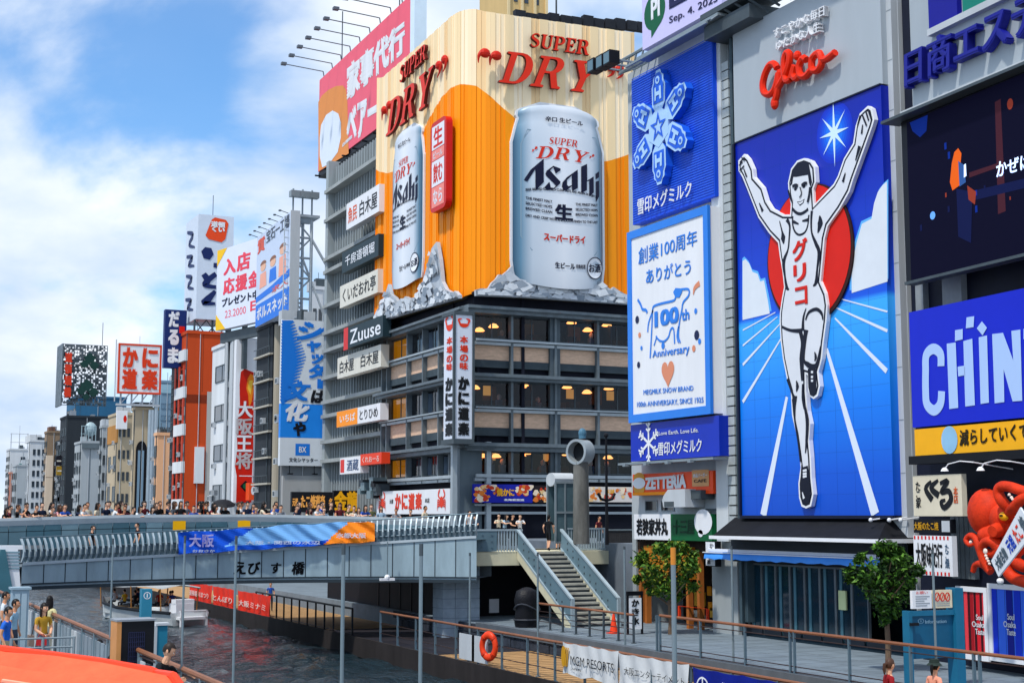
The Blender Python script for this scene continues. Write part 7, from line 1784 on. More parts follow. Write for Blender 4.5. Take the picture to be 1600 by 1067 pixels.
lp_ = thing('lamp_post', 'thin black lamp post with a curved arm beside the drum pillar', 'lamp post', stand(948, 69, ZD)); q = local(Fy(lp_.location[:2]), lp_)
zt = q(948, 684)[1]; m = MB().cyl((0,0,0), (0,0,zt), .09, .05, n=8).sph((0,0,zt+.12), .12, 8, 6); m.build('post', BLACK, lp_)
z = q(948, 782)[1]; m = MB().tube([(-.45,0,z+.35),(-.3,0,z+.08),(0,0,z),(.3,0,z+.08),(.45,0,z+.35)], .07, 6); m.build('arm', BLACK, lp_)
# ---------------------------------------------------------------- railings, poles, banners on the banks
RBR = mat('#8a5a40', .5, .2, var=.2, name='handrail_brown'); RPO = mat('#5f7684', .45, .3, var=.15, name='rail_post_grey')
def railing(name, label, X, y0, y1, z0, h, step, mids=(.2, .75), post=RPO, hand=RBR, double=0, r=.045):
    t_ = thing(name, label, 'railing', (X, y0, z0)); L_ = y1-y0; n = int(L_/step)
    MB().cyl((0, 0, h), (0, L_, h), r*1.1, n=8).build('handrail', hand, t_)
    m = MB()
    for f_ in mids: m.cyl((0, 0, h*f_), (0, L_, h*f_), .018, n=5)
    m.build('wire', mat('#3a2c2a', .5, .2, var=.1, name='rail_wire'), t_)
    me = None
    for i in range(n+1):
        if me is None:
            o = MB().box(-.04, -.03, 0, .04, .03, h-.01).box(-.08, -.08, 0, .08, .08, .03).build('post', post, t_); me = o.data
        else: o = bpy.data.objects.new('post', me); COL.objects.link(o); o.parent = t_
        o.location = (0, i*L_/n, 0)
        if double and i % double == 0: o2 = bpy.data.objects.new('post', me); COL.objects.link(o2); o2.parent = t_; o2.location = (0, i*L_/n+.22, 0)
    return t_
railing('quay_railing', 'brown topped railing along the upper promenade edge before the runner sign', XU, 22, 46.5, .0, 1.36, 2.55, (.08, .2, .85), double=3)
railing('boardwalk_railing', 'brown topped railing on the lower boardwalk edge carrying the white banners', XB+.1, 22, 64, ZB, 1.38, 2.2, (.3, .62))
railing('far_boardwalk_railing', 'black railing on the sunlit boardwalk beyond the bridge', XB+.1, 86*K, 108*K, ZB, 1.3, 1.35, (.08,), post=BLACK, hand=BLACK)
railing('steps_railing', 'steel railing in front of the amber shop and its small tree', XU+1.2, 50.5, 59, 0, 1.1, 1.1, (.3, .5, .7), post=DSTEEL, hand=RBR)
nr = railing('north_quay_railing', 'grey railing with brown handrail along the north bank beside the walkers', XN-.12, 18, 52, ZN, 1.27, 1.55, (.93,), post=mat('#7f929c', .45, .3, var=.15, name='north_post'), hand=RBR)
m = MB(); rr = random.Random(5)
for i in range(int(36/.52)):
    y = .2+i*.52; m.mat(rr.choice([0,0,1,2])).box(-.015, y-2.9, .12, .015, y-2.54, 1.1) if y > 3 else None
m.build('infill_panel', [mat('#8d9ba3', .4, .3, var=.2, name='infill_grey'), mat('#c9ced0', .4, .2, var=.1, name='infill_pale'), mat('#39444c', .5, .2, var=.2, name='infill_dark')], nr)
cr = thing('cross_railing', 'pale steel cross railing behind the woman in yellow', 'railing', (colx(30, Y=33).x, 33.5, ZN)); wd = colx(128, Y=33).x-cr.location.x
m = MB()
for z in (.35, .62, .9, 1.1): m.cyl((0,0,z), (wd,0,z), .022, n=6)
m.build('rail_bars', STEEL, cr)
for i in range(3): MB().cyl((wd*i/2,0,0), (wd*i/2,0,1.12), .035, n=6).build('post', STEEL, cr)
POLE = mat('#78888f', .4, .3, var=.12, name='pole_steel')
def pole(label, px, X, z0, ytop, r, tip=None, group='tall thin poles along the canal'):
    p = colx(px, X=X); zt = zat(p.x, p.y, ytop); t_ = thing('tall_pole', label, 'pole', (p.x, p.y, z0), 0, group)
    r *= .86; MB().cyl((0,0,0), (0,0,zt-z0), r, n=8).cyl((0,0,0), (0,0,.04), r*2.4, n=8).build('shaft', POLE, t_)
    MB().cyl((0,0,zt-z0-.0), (0,0,zt-z0+.12), r*1.08, n=8).build('tip', tip or DSTEEL, t_)
for args in (('slim grey pole standing by the black cabinet near the teal pillar', 178, XN-.15, ZN, 850, .022), ('slim grey pole at the left end of the blue bridge banner', 290, XN-.15, ZN, 848, .022), ('slim grey pole crossing the first character on the bridge', 370, XN-.15, ZN, 850, .022), ('bright pole before the plain bridge girder, wider than its neighbours', 537.5, XN-.15, ZN, 866, .027), ('bright pole before the dark wall beside the bridge pier', 658.5, XN-.15, ZN, 868, .024)):
    pole(*args)
pole('bright near pole with orange tip in front of the small tree', 1051, XN-.15, ZN, 882, .021, mat('#c98030', .5, var=.1, name='tip_orange'))
for args in (('thin pole on the boardwalk beside the pale stone pier', 734.5, XB+.3, ZB, 868, .05), ('thin pole before the left balustrade of the stairs', 840, XB+.3, ZB, 868, .045), ('thin pole standing right of the stairs by the traffic cone', 975, XU+.2, 0, 858, .05), ('thin pole at the end of the blue awning', 1142, XU+.2, 0, 858, .045), ('thin pole crossing the blue information board', 1455, XU+.2, 0, 865, .04)):
    pole(*args)
for px, top_, bot_ in ((605, 868, 912),):
    p = on(px, 900, Y=82*K); o = thing('underbridge_lamp', 'small white lamp hanging below the bridge girder', 'lamp', p); MB().cyl((0,0,0), (0,0,1.6), .03, n=5).build('stem', POLE, o); MB().box(-.35,-.1,-.2,.35,.1,-.08).sph((0,0,-.05), .14, 8, 5).build('lamp_head', WHITE, o)
def rail_banner(name, label, X, px0, px1, zt, zb_, base, draw, inks, sway=.05, o=.09):
    a_, b_ = colx(px0, X=X).y, colx(px1, X=X).y; W_ = a_-b_; H_ = zt-zb_
    t_ = thing(name, label, 'banner', (X-o, a_, zb_), -pi/2); n = 26; m_ = 5; vs = []
    for i in range(n+1):
        for j in range(m_+1):
            x = W_*i/n; z = H_*j/m_; vs.append((x, sway*sin(i*1.1+.6*j)*(1-.6*j/m_)-.03*sin(i*.37), z+.05*sin(i*.55)*(1-j/m_)-.05*abs(sin(i*pi/n*4))*(j == m_)))
    MB().add(vs, [(i*(m_+1)+j, (i+1)*(m_+1)+j, (i+1)*(m_+1)+j+1, i*(m_+1)+j+1) for i in range(n) for j in range(m_)]).build('cloth', base, t_, smooth=True)
    m = MB(); draw(m, W_, H_); m.build('lettering', inks, t_); return t_
BW = mat('#cfd2d4', .7, var=.14, sc=1.5, name='white_cloth')
def d1(m, W, H):
    m.mat(0)
    for i in range(4): m.prism([(W*.05+W*.13*cos(t_)*.35+W*.012*i*2, H*.55+H*.34*sin(t_)) for t_ in [2*pi*k/14 for k in range(14)]], -.075-.004*i) if i == 0 else m.stroke([(W*(.03+.03*i), H*.25), (W*(.06+.03*i), H*.85)], W*.018, -.08-.003*i)
    m.mat(1).text('MGM RESORTS', W*.19, H*.34, W*.96, H*.62, -.09, 0, .0); m.text('JAPAN', W*.19, H*.16, W*.38, H*.26, -.09, 0, 0)
rail_banner('white_sponsor_banner', 'wrinkled white banner with gold lion mark and dark capital letters', XB+.1, 882, 968, .66, -.42, BW, d1, [mat('#c8921c', .5, var=.1, name='gold_mark'), K_])
def d2(m, W, H): m.mat(0).text('大阪エンターテイメント', W*.12, H*.42, W*.97, H*.64, -.09, 0, .0)
rail_banner('white_text_banner', 'wrinkled white banner with a line of thin black Japanese text', XB+.1, 968, 1077, .62, -.5, BW, d2, [K_], .07)
def d3(m, W, H):
    m.text('近畿大学', W*.32, H*.3, W*.92, H*.78, -.10, 0, .05); c = (W*.13, H*.55)
    m.stroke(arc(c[0], c[1], H*.26, H*.24, 0, 360, 18), .05, -.1, smooth=False); m.stroke([(c[0], c[1]-H*.2), (c[0], c[1]+H*.26)], .06, -.102, smooth=False); m.stroke([(c[0]-H*.14, c[1]), (c[0], c[1]-.1*H), (c[0]+H*.14, c[1])], .05, -.104)
rail_banner('blue_university_banner', 'wrinkled deep blue banner with white emblem and university name', XB+.1, 1083, 1246, .57, -.62, mat('#0c1f86', .6, var=.15, sc=1.5, name='blue_cloth'), d3, [WHITE], .06)
RB = mat('#e0301a', .6, var=.14, sc=1, name='red_cloth')
def dr(body):
    def f(m, W, H): m.text(body, W*.1, H*.35, W*.92, H*.62, -.12, 0, .02)
    return f
for i, (a_, b_, tx, lab) in enumerate(((300, 337, '道頓堀 川まつり', 'red railing banner with a line of small white text, farthest of three'), (337, 374, 'とんぼり', 'red railing banner with white hiragana, middle one of three'), (376, 428, '大阪ミナミ', 'red railing banner with white text, nearest to the bridge pole'))):
    rail_banner('red_railing_banner', lab, XB+.1, a_+.3, b_-.3, .45, -.95, RB, dr(tx), [mat('#f0d9d0', .5, var=0, name='pale_cloth_ink')], .08); 
m = MB()
for i, (px) in enumerate((733, 753)):
    p = colx(px, X=XB+.1); o = thing('rail_board', ['plain pale board fixed to the boardwalk railing, farther from the lifebuoy', 'plain pale board fixed to the boardwalk railing right behind the lifebuoy'][i], 'board', (p.x-.06, p.y, ZB+.1)); MB().box(-.03, -.75, 0, .0, .75, 1.0).build('sheet', GREYW, o); MB().box(-.0, -.8, .1, .05, .8, .16).box(0, -.8, .8, .05, .8, .86).build('batten', STEEL, o)
p = colx(767, X=XB+.0); lb = thing('lifebuoy', 'orange red lifebuoy hanging on the boardwalk railing', 'lifebuoy', (XB-.08, p.y, .02), -pi/2+.45)
vs = []; n = 22; k = 9
for i in range(n):
    for j in range(k):
        a_, b_ = 2*pi*i/n, 2*pi*j/k; r = .33+.115*cos(b_); vs.append((r*cos(a_), .1*sin(b_), r*sin(a_)*1.3))
MB().add(vs, [(i*k+j, ((i+1) % n)*k+j, ((i+1) % n)*k+(j+1) % k, i*k+(j+1) % k) for i in range(n) for j in range(k)]).build('ring', mat('#e0401c', .4, var=.08, name='buoy_orange'), lb, smooth=True)
m = MB()
for i in range(4):
    a_ = pi/4+i*pi/2; m.tube([(.33*cos(a_-.12), 0, .43*sin(a_-.12)), (.33*cos(a_+.12), 0, .43*sin(a_+.12))], .128, 9)
m.build('bands', mat('#c23216', .5, var=.1, name='buoy_band'), lb)
p = stand(957.5, 63, 0); tcn_ = thing('traffic_cone', 'orange traffic cone at the foot of the stairs', 'cone', p)
MB().lathe([(.2,.04),(.17,.1),(.04,.85),(.03,.86)], 14).build('cone', mat('#e8401c', .5, var=.08, name='cone_orange'), tcn_); MB().box(-.24,-.24,0,.24,.24,.04).build('base', mat('#c83818', .6, var=.1, name='cone_base'), tcn_)
sp2 = thing('standing_sign', 'white vertical standing sign with black brush characters beside the stairs', 'sign', stand(991, 62.5, 0)); q = local(Fy(sp2.location[:2]), sp2)
x0, z1 = q(982, 934); x1, z0 = q(1002, 982); MB().box(x0, -.04, z0, x1, .04, z1).build('panel', WHITE, sp2)
m = MB().box(x0-.08, -.03, 0, x0-.004, .05, z1+.1).box(x1+.004, -.03, 0, x1+.08, .05, z1+.1).box(x0-.08, -.05, z1+.1, x1+.08, .07, z1+.28); m.build('frame', BLACK, sp2)
m = MB(); [m.text(ch, x0+.12, z0+(z1-z0)*(.72-.29*i), x1-.12, z0+(z1-z0)*(.96-.29*i), -.05, 0, .05) for i, ch in enumerate('かき氷')]; m.build('lettering', K_, sp2)
# covered machine under the stairs
mc2 = thing('covered_machine', 'black covered machine strapped up beneath the stairs', 'machine', stand(823, 66.5, 0)); m = MB()
m.lathe([(.55,0),(.6,.3),(.52,.8),(.6,1.2),(.5,1.6),(.2,1.75),(.01,1.78)], 14, sc=(1, .8)); m.build('cover', mat('#15161c', .45, var=.5, sc=2, bump=.5, name='black_cover'), mc2, smooth=True)
m = MB().tube([(.6*cos(t_), .5*sin(t_), .9+.15*sin(2*t_)) for t_ in [2*pi*i/16 for i in range(17)]], .035, 5).tube([(.62*cos(t_), .52*sin(t_), .35) for t_ in [2*pi*i/16 for i in range(17)]], .035, 5); m.build('strap', mat('#3c4048', .5, var=.1, name='strap_grey'), mc2)
# information board
ib = thing('information_board', 'blue steel information board with two white notices on top', 'information board', stand(1463, 43.5, 0)); q = local(Fy(ib.location[:2]), ib)
TEAL = mat('#1d6a8c', .45, .1, var=.12, name='board_teal'); TEAL2 = mat('#16587a', .4, .1, var=.15, name='board_teal_dark')
x0 = q(1420, 950)[0]; x1 = q(1504, 950)[0]; zt = q(1460, 953)[1]; zb_ = q(1460, 1028)[1]
MB().box(x0, 0, 0, x0+.12, .3, zt).build('post', TEAL, ib); MB().box(x1-.32, -.05, 0, x1, .35, q(1500, 918)[1]).build('post', TEAL, ib)
MB().box(x0+.125, .08, zb_, x1-.325, .2, zt-.004).build('panel', TEAL2, ib); MB().box(x0+.125, 0, zt-.15, x1-.325, .07, zt).build('header', TEAL, ib)
a_ = q(1427, 952); b_ = q(1488, 921); m = MB().box(a_[0], .02, a_[1]+.02, q(1456, 921)[0], .12, b_[1]); m.mat(1).box(q(1458, 921)[0], .02, a_[1]+.02, b_[0], .12, b_[1]); m.build('notice', [WHITE, mat('#e0d2b4', .5, var=.05, name='notice_cream')], ib)
m = MB(); c = q(1432, 930); m.mat(1).text('お願い', c[0], q(0, 930)[1] if False else q(1440, 928)[1], q(1450, 924)[0], q(1440, 923)[1], .01); 
for i in range(5): zq_ = q(1440, 932+i*3.6)[1]; m.mat(2).box(q(1431, 930)[0], .012, zq_, q(1453, 930)[0]-.1*(i % 3), .018, zq_+.025)
for i in range(3):
    cc = q(1465+i*8, 932); m.mat(1).stroke(arc(cc[0], cc[1], .085, .12, 0, 360, 14), .03, .01, smooth=False); m.stroke([(cc[0]-.06, cc[1]-.09), (cc[0]+.06, cc[1]+.09)], .03, .006, smooth=False)
for i in range(3): zq_ = q(1440, 941+i*3)[1]; m.mat(2).box(q(1463, 930)[0], .012, zq_, q(1484, 930)[0], .018, zq_+.02)
m.mat(0).text('ⓘ', *q(1437, 974), *q(1446, 966), .07); m.text('Information', *q(1448, 974), *q(1481, 967), .07, 0, .01)
m.build('lettering', [mat('#9cc4d8', .5, var=0, name='pale_teal_ink'), RED, mat('#9098a0', .5, var=0, name='print_grey')], ib)
MB().box(x0+.0, -.1, q(0, 1035)[1], x0+.28, -.004, q(0, 1029)[1]).build('meter_box', BLACK, ib)
# near bank: black cabinet, teal pillars, orange canopy
bc = thing('black_cabinet', 'tall black cabinet with a grid front and an orange side on the north bank', 'cabinet', (0, 0, ZN)); p = stand(214, 27.5, ZN); bc.location = p; bc.rotation_euler = (0, 0, .06); q = local(Fy((p.x, p.y)), bc)
x0, z1 = q(190, 971); x1, _ = q(242, 971); MB().box(x0, 0, .02, x1, .45, z1).build('box_body', mat('#111219', .4, var=.2, name='cabinet_black'), bc)
MB().box(x0-.09, -.02, 0, x0-.004, .45, z1+.02).build('side_panel', mat('#c98a50', .5, var=.2, name='orange_side'), bc); MB().box(x0-.1, -.03, z1+.005, x1+.03, .5, z1+.04).build('top', mat('#8d949c', .5, .2, var=.1, name='cabinet_top'), bc)
m = MB(); gx0, gx1 = x0+.16*(x1-x0)+.04, x1-.3*(x1-x0)
for i in range(9): m.box(gx0+(gx1-gx0)*i/8-.006, -.012, .1, gx0+(gx1-gx0)*i/8+.006, -.002, z1-.2)
for i in range(18): z = .1+(z1-.3)*i/17; m.box(gx0, -.016, z-.005, gx1, -.008, z+.005)
m.build('grid', mat('#2b3050', .4, .3, var=.1, name='grid_blue'), bc)
tp_ = thing('teal_marker_post', 'teal blue square post with a white round symbol behind the black cabinet', 'post', stand(230, 36.5, ZN)); q = local(Fy(tp_.location[:2]), tp_)
x0, z1 = q(222, 920); x1, _ = q(238, 920); MB().box(x0, 0, 0, x1, .26, z1).build('post_body', mat('#2f7f9c', .5, var=.15, name='post_teal'), tp_)
c_ = q(230, 930); m = MB(); m.stroke(arc(c_[0], c_[1], .08, .08, 0, 360, 18), .018, -.004, smooth=False); m.stroke([(c_[0], c_[1]-.05), (c_[0], c_[1]+.05)], .025, -.005, smooth=False); m.build('symbol', WHITE, tp_)
tb = thing('teal_box', 'small teal box with a pale lid beside the black cabinet', 'box', stand(254, 29, ZN)); q = local(Fy(tb.location[:2]), tb); x0, z1 = q(246, 977); x1, _ = q(262, 977); MB().box(x0, 0, 0, x1, .2, z1).build('box_body', mat('#1f7694', .5, var=.12, name='box_teal'), tb); MB().box(x0-.03, -.03, z1+.002, x1+.03, .23, z1+.05).box(x0-.06, -.02, .1, x0-.004, .1, z1).build('lid', GREYW, tb)
# orange canopy just under the camera
def unz(px, py, d): r = ray(px, py); fwd = Vector((sin(YAW), cos(YAW), 0)); return CAMP + r*(d/Vector((r.x, r.y, 0)).dot(fwd))
cn = thing('orange_canopy', 'orange red awning roof with lengthwise ridges in the corner near the viewer', 'canopy', (0, 0, 0))
e0 = [unz(-70, 1003, 13.2), unz(0, 1015, 13), unz(75, 1024, 12.8), unz(150, 1034, 12.6), unz(236, 1049, 12.4), unz(243, 1052, 12.38)]
cp0 = e0[0]; cn.location = cp0; m = MB(); rows = []
for j in range(15):
    f_ = j/14; row = []
    for i, p in enumerate(e0):
        d = Vector((.10, -1, 0)) * 5.5*f_; z = -.62*f_ - .012*sin(i*1.9+j*.4)*(0 < i < 5) + .06*(1 if j % 2 else -1)*(j > 0)
        row.append(p + d + Vector((.06*f_*i, 0, z)) - cp0)
    rows.append(row)
nn = len(e0); m.add([v for r in rows for v in r], [(j*nn+i, (j+1)*nn+i, (j+1)*nn+i+1, j*nn+i+1) for j in range(14) for i in range(nn-1)]); o = m.build('canvas', mat('#e2603c', .65, var=.28, sc=1.6, bump=.15, name='canopy_orange'), cn)
m = MB(); m.tube([p-cp0 for p in e0], .045, 8); m.tube([rows[j][-1] for j in range(15)], .04, 8); m.build('edge_piping', mat('#e03c18', .45, var=.08, name='canopy_edge'), cn)
m = MB()
for j in (2, 5, 8, 11): m.tube([v+Vector((0, 0, .012)) for v in rows[j]], .016, 5)
m.build('canvas_seam', mat('#f7a184', .6, var=.1, name='fold_highlight'), cn)  # seams in a paler colour, standing in for highlights on the folds
m = MB()
for (i, j) in ((1, 0), (4, 0), (1, 14), (4, 14)): v = rows[j][i]; m.cyl((v.x, v.y, ZN-cp0.z), (v.x, v.y, v.z-.03), .03, n=6)
m.build('canopy_post', STEEL, cn)

# ---------------------------------------------------------------- trees
LEAF = [mat(c, .5, var=.25, sc=3, name='leaf_green') for c in ('#27451a', '#3b6420', '#56802a', '#1a3316')]
LEAFY = LEAF[:3] + [mat('#7d8a2a', .5, var=.2, name='leaf_yellow')]
def tree(label, px, d, zt_row, zb_row, wpx, trunk_h, seed, leaves, mats, lumps):
    p = stand(px, d, 0); t_ = thing('street_tree', label, 'tree', p); q = local(Fy((p.x, p.y)), t_); rr = random.Random(seed)
    zt = q(px, zt_row)[1]; zb_ = q(px, zb_row)[1]; R_ = wpx/2*d/FPX; cz = (zt+zb_)/2; H_ = (zt-zb_)/2
    m = MB(); tr_ = [(0,0,0),(.03,.02,trunk_h*.5),(-.02,0,trunk_h),(.03,.02,cz)]; m.tube(tr_, [.11,.085,.075,.05], 8)
    for i in range(9):
        a_ = i*2.4; z0 = trunk_h+(cz-trunk_h)*(i/9); m.tube([(0,0,z0),(R_*.35*cos(a_),R_*.35*sin(a_),z0+.3*H_),(R_*.75*cos(a_),R_*.75*sin(a_),z0+.6*H_+.2*rr.random())], [.045,.03,.012], 5)
    m.build('trunk', mat('#6b5848', .85, var=.3, sc=4, bump=.3, name='bark'), t_)
    lumps = lumps+[(v.x*(.75+.35*rr.random()), v.y*.9, v.z*(.75+.35*rr.random()), .10+.12*rr.random()) for v in [Vector((rr.gauss(0,1), rr.gauss(0,1), rr.gauss(0,1))).normalized() for _ in range(22)]]; L_ = [(R_*x, R_*y, cz+H_*z, R_*s) for x, y, z, s in lumps]; m = MB()
    for i in range(leaves):
        c = rr.choice(L_); v = Vector((rr.gauss(0,1), rr.gauss(0,1), rr.gauss(0,1))).normalized()*c[3]*(rr.random()**.4)
        if rr.random() < .14: v *= 1.45
        P_ = Vector(c[:3])+Vector((v.x, v.y, v.z*.85)); s_ = .04+.075*rr.random(); e = Euler((rr.uniform(-1,1), rr.uniform(-1,1), rr.random()*6.3)).to_matrix()
        pts = [P_+e @ Vector(w_) for w_ in ((-s_*1.5,0,0),(0,-s_*.7,.02),(s_*1.5,0,-.03),(0,s_*.7,.02))]
        m.mat(int(rr.random()*len(mats)*.999)).add(pts, [(0,1,2,3)])
    m.build('crown', mats, t_)
tree('small bushy street tree in front of the amber shop front', 1045, 62.5, 846, 938, 104, 1.0, 3, 4300, LEAFY, [(-.5,-.1,.25,.5),(.45,.1,.3,.5),(0,-.3,.5,.5),(-.2,.3,-.1,.5),(.3,-.2,-.2,.45),(-.65,0,-.1,.3),(.7,.1,.0,.28),(.05,0,-.6,.4),(-.3,-.2,-.55,.3),(.0,.1,.8,.25)])
tree('slender street tree with dark rounded crown in front of the glazed runner building', 1381, 47.5, 842, 968, 108, 1.9, 9, 4800, LEAF, [(-.45,0,.1,.5),(.45,.1,.05,.5),(0,-.3,.35,.5),(-.1,.3,.0,.55),(.3,-.2,-.35,.45),(-.35,-.1,-.4,.42),(.02,0,.75,.26),(-.75,0,-.05,.25),(.8,.1,-.2,.24),(.05,0,-.7,.35),(.5,0,.5,.25)])
# ---------------------------------------------------------------- people
SKIN = ['#d9a585', '#c98f6c', '#e2b496']
def pm(c, nm): return mat(c, .75, var=.12, sc=6, name=nm)
SHOE = pm('#1c1c20', 'shoe_dark'); HAIR = mat('#14100f', .45, var=.2, sc=20, name='black_hair')
def base_pose():
    J = dict(pelvis=(0,0,.93), waist=(0,.0,1.08), chest=(0,.01,1.27), neck0=(0,.015,1.42), neck=(0,0,1.475))
    for s_, k in ((-1,'l'), (1,'r')):
        J['sh'+k] = (s_*.165,.01,1.385); J['el'+k] = (s_*.225,.03,1.12); J['wr'+k] = (s_*.235,-.05,.89); J['ha'+k] = (s_*.235,-.07,.81)
        J['hip'+k] = (s_*.085,0,.88); J['kn'+k] = (s_*.095,-.015,.49); J['an'+k] = (s_*.10,.02,.085); J['to'+k] = (s_*.115,-.15,.035)
    J['lean'] = 0; J['turn'] = 0; J['nod'] = 0
    return J
BON = [('pelvis','waist'),('waist','chest'),('chest','neck0'),('neck0','neck')] + [x for k in 'lr' for x in (('chest','sh'+k),('sh'+k,'el'+k),('el'+k,'wr'+k),('wr'+k,'ha'+k),('pelvis','hip'+k),('hip'+k,'kn'+k),('kn'+k,'an'+k),('an'+k,'to'+k))]
RAD = dict(pelvis=(.145,.105), waist=(.125,.092), chest=(.155,.105), neck0=(.075,.065), neck=(.052,.052))
for k in 'lr': RAD.update({'sh'+k:(.062,.06), 'el'+k:(.043,.043), 'wr'+k:(.029,.026), 'ha'+k:(.036,.018), 'hip'+k:(.09,.09), 'kn'+k:(.06,.06), 'an'+k:(.043,.043), 'to'+k:(.04,.03)})
def body_mesh(J, short_sleeve=True, shorts=False, fingers=False):
    J = dict(J); lean = J.pop('lean'); turn = J.pop('turn'); nod = J.pop('nod')
    names = list(J); V_ = [Vector(J[n]) for n in names]; idx = {n: i for i, n in enumerate(names)}; E_ = [(idx[a], idx[b]) for a, b in BON]; R_ = [RAD[n] for n in names]
    fing = []
    if fingers:
        for k, s_ in (('l', -1), ('r', 1)):
            w_, h_ = Vector(J['wr'+k]), Vector(J['ha'+k]); d = (h_-w_).normalized(); side = d.cross(Vector((s_,0,0))); side = side.normalized() if side.length > .1 else Vector((0,1,0)); nrm = d.cross(side)
            for j, L_ in enumerate((.075,.085,.08,.06)):
                b0 = h_+side*(.028-.019*j)+d*.01; m0 = b0+d*L_*.55+nrm*.008*s_; m1 = b0+d*L_*.95+nrm*.028*s_; fing.append((b0, m0, m1))
            b0 = w_.lerp(h_, .45)+side*.025; fing.append((b0, b0+side*.03+d*.03, b0+side*.036+d*.065))
    if lean:
        piv = Vector((0,0,.95)); M_ = Matrix.Rotation(lean, 3, 'X')
        for n in names:
            if n in ('waist','chest','neck0','neck','shl','shr'): V_[idx[n]] = piv + M_ @ (V_[idx[n]]-piv)
    me = bpy.data.meshes.new('b'); me.from_pydata([tuple(v) for v in V_], E_, []); ob = bpy.data.objects.new('b', me); COL.objects.link(ob)
    md = ob.modifiers.new('s', 'SKIN'); sv = me.skin_vertices[0].data
    for i, r in enumerate(R_): sv[i].radius = r; sv[i].use_root = (names[i] == 'pelvis')
    md.branch_smoothing = .6; md.use_smooth_shade = True
    ss = ob.modifiers.new('d', 'SUBSURF'); ss.levels = ss.render_levels = 1
    bpy.context.view_layer.update()
    ev = bpy.data.meshes.new_from_object(ob.evaluated_get(bpy.context.evaluated_depsgraph_get()))
    vs = [v.co.copy() for v in ev.vertices]; fs = [tuple(p.vertices) for p in ev.polygons]
    bpy.data.objects.remove(ob); bpy.data.meshes.remove(me); bpy.data.meshes.remove(ev)
    seg = [(V_[a], V_[b], names[a], names[b]) for a, b in E_]; m = MB(); m.v = [tuple(v) for v in vs]
    for f in fs:
        c = sum((vs[i] for i in f), Vector())/len(f); best = None
        for a, b_, na, nb in seg:
            ab = b_-a; t_ = max(0, min(1, (c-a).dot(ab)/ab.length_squared)); dd = (c-(a+ab*t_)).length
            if best is None or dd < best[0]: best = (dd, na, nb, t_)
        _, na, nb, t_ = best; k = 1
        if nb == 'neck': k = 0
        elif nb[:2] in ('ha',) : k = 0
        elif nb[:2] == 'wr': k = 0 if short_sleeve else (1 if t_ < .85 else 0)
        elif nb[:2] == 'el': k = 1 if (t_ < .62 or not short_sleeve) else 0
        elif nb[:3] == 'hip': k = 2
        elif na == 'pelvis' and nb == 'waist': k = 2 if t_ < .35 else 1
        elif nb[:2] == 'kn': k = 2
        elif nb[:2] == 'an': k = 2 if not shorts and t_ < .92 else (0 if t_ < .92 else 3)
        elif nb[:2] == 'to': k = 3
        m.f.append(f); m.m.append(k)
    for b0, m0, m1 in fing:
        m.mat(0).tube([tuple(b0), tuple(m0), tuple(m1)], [.0095, .009, .007], 6)
    # head, on the neck
    hc = V_[idx['neck']] + Vector((0, -.025*math.cos(lean) - .05*sin(lean), .135)); Rm = Matrix.Rotation(turn, 3, 'Z') @ Matrix.Rotation(nod, 3, 'X'); m.mat(0); b0 = len(m.v)
    m.sph((0,0,0), (.076, .098, .118), 16, 12)
    for i in range(b0, len(m.v)):
        x, y, z = m.v[i]
        if z < -.02: f_ = 1-.32*min(1, (-z-.02)/.1); x *= f_; y = y*(1-.10*min(1, (-z-.02)/.1)) - .008*min(1, (-z-.02)/.1)
        if y < -.05 and abs(x) < .022 and -.045 < z < .015: y -= .020*(1-abs(z+.02)/.05)
        m.v[i] = tuple(hc + Rm @ Vector((x, y, z)))
    m.tube([tuple(hc+Vector((0,.01,-.07))), tuple(V_[idx['neck0']]+Vector((0,0,-.02)))], [.052, .06], 10)
    for s_ in (-1, 1):
        e_ = hc + Rm @ Vector((s_*.077, .012, -.01)); m.sph(tuple(e_), (.012, .022, .034), 6, 5)
    return m, hc, Rm
def hair_mesh(style, hc, Rm):
    m = MB(); m.sph((0,.008,.012), (.084, .107, .122), 16, 12); vs = m.v; keep = []
    for f in m.f:
        c = sum((Vector(vs[i]) for i in f), Vector())/len(f)
        front = c.y < -.045
        lim = .062 if front else (-.02 if abs(c.x) > .05 and c.y < .03 else (-.075 if style != 'short' else -.06))
        if c.z > lim - (0.02 if style == 'bangs' and front else 0): keep.append(f)
    m.f = keep; m.m = [0]*len(keep)
    if style in ('long', 'bangs'):
        n = 9; P_ = []
        for i in range(n+1):
            a_ = pi*(-.06+1.12*i/n)
            for r_, z in ((.094, .02), (.105, -.08), (.10, -.17), (.085, -.25)): P_.append((r_*.92*cos(a_), .01+r_*1.05*sin(a_), z))
        m.add(P_, [(4*i+j, 4*i+4+j, 4*i+5+j, 4*i+1+j) for i in range(n) for j in range(3)]); m.add([(x*.93, y*.93, z) for x, y, z in P_], [(4*i+1+j, 4*i+5+j, 4*i+4+j, 4*i+j) for i in range(n) for j in range(3)])
    if style == 'tied': m.tube([(0,.1,.02),(0,.16,.0),(0,.17,-.1),(0,.15,-.2)], [.03,.035,.03,.01], 8)
    m.v = [tuple(hc + Rm @ Vector(p)) for p in m.v]; return m
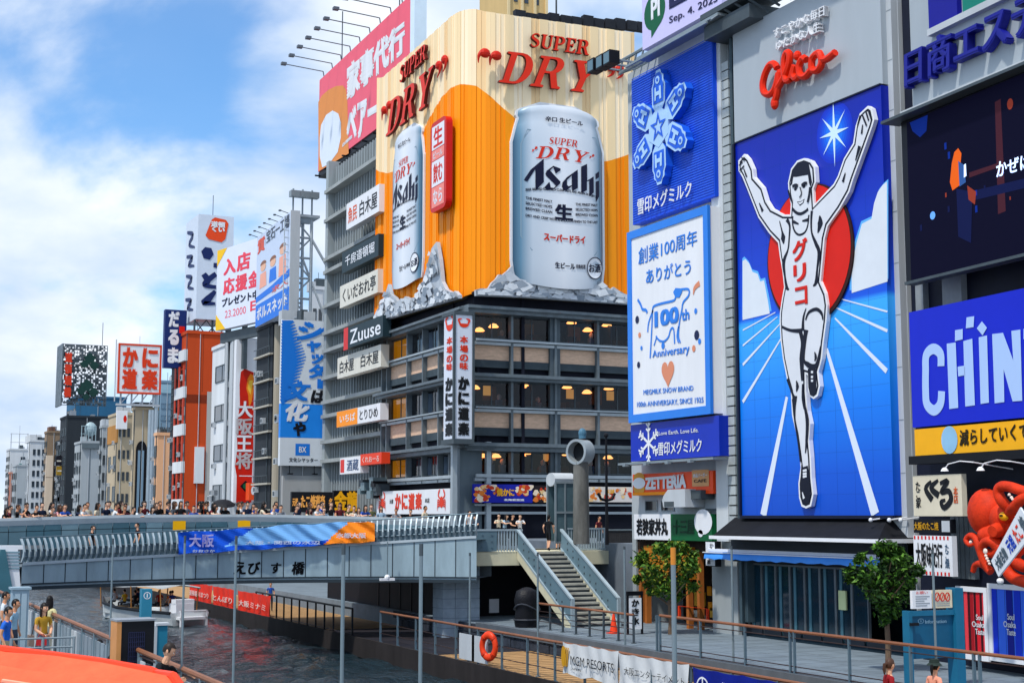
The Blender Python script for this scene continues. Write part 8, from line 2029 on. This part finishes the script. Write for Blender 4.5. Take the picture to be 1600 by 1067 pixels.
def face_mesh(hc, Rm):
    m = MB()
    for s_ in (-1, 1):
        m.mat(0).sph((s_*.03, -.088, .0), (.015, .008, .007), 8, 5); m.mat(1).sph((s_*.03, -.094, .0), (.006, .004, .006), 6, 4); m.mat(1).tube([(s_*.014,-.094,.02),(s_*.03,-.096,.025),(s_*.047,-.088,.02)], .004, 5)
    m.mat(2).tube([(-.022,-.087,-.055),(-.008,-.094,-.053),(.008,-.094,-.053),(.022,-.087,-.055)], [.003,.006,.006,.003], 5)
    m.mat(3).tube([(0,-.094,.012),(0,-.106,-.02),(0,-.11,-.03)], [.006,.011,.009], 6)
    m.v = [tuple(hc + Rm @ Vector(p)) for p in m.v]; return m
def pose(**k):
    J = base_pose()
    for a_, b_ in k.items(): J[a_] = b_
    return J
PROTO = {}
def proto(key, J, hair='short', fingers=False, **kw):
    m, hc, Rm = body_mesh(J, fingers=fingers, **kw)
    mats = [pm(SKIN[0], 'skin'), pm('#333333', 'top'), pm('#222233', 'bottom'), SHOE]
    o = m.build('person', mats, None, smooth='auto'); 
    h = hair_mesh(hair, hc, Rm).build('hair', HAIR, o, smooth='auto'); f = face_mesh(hc, Rm).build('face', [WINK, BLACK, pm('#9a4a40', 'lips'), pm(SKIN[0], 'skin')], o, smooth='auto')
    PROTO[key] = (o, hc, Rm); COL.objects.unlink(o); COL.objects.unlink(h); COL.objects.unlink(f)
def person(key, label, loc, face_to, top, bottom, skin=0, scale=1., group=None, hairc=None, shoes=None):
    """face_to: angle of the facing direction (0 faces -Y)"""
    o0, hc, Rm = PROTO[key]; o = o0.copy(); COL.objects.link(o)
    ms = [pm(SKIN[skin], 'skin'), pm(top, 'top'), pm(bottom, 'bottom'), pm(shoes, 'shoe') if shoes else SHOE]
    for i, s_ in enumerate(o.material_slots): s_.link = 'OBJECT'; s_.material = ms[i]
    for ch in o0.children:
        c = ch.copy(); COL.objects.link(c); c.parent = o
        if ch.name.startswith('face'):
            c.material_slots[3].link = 'OBJECT'; c.material_slots[3].material = ms[0]
        elif hairc: c.material_slots[0].link = 'OBJECT'; c.material_slots[0].material = mat(hairc, .5, var=.2, sc=20, name='hair')
    o.location = loc; o.rotation_euler = (0, 0, face_to); o.scale = (scale,)*3
    props(o, label, 'person', group); return o
L2 = dict(elr=(.23,-.14,1.15), wrr=(.10,-.30,1.10), har=(.05,-.36,1.10), ell=(-.23,-.14,1.15), wrl=(-.10,-.30,1.10), hal=(-.05,-.36,1.10))
proto('stand', pose()); proto('stand_long', pose(nod=.1, turn=.3), 'long')
proto('lean', pose(lean=.24, shl=(-.165,-.02,1.36), elr=(.25,-.24,1.20), wrr=(.12,-.42,1.24), har=(.06,-.48,1.24), ell=(-.25,-.24,1.20), wrl=(-.12,-.42,1.24), hal=(-.06,-.48,1.24), turn=-.3, nod=.15))
proto('lean_long', pose(lean=.22, elr=(.25,-.22,1.20), wrr=(.10,-.40,1.24), har=(.03,-.46,1.24), ell=(-.25,-.22,1.20), wrl=(-.12,-.40,1.24), hal=(-.06,-.46,1.24), turn=.25), 'bangs')
proto('photo', pose(elr=(.26,-.22,1.28), wrr=(.12,-.36,1.46), har=(.08,-.38,1.54), ell=(-.26,-.22,1.28), wrl=(-.12,-.36,1.46), hal=(-.08,-.38,1.54)), 'short')
proto('phone', pose(nod=.35, **L2), 'short'); proto('phone_long', pose(nod=.3, turn=-.2, **L2), 'long')
proto('walk', pose(knr=(.09,-.20,.52), anr=(.10,-.14,.10), tor=(.115,-.31,.06), knl=(-.09,.08,.49), anl=(-.10,.28,.14), tol=(-.11,.13,.04), elr=(.22,.14,1.14), wrr=(.22,.02,.93), har=(.22,-.02,.86), ell=(-.22,-.06,1.13), wrl=(-.22,-.24,.97), hal=(-.22,-.29,.91)), 'tied', shorts=True)
sit = dict(pelvis=(0,0,.50), waist=(0,.02,.66), chest=(0,.02,.86), neck0=(0,.02,1.0), neck=(0,0,1.05))
for s_, k in ((-1,'l'),(1,'r')): sit.update({'sh'+k:(s_*.165,.01,.96), 'el'+k:(s_*.23,-.02,.70), 'wr'+k:(s_*.17,-.24,.62), 'ha'+k:(s_*.14,-.31,.60), 'hip'+k:(s_*.09,-.03,.48), 'kn'+k:(s_*.12,-.42,.47), 'an'+k:(s_*.12,-.40,.08), 'to'+k:(s_*.12,-.55,.035)})
proto('sit', pose(**sit), 'short')
# near figures, with fingers
proto('man_leaning', pose(lean=.35, nod=.45, turn=.35, shr=(.16,-.05,1.34), elr=(.24,-.25,1.13), wrr=(.20,-.48,1.16), har=(.18,-.56,1.15), ell=(-.24,-.20,1.10), wrl=(-.12,-.42,1.12), hal=(-.07,-.49,1.13)), 'short', True)
proto('man_walking', pose(ell=(-.24,.06,1.13), wrl=(-.25,-.06,.90), hal=(-.25,-.09,.82), elr=(.23,.02,1.12), wrr=(.24,-.10,.90), har=(.24,-.13,.82), knr=(.09,-.10,.5), anr=(.1,-.06,.09), tor=(.11,-.23,.04), turn=-.25, nod=.1), 'short', True)
proto('woman_bag', pose(elr=(.20,-.03,1.13), wrr=(.06,-.22,1.02), har=(.0,-.25,1.0), ell=(-.20,.0,1.12), wrl=(-.06,-.20,.98), hal=(.0,-.24,.96), turn=.2), 'bangs', True)
proto('woman_back', pose(turn=.5, nod=.1), 'tied', True)
# --- near walkers on the north bank
def nloc(px, d, dz=0): p = stand(px, d, ZN+dz); return p
FACE = lambda px, k=0: -YAW - math.atan((px-800)/2290) + k      # facing the viewer
a1 = person('man_walking', 'man in a bright blue shirt and beige trousers walking on the north bank', nloc(18, 33), FACE(18, 1.25), '#1f5fbf', '#a89a80', 1)
a2 = person('stand', 'person in pale blue behind the bright blue shirt, dark hair', nloc(29, 36), FACE(29, 1.2), '#8fb4c8', '#3a4250', 1)
a3 = person('stand', 'man in a white top standing farthest back beside the grey cabinet', nloc(13, 39.5), FACE(13, 1.4), '#c9ced2', '#2a2e36', 1)
a4 = person('woman_bag', 'woman in a mustard top and long grey skirt holding a red bag', nloc(74, 34.5), FACE(74, .55), '#b48a2a', '#6e7f8c', 0)
m = MB(); m.lathe([(.145,.0),(.16,-.2),(.20,-.5),(.25,-.78),(.24,-.79)], 18, sc=(1,.8)); sk_ = m.build('skirt', pm('#7c8d9a', 'skirt_grey'), a4, (0,0,1.02), smooth=True)
a5 = person('stand_long', 'woman in pale yellow behind the mustard top, back of dark hair showing', nloc(82, 37.5), FACE(82, 2.6), '#d9cf9a', '#8a8a80', 0)
rbg = thing('red_handbag', 'small red handbag held by the woman in mustard', 'bag', Vector(a4.location)+Vector((0,0,.86))); rbg.location += Vector((-.13*sin(YAW), -.22, 0)); MB().box(-.11,-.06,-.09,.11,.06,.08).build('bag_body', mat('#b8282c', .5, var=.1, name='bag_red'), rbg); MB().tube([(-.09,0,.08),(-.05,0,.16),(.05,0,.16),(.09,0,.08)], .01, 5).build('bag_handle', mat('#8a1c20', .5, name='bag_strap'), rbg)
bbg = thing('shoulder_bag', 'brown shoulder bag at the hip of the woman in mustard', 'bag', Vector(a4.location)+Vector((-.27,-.02,.88))); m = MB().box(-.06,-.15,-.13,.06,.15,.12); m.build('bag_body', mat('#7a6a60', .6, var=.2, name='bag_brown'), bbg); MB().tube([(0,-.12,.12),(.08,-.05,.45),(.16,.02,.52)], .012, 5).build('bag_strap', mat('#3a2e28', .6, name='strap_brown'), bbg)
a6 = person('stand', 'dark haired person in profile just above the orange canopy edge', nloc(38, 29.5, -.60), FACE(38, 1.3), '#3a2a2c', '#22242c', 2)
a7 = person('stand_long', 'woman with long dark hair facing the viewer behind the orange canopy', nloc(87, 28.5, -.70), FACE(87, .1), '#2a2c3a', '#22242c', 0)
a8 = person('man_leaning', 'man in black with a shaved nape leaning on the railing by the black cabinet', nloc(252, 24.1), FACE(254, 1.0), '#101116', '#15161c', 0, 1.0, hairc='#2a221e')
a9 = person('stand', 'person with black hair crouched low behind the north bank railing', nloc(161, 33, -.72), FACE(161, 2.5), '#1d2026', '#1d2026', 0)
a10 = person('stand_long', 'person in dark red half hidden between railing and black cabinet', nloc(181, 30, -.78), FACE(181, .5), '#5a2a2c', '#22242c', 1)
# --- near figures on the boardwalk below the runner sign
def bloc_(px, d): p = stand(px, d, 0); return p
p = stand(1382, 29, 0); zt = zat(p.x, p.y, 1029); b1 = person('woman_back', 'woman in a dark red top with tied brown hair at the lower edge', (p.x, p.y, zt-1.72), FACE(1382, 1.9), '#8a0f18', '#2a2c34', 0, hairc='#4a3226')
p = stand(1452, 30, 0); zt = zat(p.x, p.y, 1033); b2 = person('woman_back', 'person in a salmon pink top and dark green bucket hat', (p.x, p.y, zt-1.70), FACE(1452, 2.2), '#e59a80', '#3a3c44', 0)
hat = thing('bucket_hat', 'dark green bucket hat on the person in salmon pink', 'hat', (p.x, p.y, zt-1.70+1.66)); MB().lathe([(.16,-.03),(.105,.02),(.095,.09),(.01,.10)], 18).build('crown', mat('#23302c', .8, var=.2, sc=8, name='hat_green'), hat)
pf = thing('floating_deck', 'dark floating deck at the water edge below the two near figures', 'deck', (b1.location.x, b1.location.y, b1.location.z)); MB().box(-2.5,-2.5,-.25,3.5,2.5,-.02).build('deck_board', WOODF, pf); MB().box(-2.5,-2.5,ZW-b1.location.z-.3,3.5,2.5,-.26).build('pontoon', BLACK, pf)
# --- the crowd along the bridge parapet
TOPS = [('black','#141519'),('navy','#1c2740'),('white','#d4d6d8'),('grey','#7c8188'),('blue','#1f4fa8'),('cream','#cfc4ac'),('maroon','#5c1c24'),('olive','#5a5e3c'),('pink','#d89aa0'),('pale blue','#9db8cc')]
NM = {a: b for a, b in TOPS}
crowd = [(5,'lean_long','black',0),(27,'photo','black',0),(40,'phone','black',.2),(53,'lean','black',.1),(65,'stand','navy',0),(80,'phone_long','white',.2),(88,'lean_long','pink',0),(99,'lean','blue',.1),(127,'lean','white',0),(136,'stand','cream',.5),(166,'stand','navy',.6),(176,'lean','white',0),(187,'stand_long','maroon',.4),(195,'phone','black',.5),(203,'lean','grey',.1),(215,'lean_long','white',.1),(225,'phone_long','maroon',.4),(235,'lean_long','pale blue',0),(249,'stand','black',.9),(262,'phone','navy',.6),(271,'stand','cream',.7),(282,'stand_long','black',.3),(301,'lean','blue',.1),(311,'stand','navy',.7),(322,'phone','black',.3),(333,'lean_long','cream',.2),(346,'stand','grey',.8),(372,'stand','black',.4),(386,'phone','navy',.3),(399,'lean','maroon',.2),(411,'stand_long','black',.5),(424,'lean','white',.2),(437,'lean','grey',.3),(466,'stand','navy',.9),(479,'lean_long','cream',.1),(493,'lean','white',0),(504,'lean','pale blue',.2),(517,'stand','black',.8),(531,'phone_long','maroon',.5),(552,'lean','cream',.3),(559,'lean_long','white',.1),(580,'stand','olive',.6),(619,'lean','grey',0),(640,'lean','black',0),(664,'stand','cream',1.0)]
rx_ = random.Random(31)
for a_, b_, n_ in ((10,260,10),(262,420,8),(425,600,8)):
    for j in range(n_):
        crowd.append((a_+(b_-a_)*(j+.2+.6*rx_.random())/n_, rx_.choice(['stand','lean','phone','stand_long','lean_long','phone_long']), rx_.choice([t_[0] for t_ in TOPS]), .4+rx_.random()))
ordn = ['first','second','third','fourth','fifth','sixth','seventh','eighth','ninth','tenth','eleventh','twelfth','thirteenth','fourteenth','fifteenth','sixteenth','seventeenth','eighteenth','nineteenth','twentieth']
cnt = {}
rr = random.Random(12)
verb = {'lean':'leaning on','lean_long':'with a fringe leaning on','photo':'with both hands raised taking a picture behind','phone':'looking down behind','phone_long':'with long hair looking down behind','stand':'standing behind','stand_long':'with long hair standing behind'}
for px, key, colr, back in crowd:
    # nearest parapet point in that column
    i = min(range(len(Q3)), key=lambda k_: abs(pxof(Q3[k_])[0]-px)); p = Q3[i]; n_ = inw(Q3, i); bk = .55 if key.startswith('lean') else .75+back
    P_ = Vector((p.x, p.y, 0)) + n_*bk; d = P_.x*sin(YAW)+P_.y*cos(YAW); s_ = stand(px, d, ZD); h = p.z+.54+rr.uniform(-.10,.12)-ZD+ (.05 if not key.startswith('lean') else -.10)
    ang = math.atan2(n_.y, n_.x) - pi/2; ct_ = 0
    k_ = (colr, key); cnt[k_] = cnt.get(k_, 0)+1
    lab = 'person in %s %s the bridge parapet' % (colr, verb[key])
    CR = person(key, lab, s_, ang + rr.uniform(.1,1.4), NM[colr], rr.choice(['#22262e','#2c3442','#4a4640']), rr.randrange(3), max(.9, min(1.2, h/1.68)), 'crowd along the bridge parapet', hairc=rr.choice([None,None,None,'#3a281e']))
    CR['_c'] = px
tot = {}
for o in [o for o in COL.objects if '_c' in o]: tot.setdefault(o['label'], []).append(o)
for lb_, os in tot.items():
    if len(os) > 1:
        os.sort(key=lambda o: o['_c'])
        for i, o in enumerate(os): o['label'] = lb_.replace('person', ordn[i]+' person from the bridge\'s north end', 1) if len(lb_.split()) < 9 else lb_.replace('person', ordn[i]+' person', 1)
for o in [o for o in COL.objects if '_c' in o]: del o['_c']
# two walking up the ramp, behind the fins
for px, rt, lab, tp2, fa in ((155, 821, 'man in black walking on the ramp before the dark parapet panels', '#1a1b20', 1.1), (226, 817, 'person in black and red walking on the ramp near the yellow panel', '#2a1416', -1.2)):
    i = min(range(len(Q)), key=lambda k_: abs(pxof(Q[k_])[0]-px)); p = Q[i]+inw(Q, i)*1.0; zt = zat(p.x, p.y, rt); person('stand', lab, (p.x, p.y, zt-1.72), FACE(px, fa), tp2, '#22242a', 0)
# people by the stairs and beyond
st1 = stand(857, (38.9*K+.7)*sin(YAW)+(81.6*K)*cos(YAW), 3.26)
person('walk', 'woman in a black dress with bare legs at the top of the stairs', st1, FACE(857, 2.8), '#121318', '#121318', 0, 1.02)
st2 = stand(872, (40.9*K)*sin(YAW)+(82.6*K)*cos(YAW), 3.27)
pu = person('walk', 'person in dark clothes under a pale parasol at the stair head', st2, FACE(872, 3.0), '#1a2424', '#3a5048', 0, .98)
def umbrella(label, loc, r, col, h=.5, tilt=0):
    u = thing('umbrella', label, 'umbrella', loc); u.rotation_euler = (tilt, 0, 0); m = MB(); n = 16; prof = [(0,0),(.35,-.05),(.7,-.17),(1,-.36)]; vs = [(0,0,0)]
    for f_, z in prof[1:]:
        for i in range(n): s_ = 1-.06*(i % 2)*f_; vs.append((r*f_*s_*cos(2*pi*i/n), r*f_*s_*sin(2*pi*i/n), z*r))
    fs = [(0, 1+i, 1+(i+1) % n) for i in range(n)] + [(1+j*n+i, 1+(j+1)*n+i, 1+(j+1)*n+(i+1) % n, 1+j*n+(i+1) % n) for j in range(2) for i in range(n)]
    m.add(vs, fs).build('canopy', mat(col, .6, var=.08, name='umbrella_cloth'), u); MB().cyl((0,0,.08), (0,0,-.95), .012, n=6).tube([(0,0,-.95),(0,.03,-1.0),(0,.06,-.97)], .014, 6).build('shaft', DSTEEL, u); return u
p = stand(881, 74, ZD); umbrella('pale pink parasol over the stair head by the glass booth', (p.x, p.y, zat(p.x, p.y, 791.5)), .46, '#f2d2cc'); 
person('stand', 'person beneath the pale pink parasol, seen only as a dark head', (p.x, p.y, zat(p.x, p.y, 797)-1.72), FACE(881, 1), '#22242a', '#22242a', 0)
i = min(range(len(Q3)), key=lambda k_: abs(pxof(Q3[k_])[0]-361)); p = Q3[i]+inw(Q3, i)*1.1; p.z = ZD; umbrella('open black umbrella tilted over the bridge crowd', (p.x, p.y, zat(p.x, p.y, 781)), .58, '#15161c', tilt=.35)
person('stand', 'person hidden under the black umbrella on the bridge', (p.x+.05, p.y, zat(p.x, p.y, 787)-1.74), FACE(361), '#1a1b20', '#22242a', 0)
for px, top_, lab, colr, key in ((733, 798, 'person in white standing by the corner pillar', 'white', 'stand'), (746, 805, 'bent person in dark blue beside the corner pillar', 'navy', 'lean'), (779, 802, 'dark haired person left of the group under the blue crab banner', 'cream', 'lean'), (788, 803, 'person in pale blue within the group under the blue crab banner', 'pale blue', 'lean_long'), (801, 803, 'person in black within the group under the blue crab banner', 'black', 'phone'), (812, 803, 'person in white at the end of the group under the blue crab banner', 'white', 'lean'), (936, 806, 'person in maroon seen over the bar railing beside the drum pillar', 'maroon', 'stand')):
    p = stand(px, 79, ZD); zt = zat(p.x, p.y, top_); person(key, lab, (p.x, p.y, zt-1.72), FACE(px, rr.uniform(-1,1)), NM[colr], '#22242a', rr.randrange(3))
# ---------------------------------------------------------------- sightseeing boat
p0 = on(296, 976, Z=ZW); p1 = on(178, 962, Z=ZW); dv = Vector((p1.x-p0.x, p1.y-p0.y)); BLn = 11.5; ab = atan2(dv.y, dv.x)
bo = thing('tour_boat', 'open white sightseeing boat with a thin canopy and seated passengers under the bridge', 'boat', (p0.x, p0.y, ZW), ab)
def hull(sec):
    m = MB(); n = len(sec[0]); m.add([v for s_ in sec for v in s_], [(i*n+j, (i+1)*n+j, (i+1)*n+j+1, i*n+j+1) for i in range(len(sec)-1) for j in range(n-1)]); m.add(sec[0], [tuple(range(n))]); m.add(sec[-1], [tuple(reversed(range(n)))]); return m
sec = [[(x, -w_, h), (x, -w_*.85, .0), (x, -w_*.5, -.3), (x, w_*.5, -.3), (x, w_*.85, 0), (x, w_, h)] for x, w_, h in ((0,1.3,.75),(3,1.5,.75),(7,1.5,.8),(9.5,1.2,.95),(BLn,.3,1.2))]
hull(sec).build('hull', mat('#cfd6d8', .4, var=.12, name='boat_white'), bo); m = MB()
for (x0, w0, h0), (x1, w1, h1) in zip(((0,1.3,.75),(3,1.5,.75),(7,1.5,.8),(9.5,1.2,.95)), ((3,1.5,.75),(7,1.5,.8),(9.5,1.2,.95),(BLn,.3,1.2))):
    for s_ in (-1, 1): m.tube([(x0, s_*w0, h0), (x1, s_*w1, h1)], .09, 6)
m.build('rubbing_strake', BLACK, bo); MB().box(.1,-1.2,.3,9.4,1.2,.36).build('floor', mat('#8a9094', .7, var=.2, name='boat_floor'), bo)
m = MB().box(-.6,-.9,.35,0,.9,.5).box(-.6,-.9,-.2,-.45,-.75,.5).box(-.6,.75,-.2,-.45,.9,.5).box(-.6,-.9,.82,-.4,.9,.9).box(-.6,-.9,.5,-.5,-.8,.9).box(-.6,.8,.5,-.5,.9,.9); m.build('stern_platform', WHITE, bo)
m = MB(); 
for i in range(9): x0, x1 = 1.2+i*1.05, 1.2+(i+1)*1.05; z0, z1 = 2.12+.08*sin(i*.8), 2.12+.08*sin((i+1)*.8); m.add([(x0,-1.3,z0),(x1,-1.3,z1),(x1,0,z1+.22),(x0,0,z0+.22),(x1,1.3,z1),(x0,1.3,z0)], [(0,1,2,3),(3,2,4,5)]); m.tube([(x0,-1.3,z0),(x1,-1.3,z1)], .06, 5)
m.build('canopy', mat('#9aa0a2', .6, var=.25, sc=1, name='boat_canopy'), bo)
for x in (1.4, 5.4, 9.8):
    for s_ in (-1, 1): MB().cyl((x, s_*1.2, .7), (x, s_*1.28, 2.15), .04, n=6).build('canopy_post', mat('#a8743c', .5, var=.1, name='post_brown'), bo)
MB().box(.6,-.6,.36,1.5,.6,1.25).box(.62,-.62,1.25,1.2,.62,1.5).build('console', WHITE, bo); MB().box(2.0,-1.0,.36,3.4,1.0,.95).build('engine_box', mat('#dfe4e4', .5, var=.1, name='engine_white'), bo)
MB().tube([(9.8,-1.0,.6),(11.2,-.6,.4),(12.0,-.2,.9)], .28, 10).build('fender', BLACK, bo)
Mb = Matrix.Rotation(ab, 3, 'Z')
bc_ = ['orange','white','red','black','cream','yellow','navy','white']; bcol = {'orange':'#d8742c','white':'#d4d6d8','red':'#b02c24','black':'#15161a','cream':'#cfc4ac','yellow':'#d8b030','navy':'#1a2a5c'}
for i, c in enumerate(bc_):
    x, y = 4.0+.75*i, (-.75 if i % 2 == 0 else .55); v = Mb @ Vector((x, y, 0))
    person('sit', 'passenger in %s seated in the boat, %s from the helm' % (c, ordn[i]), (p0.x+v.x, p0.y+v.y, ZW+.56), ab+pi/2 + (0 if i % 2 else pi)*0 + rr.uniform(-.5,.5), bcol[c], '#2a2c34', i % 3, 1, 'passengers on the sightseeing boat')
v = Mb @ Vector((1.9, .2, 0)); person('stand', 'boat driver in a navy shirt standing at the white console', (p0.x+v.x, p0.y+v.y, ZW+.36), ab+pi/2, '#16245a', '#15161a', 1, .95)
for i in range(3):
    m = MB(); 
    for s_ in (-1, 1): m.box(4.0+i*1.8, s_*.3, .36, 4.35+i*1.8, s_*1.1, .82)
    m.build('bench', mat('#7a6a50', .6, var=.2, name='bench_brown'), bo)
# far riverside visitors on the boardwalk under the banners
for i, (px, c) in enumerate(((425,'blue'),)):
    p = stand(px, 96, ZB); person('stand', 'person in blue behind the nearest red railing banner', (colx(px, X=XB+1.6).x, colx(px, X=XB+1.6).y, ZB), FACE(px), NM[c], '#2a2c34', i % 3)
for k_, (o, hc, Rm) in list(PROTO.items()):
    for ch in list(o.children): bpy.data.objects.remove(ch)
    bpy.data.objects.remove(o)
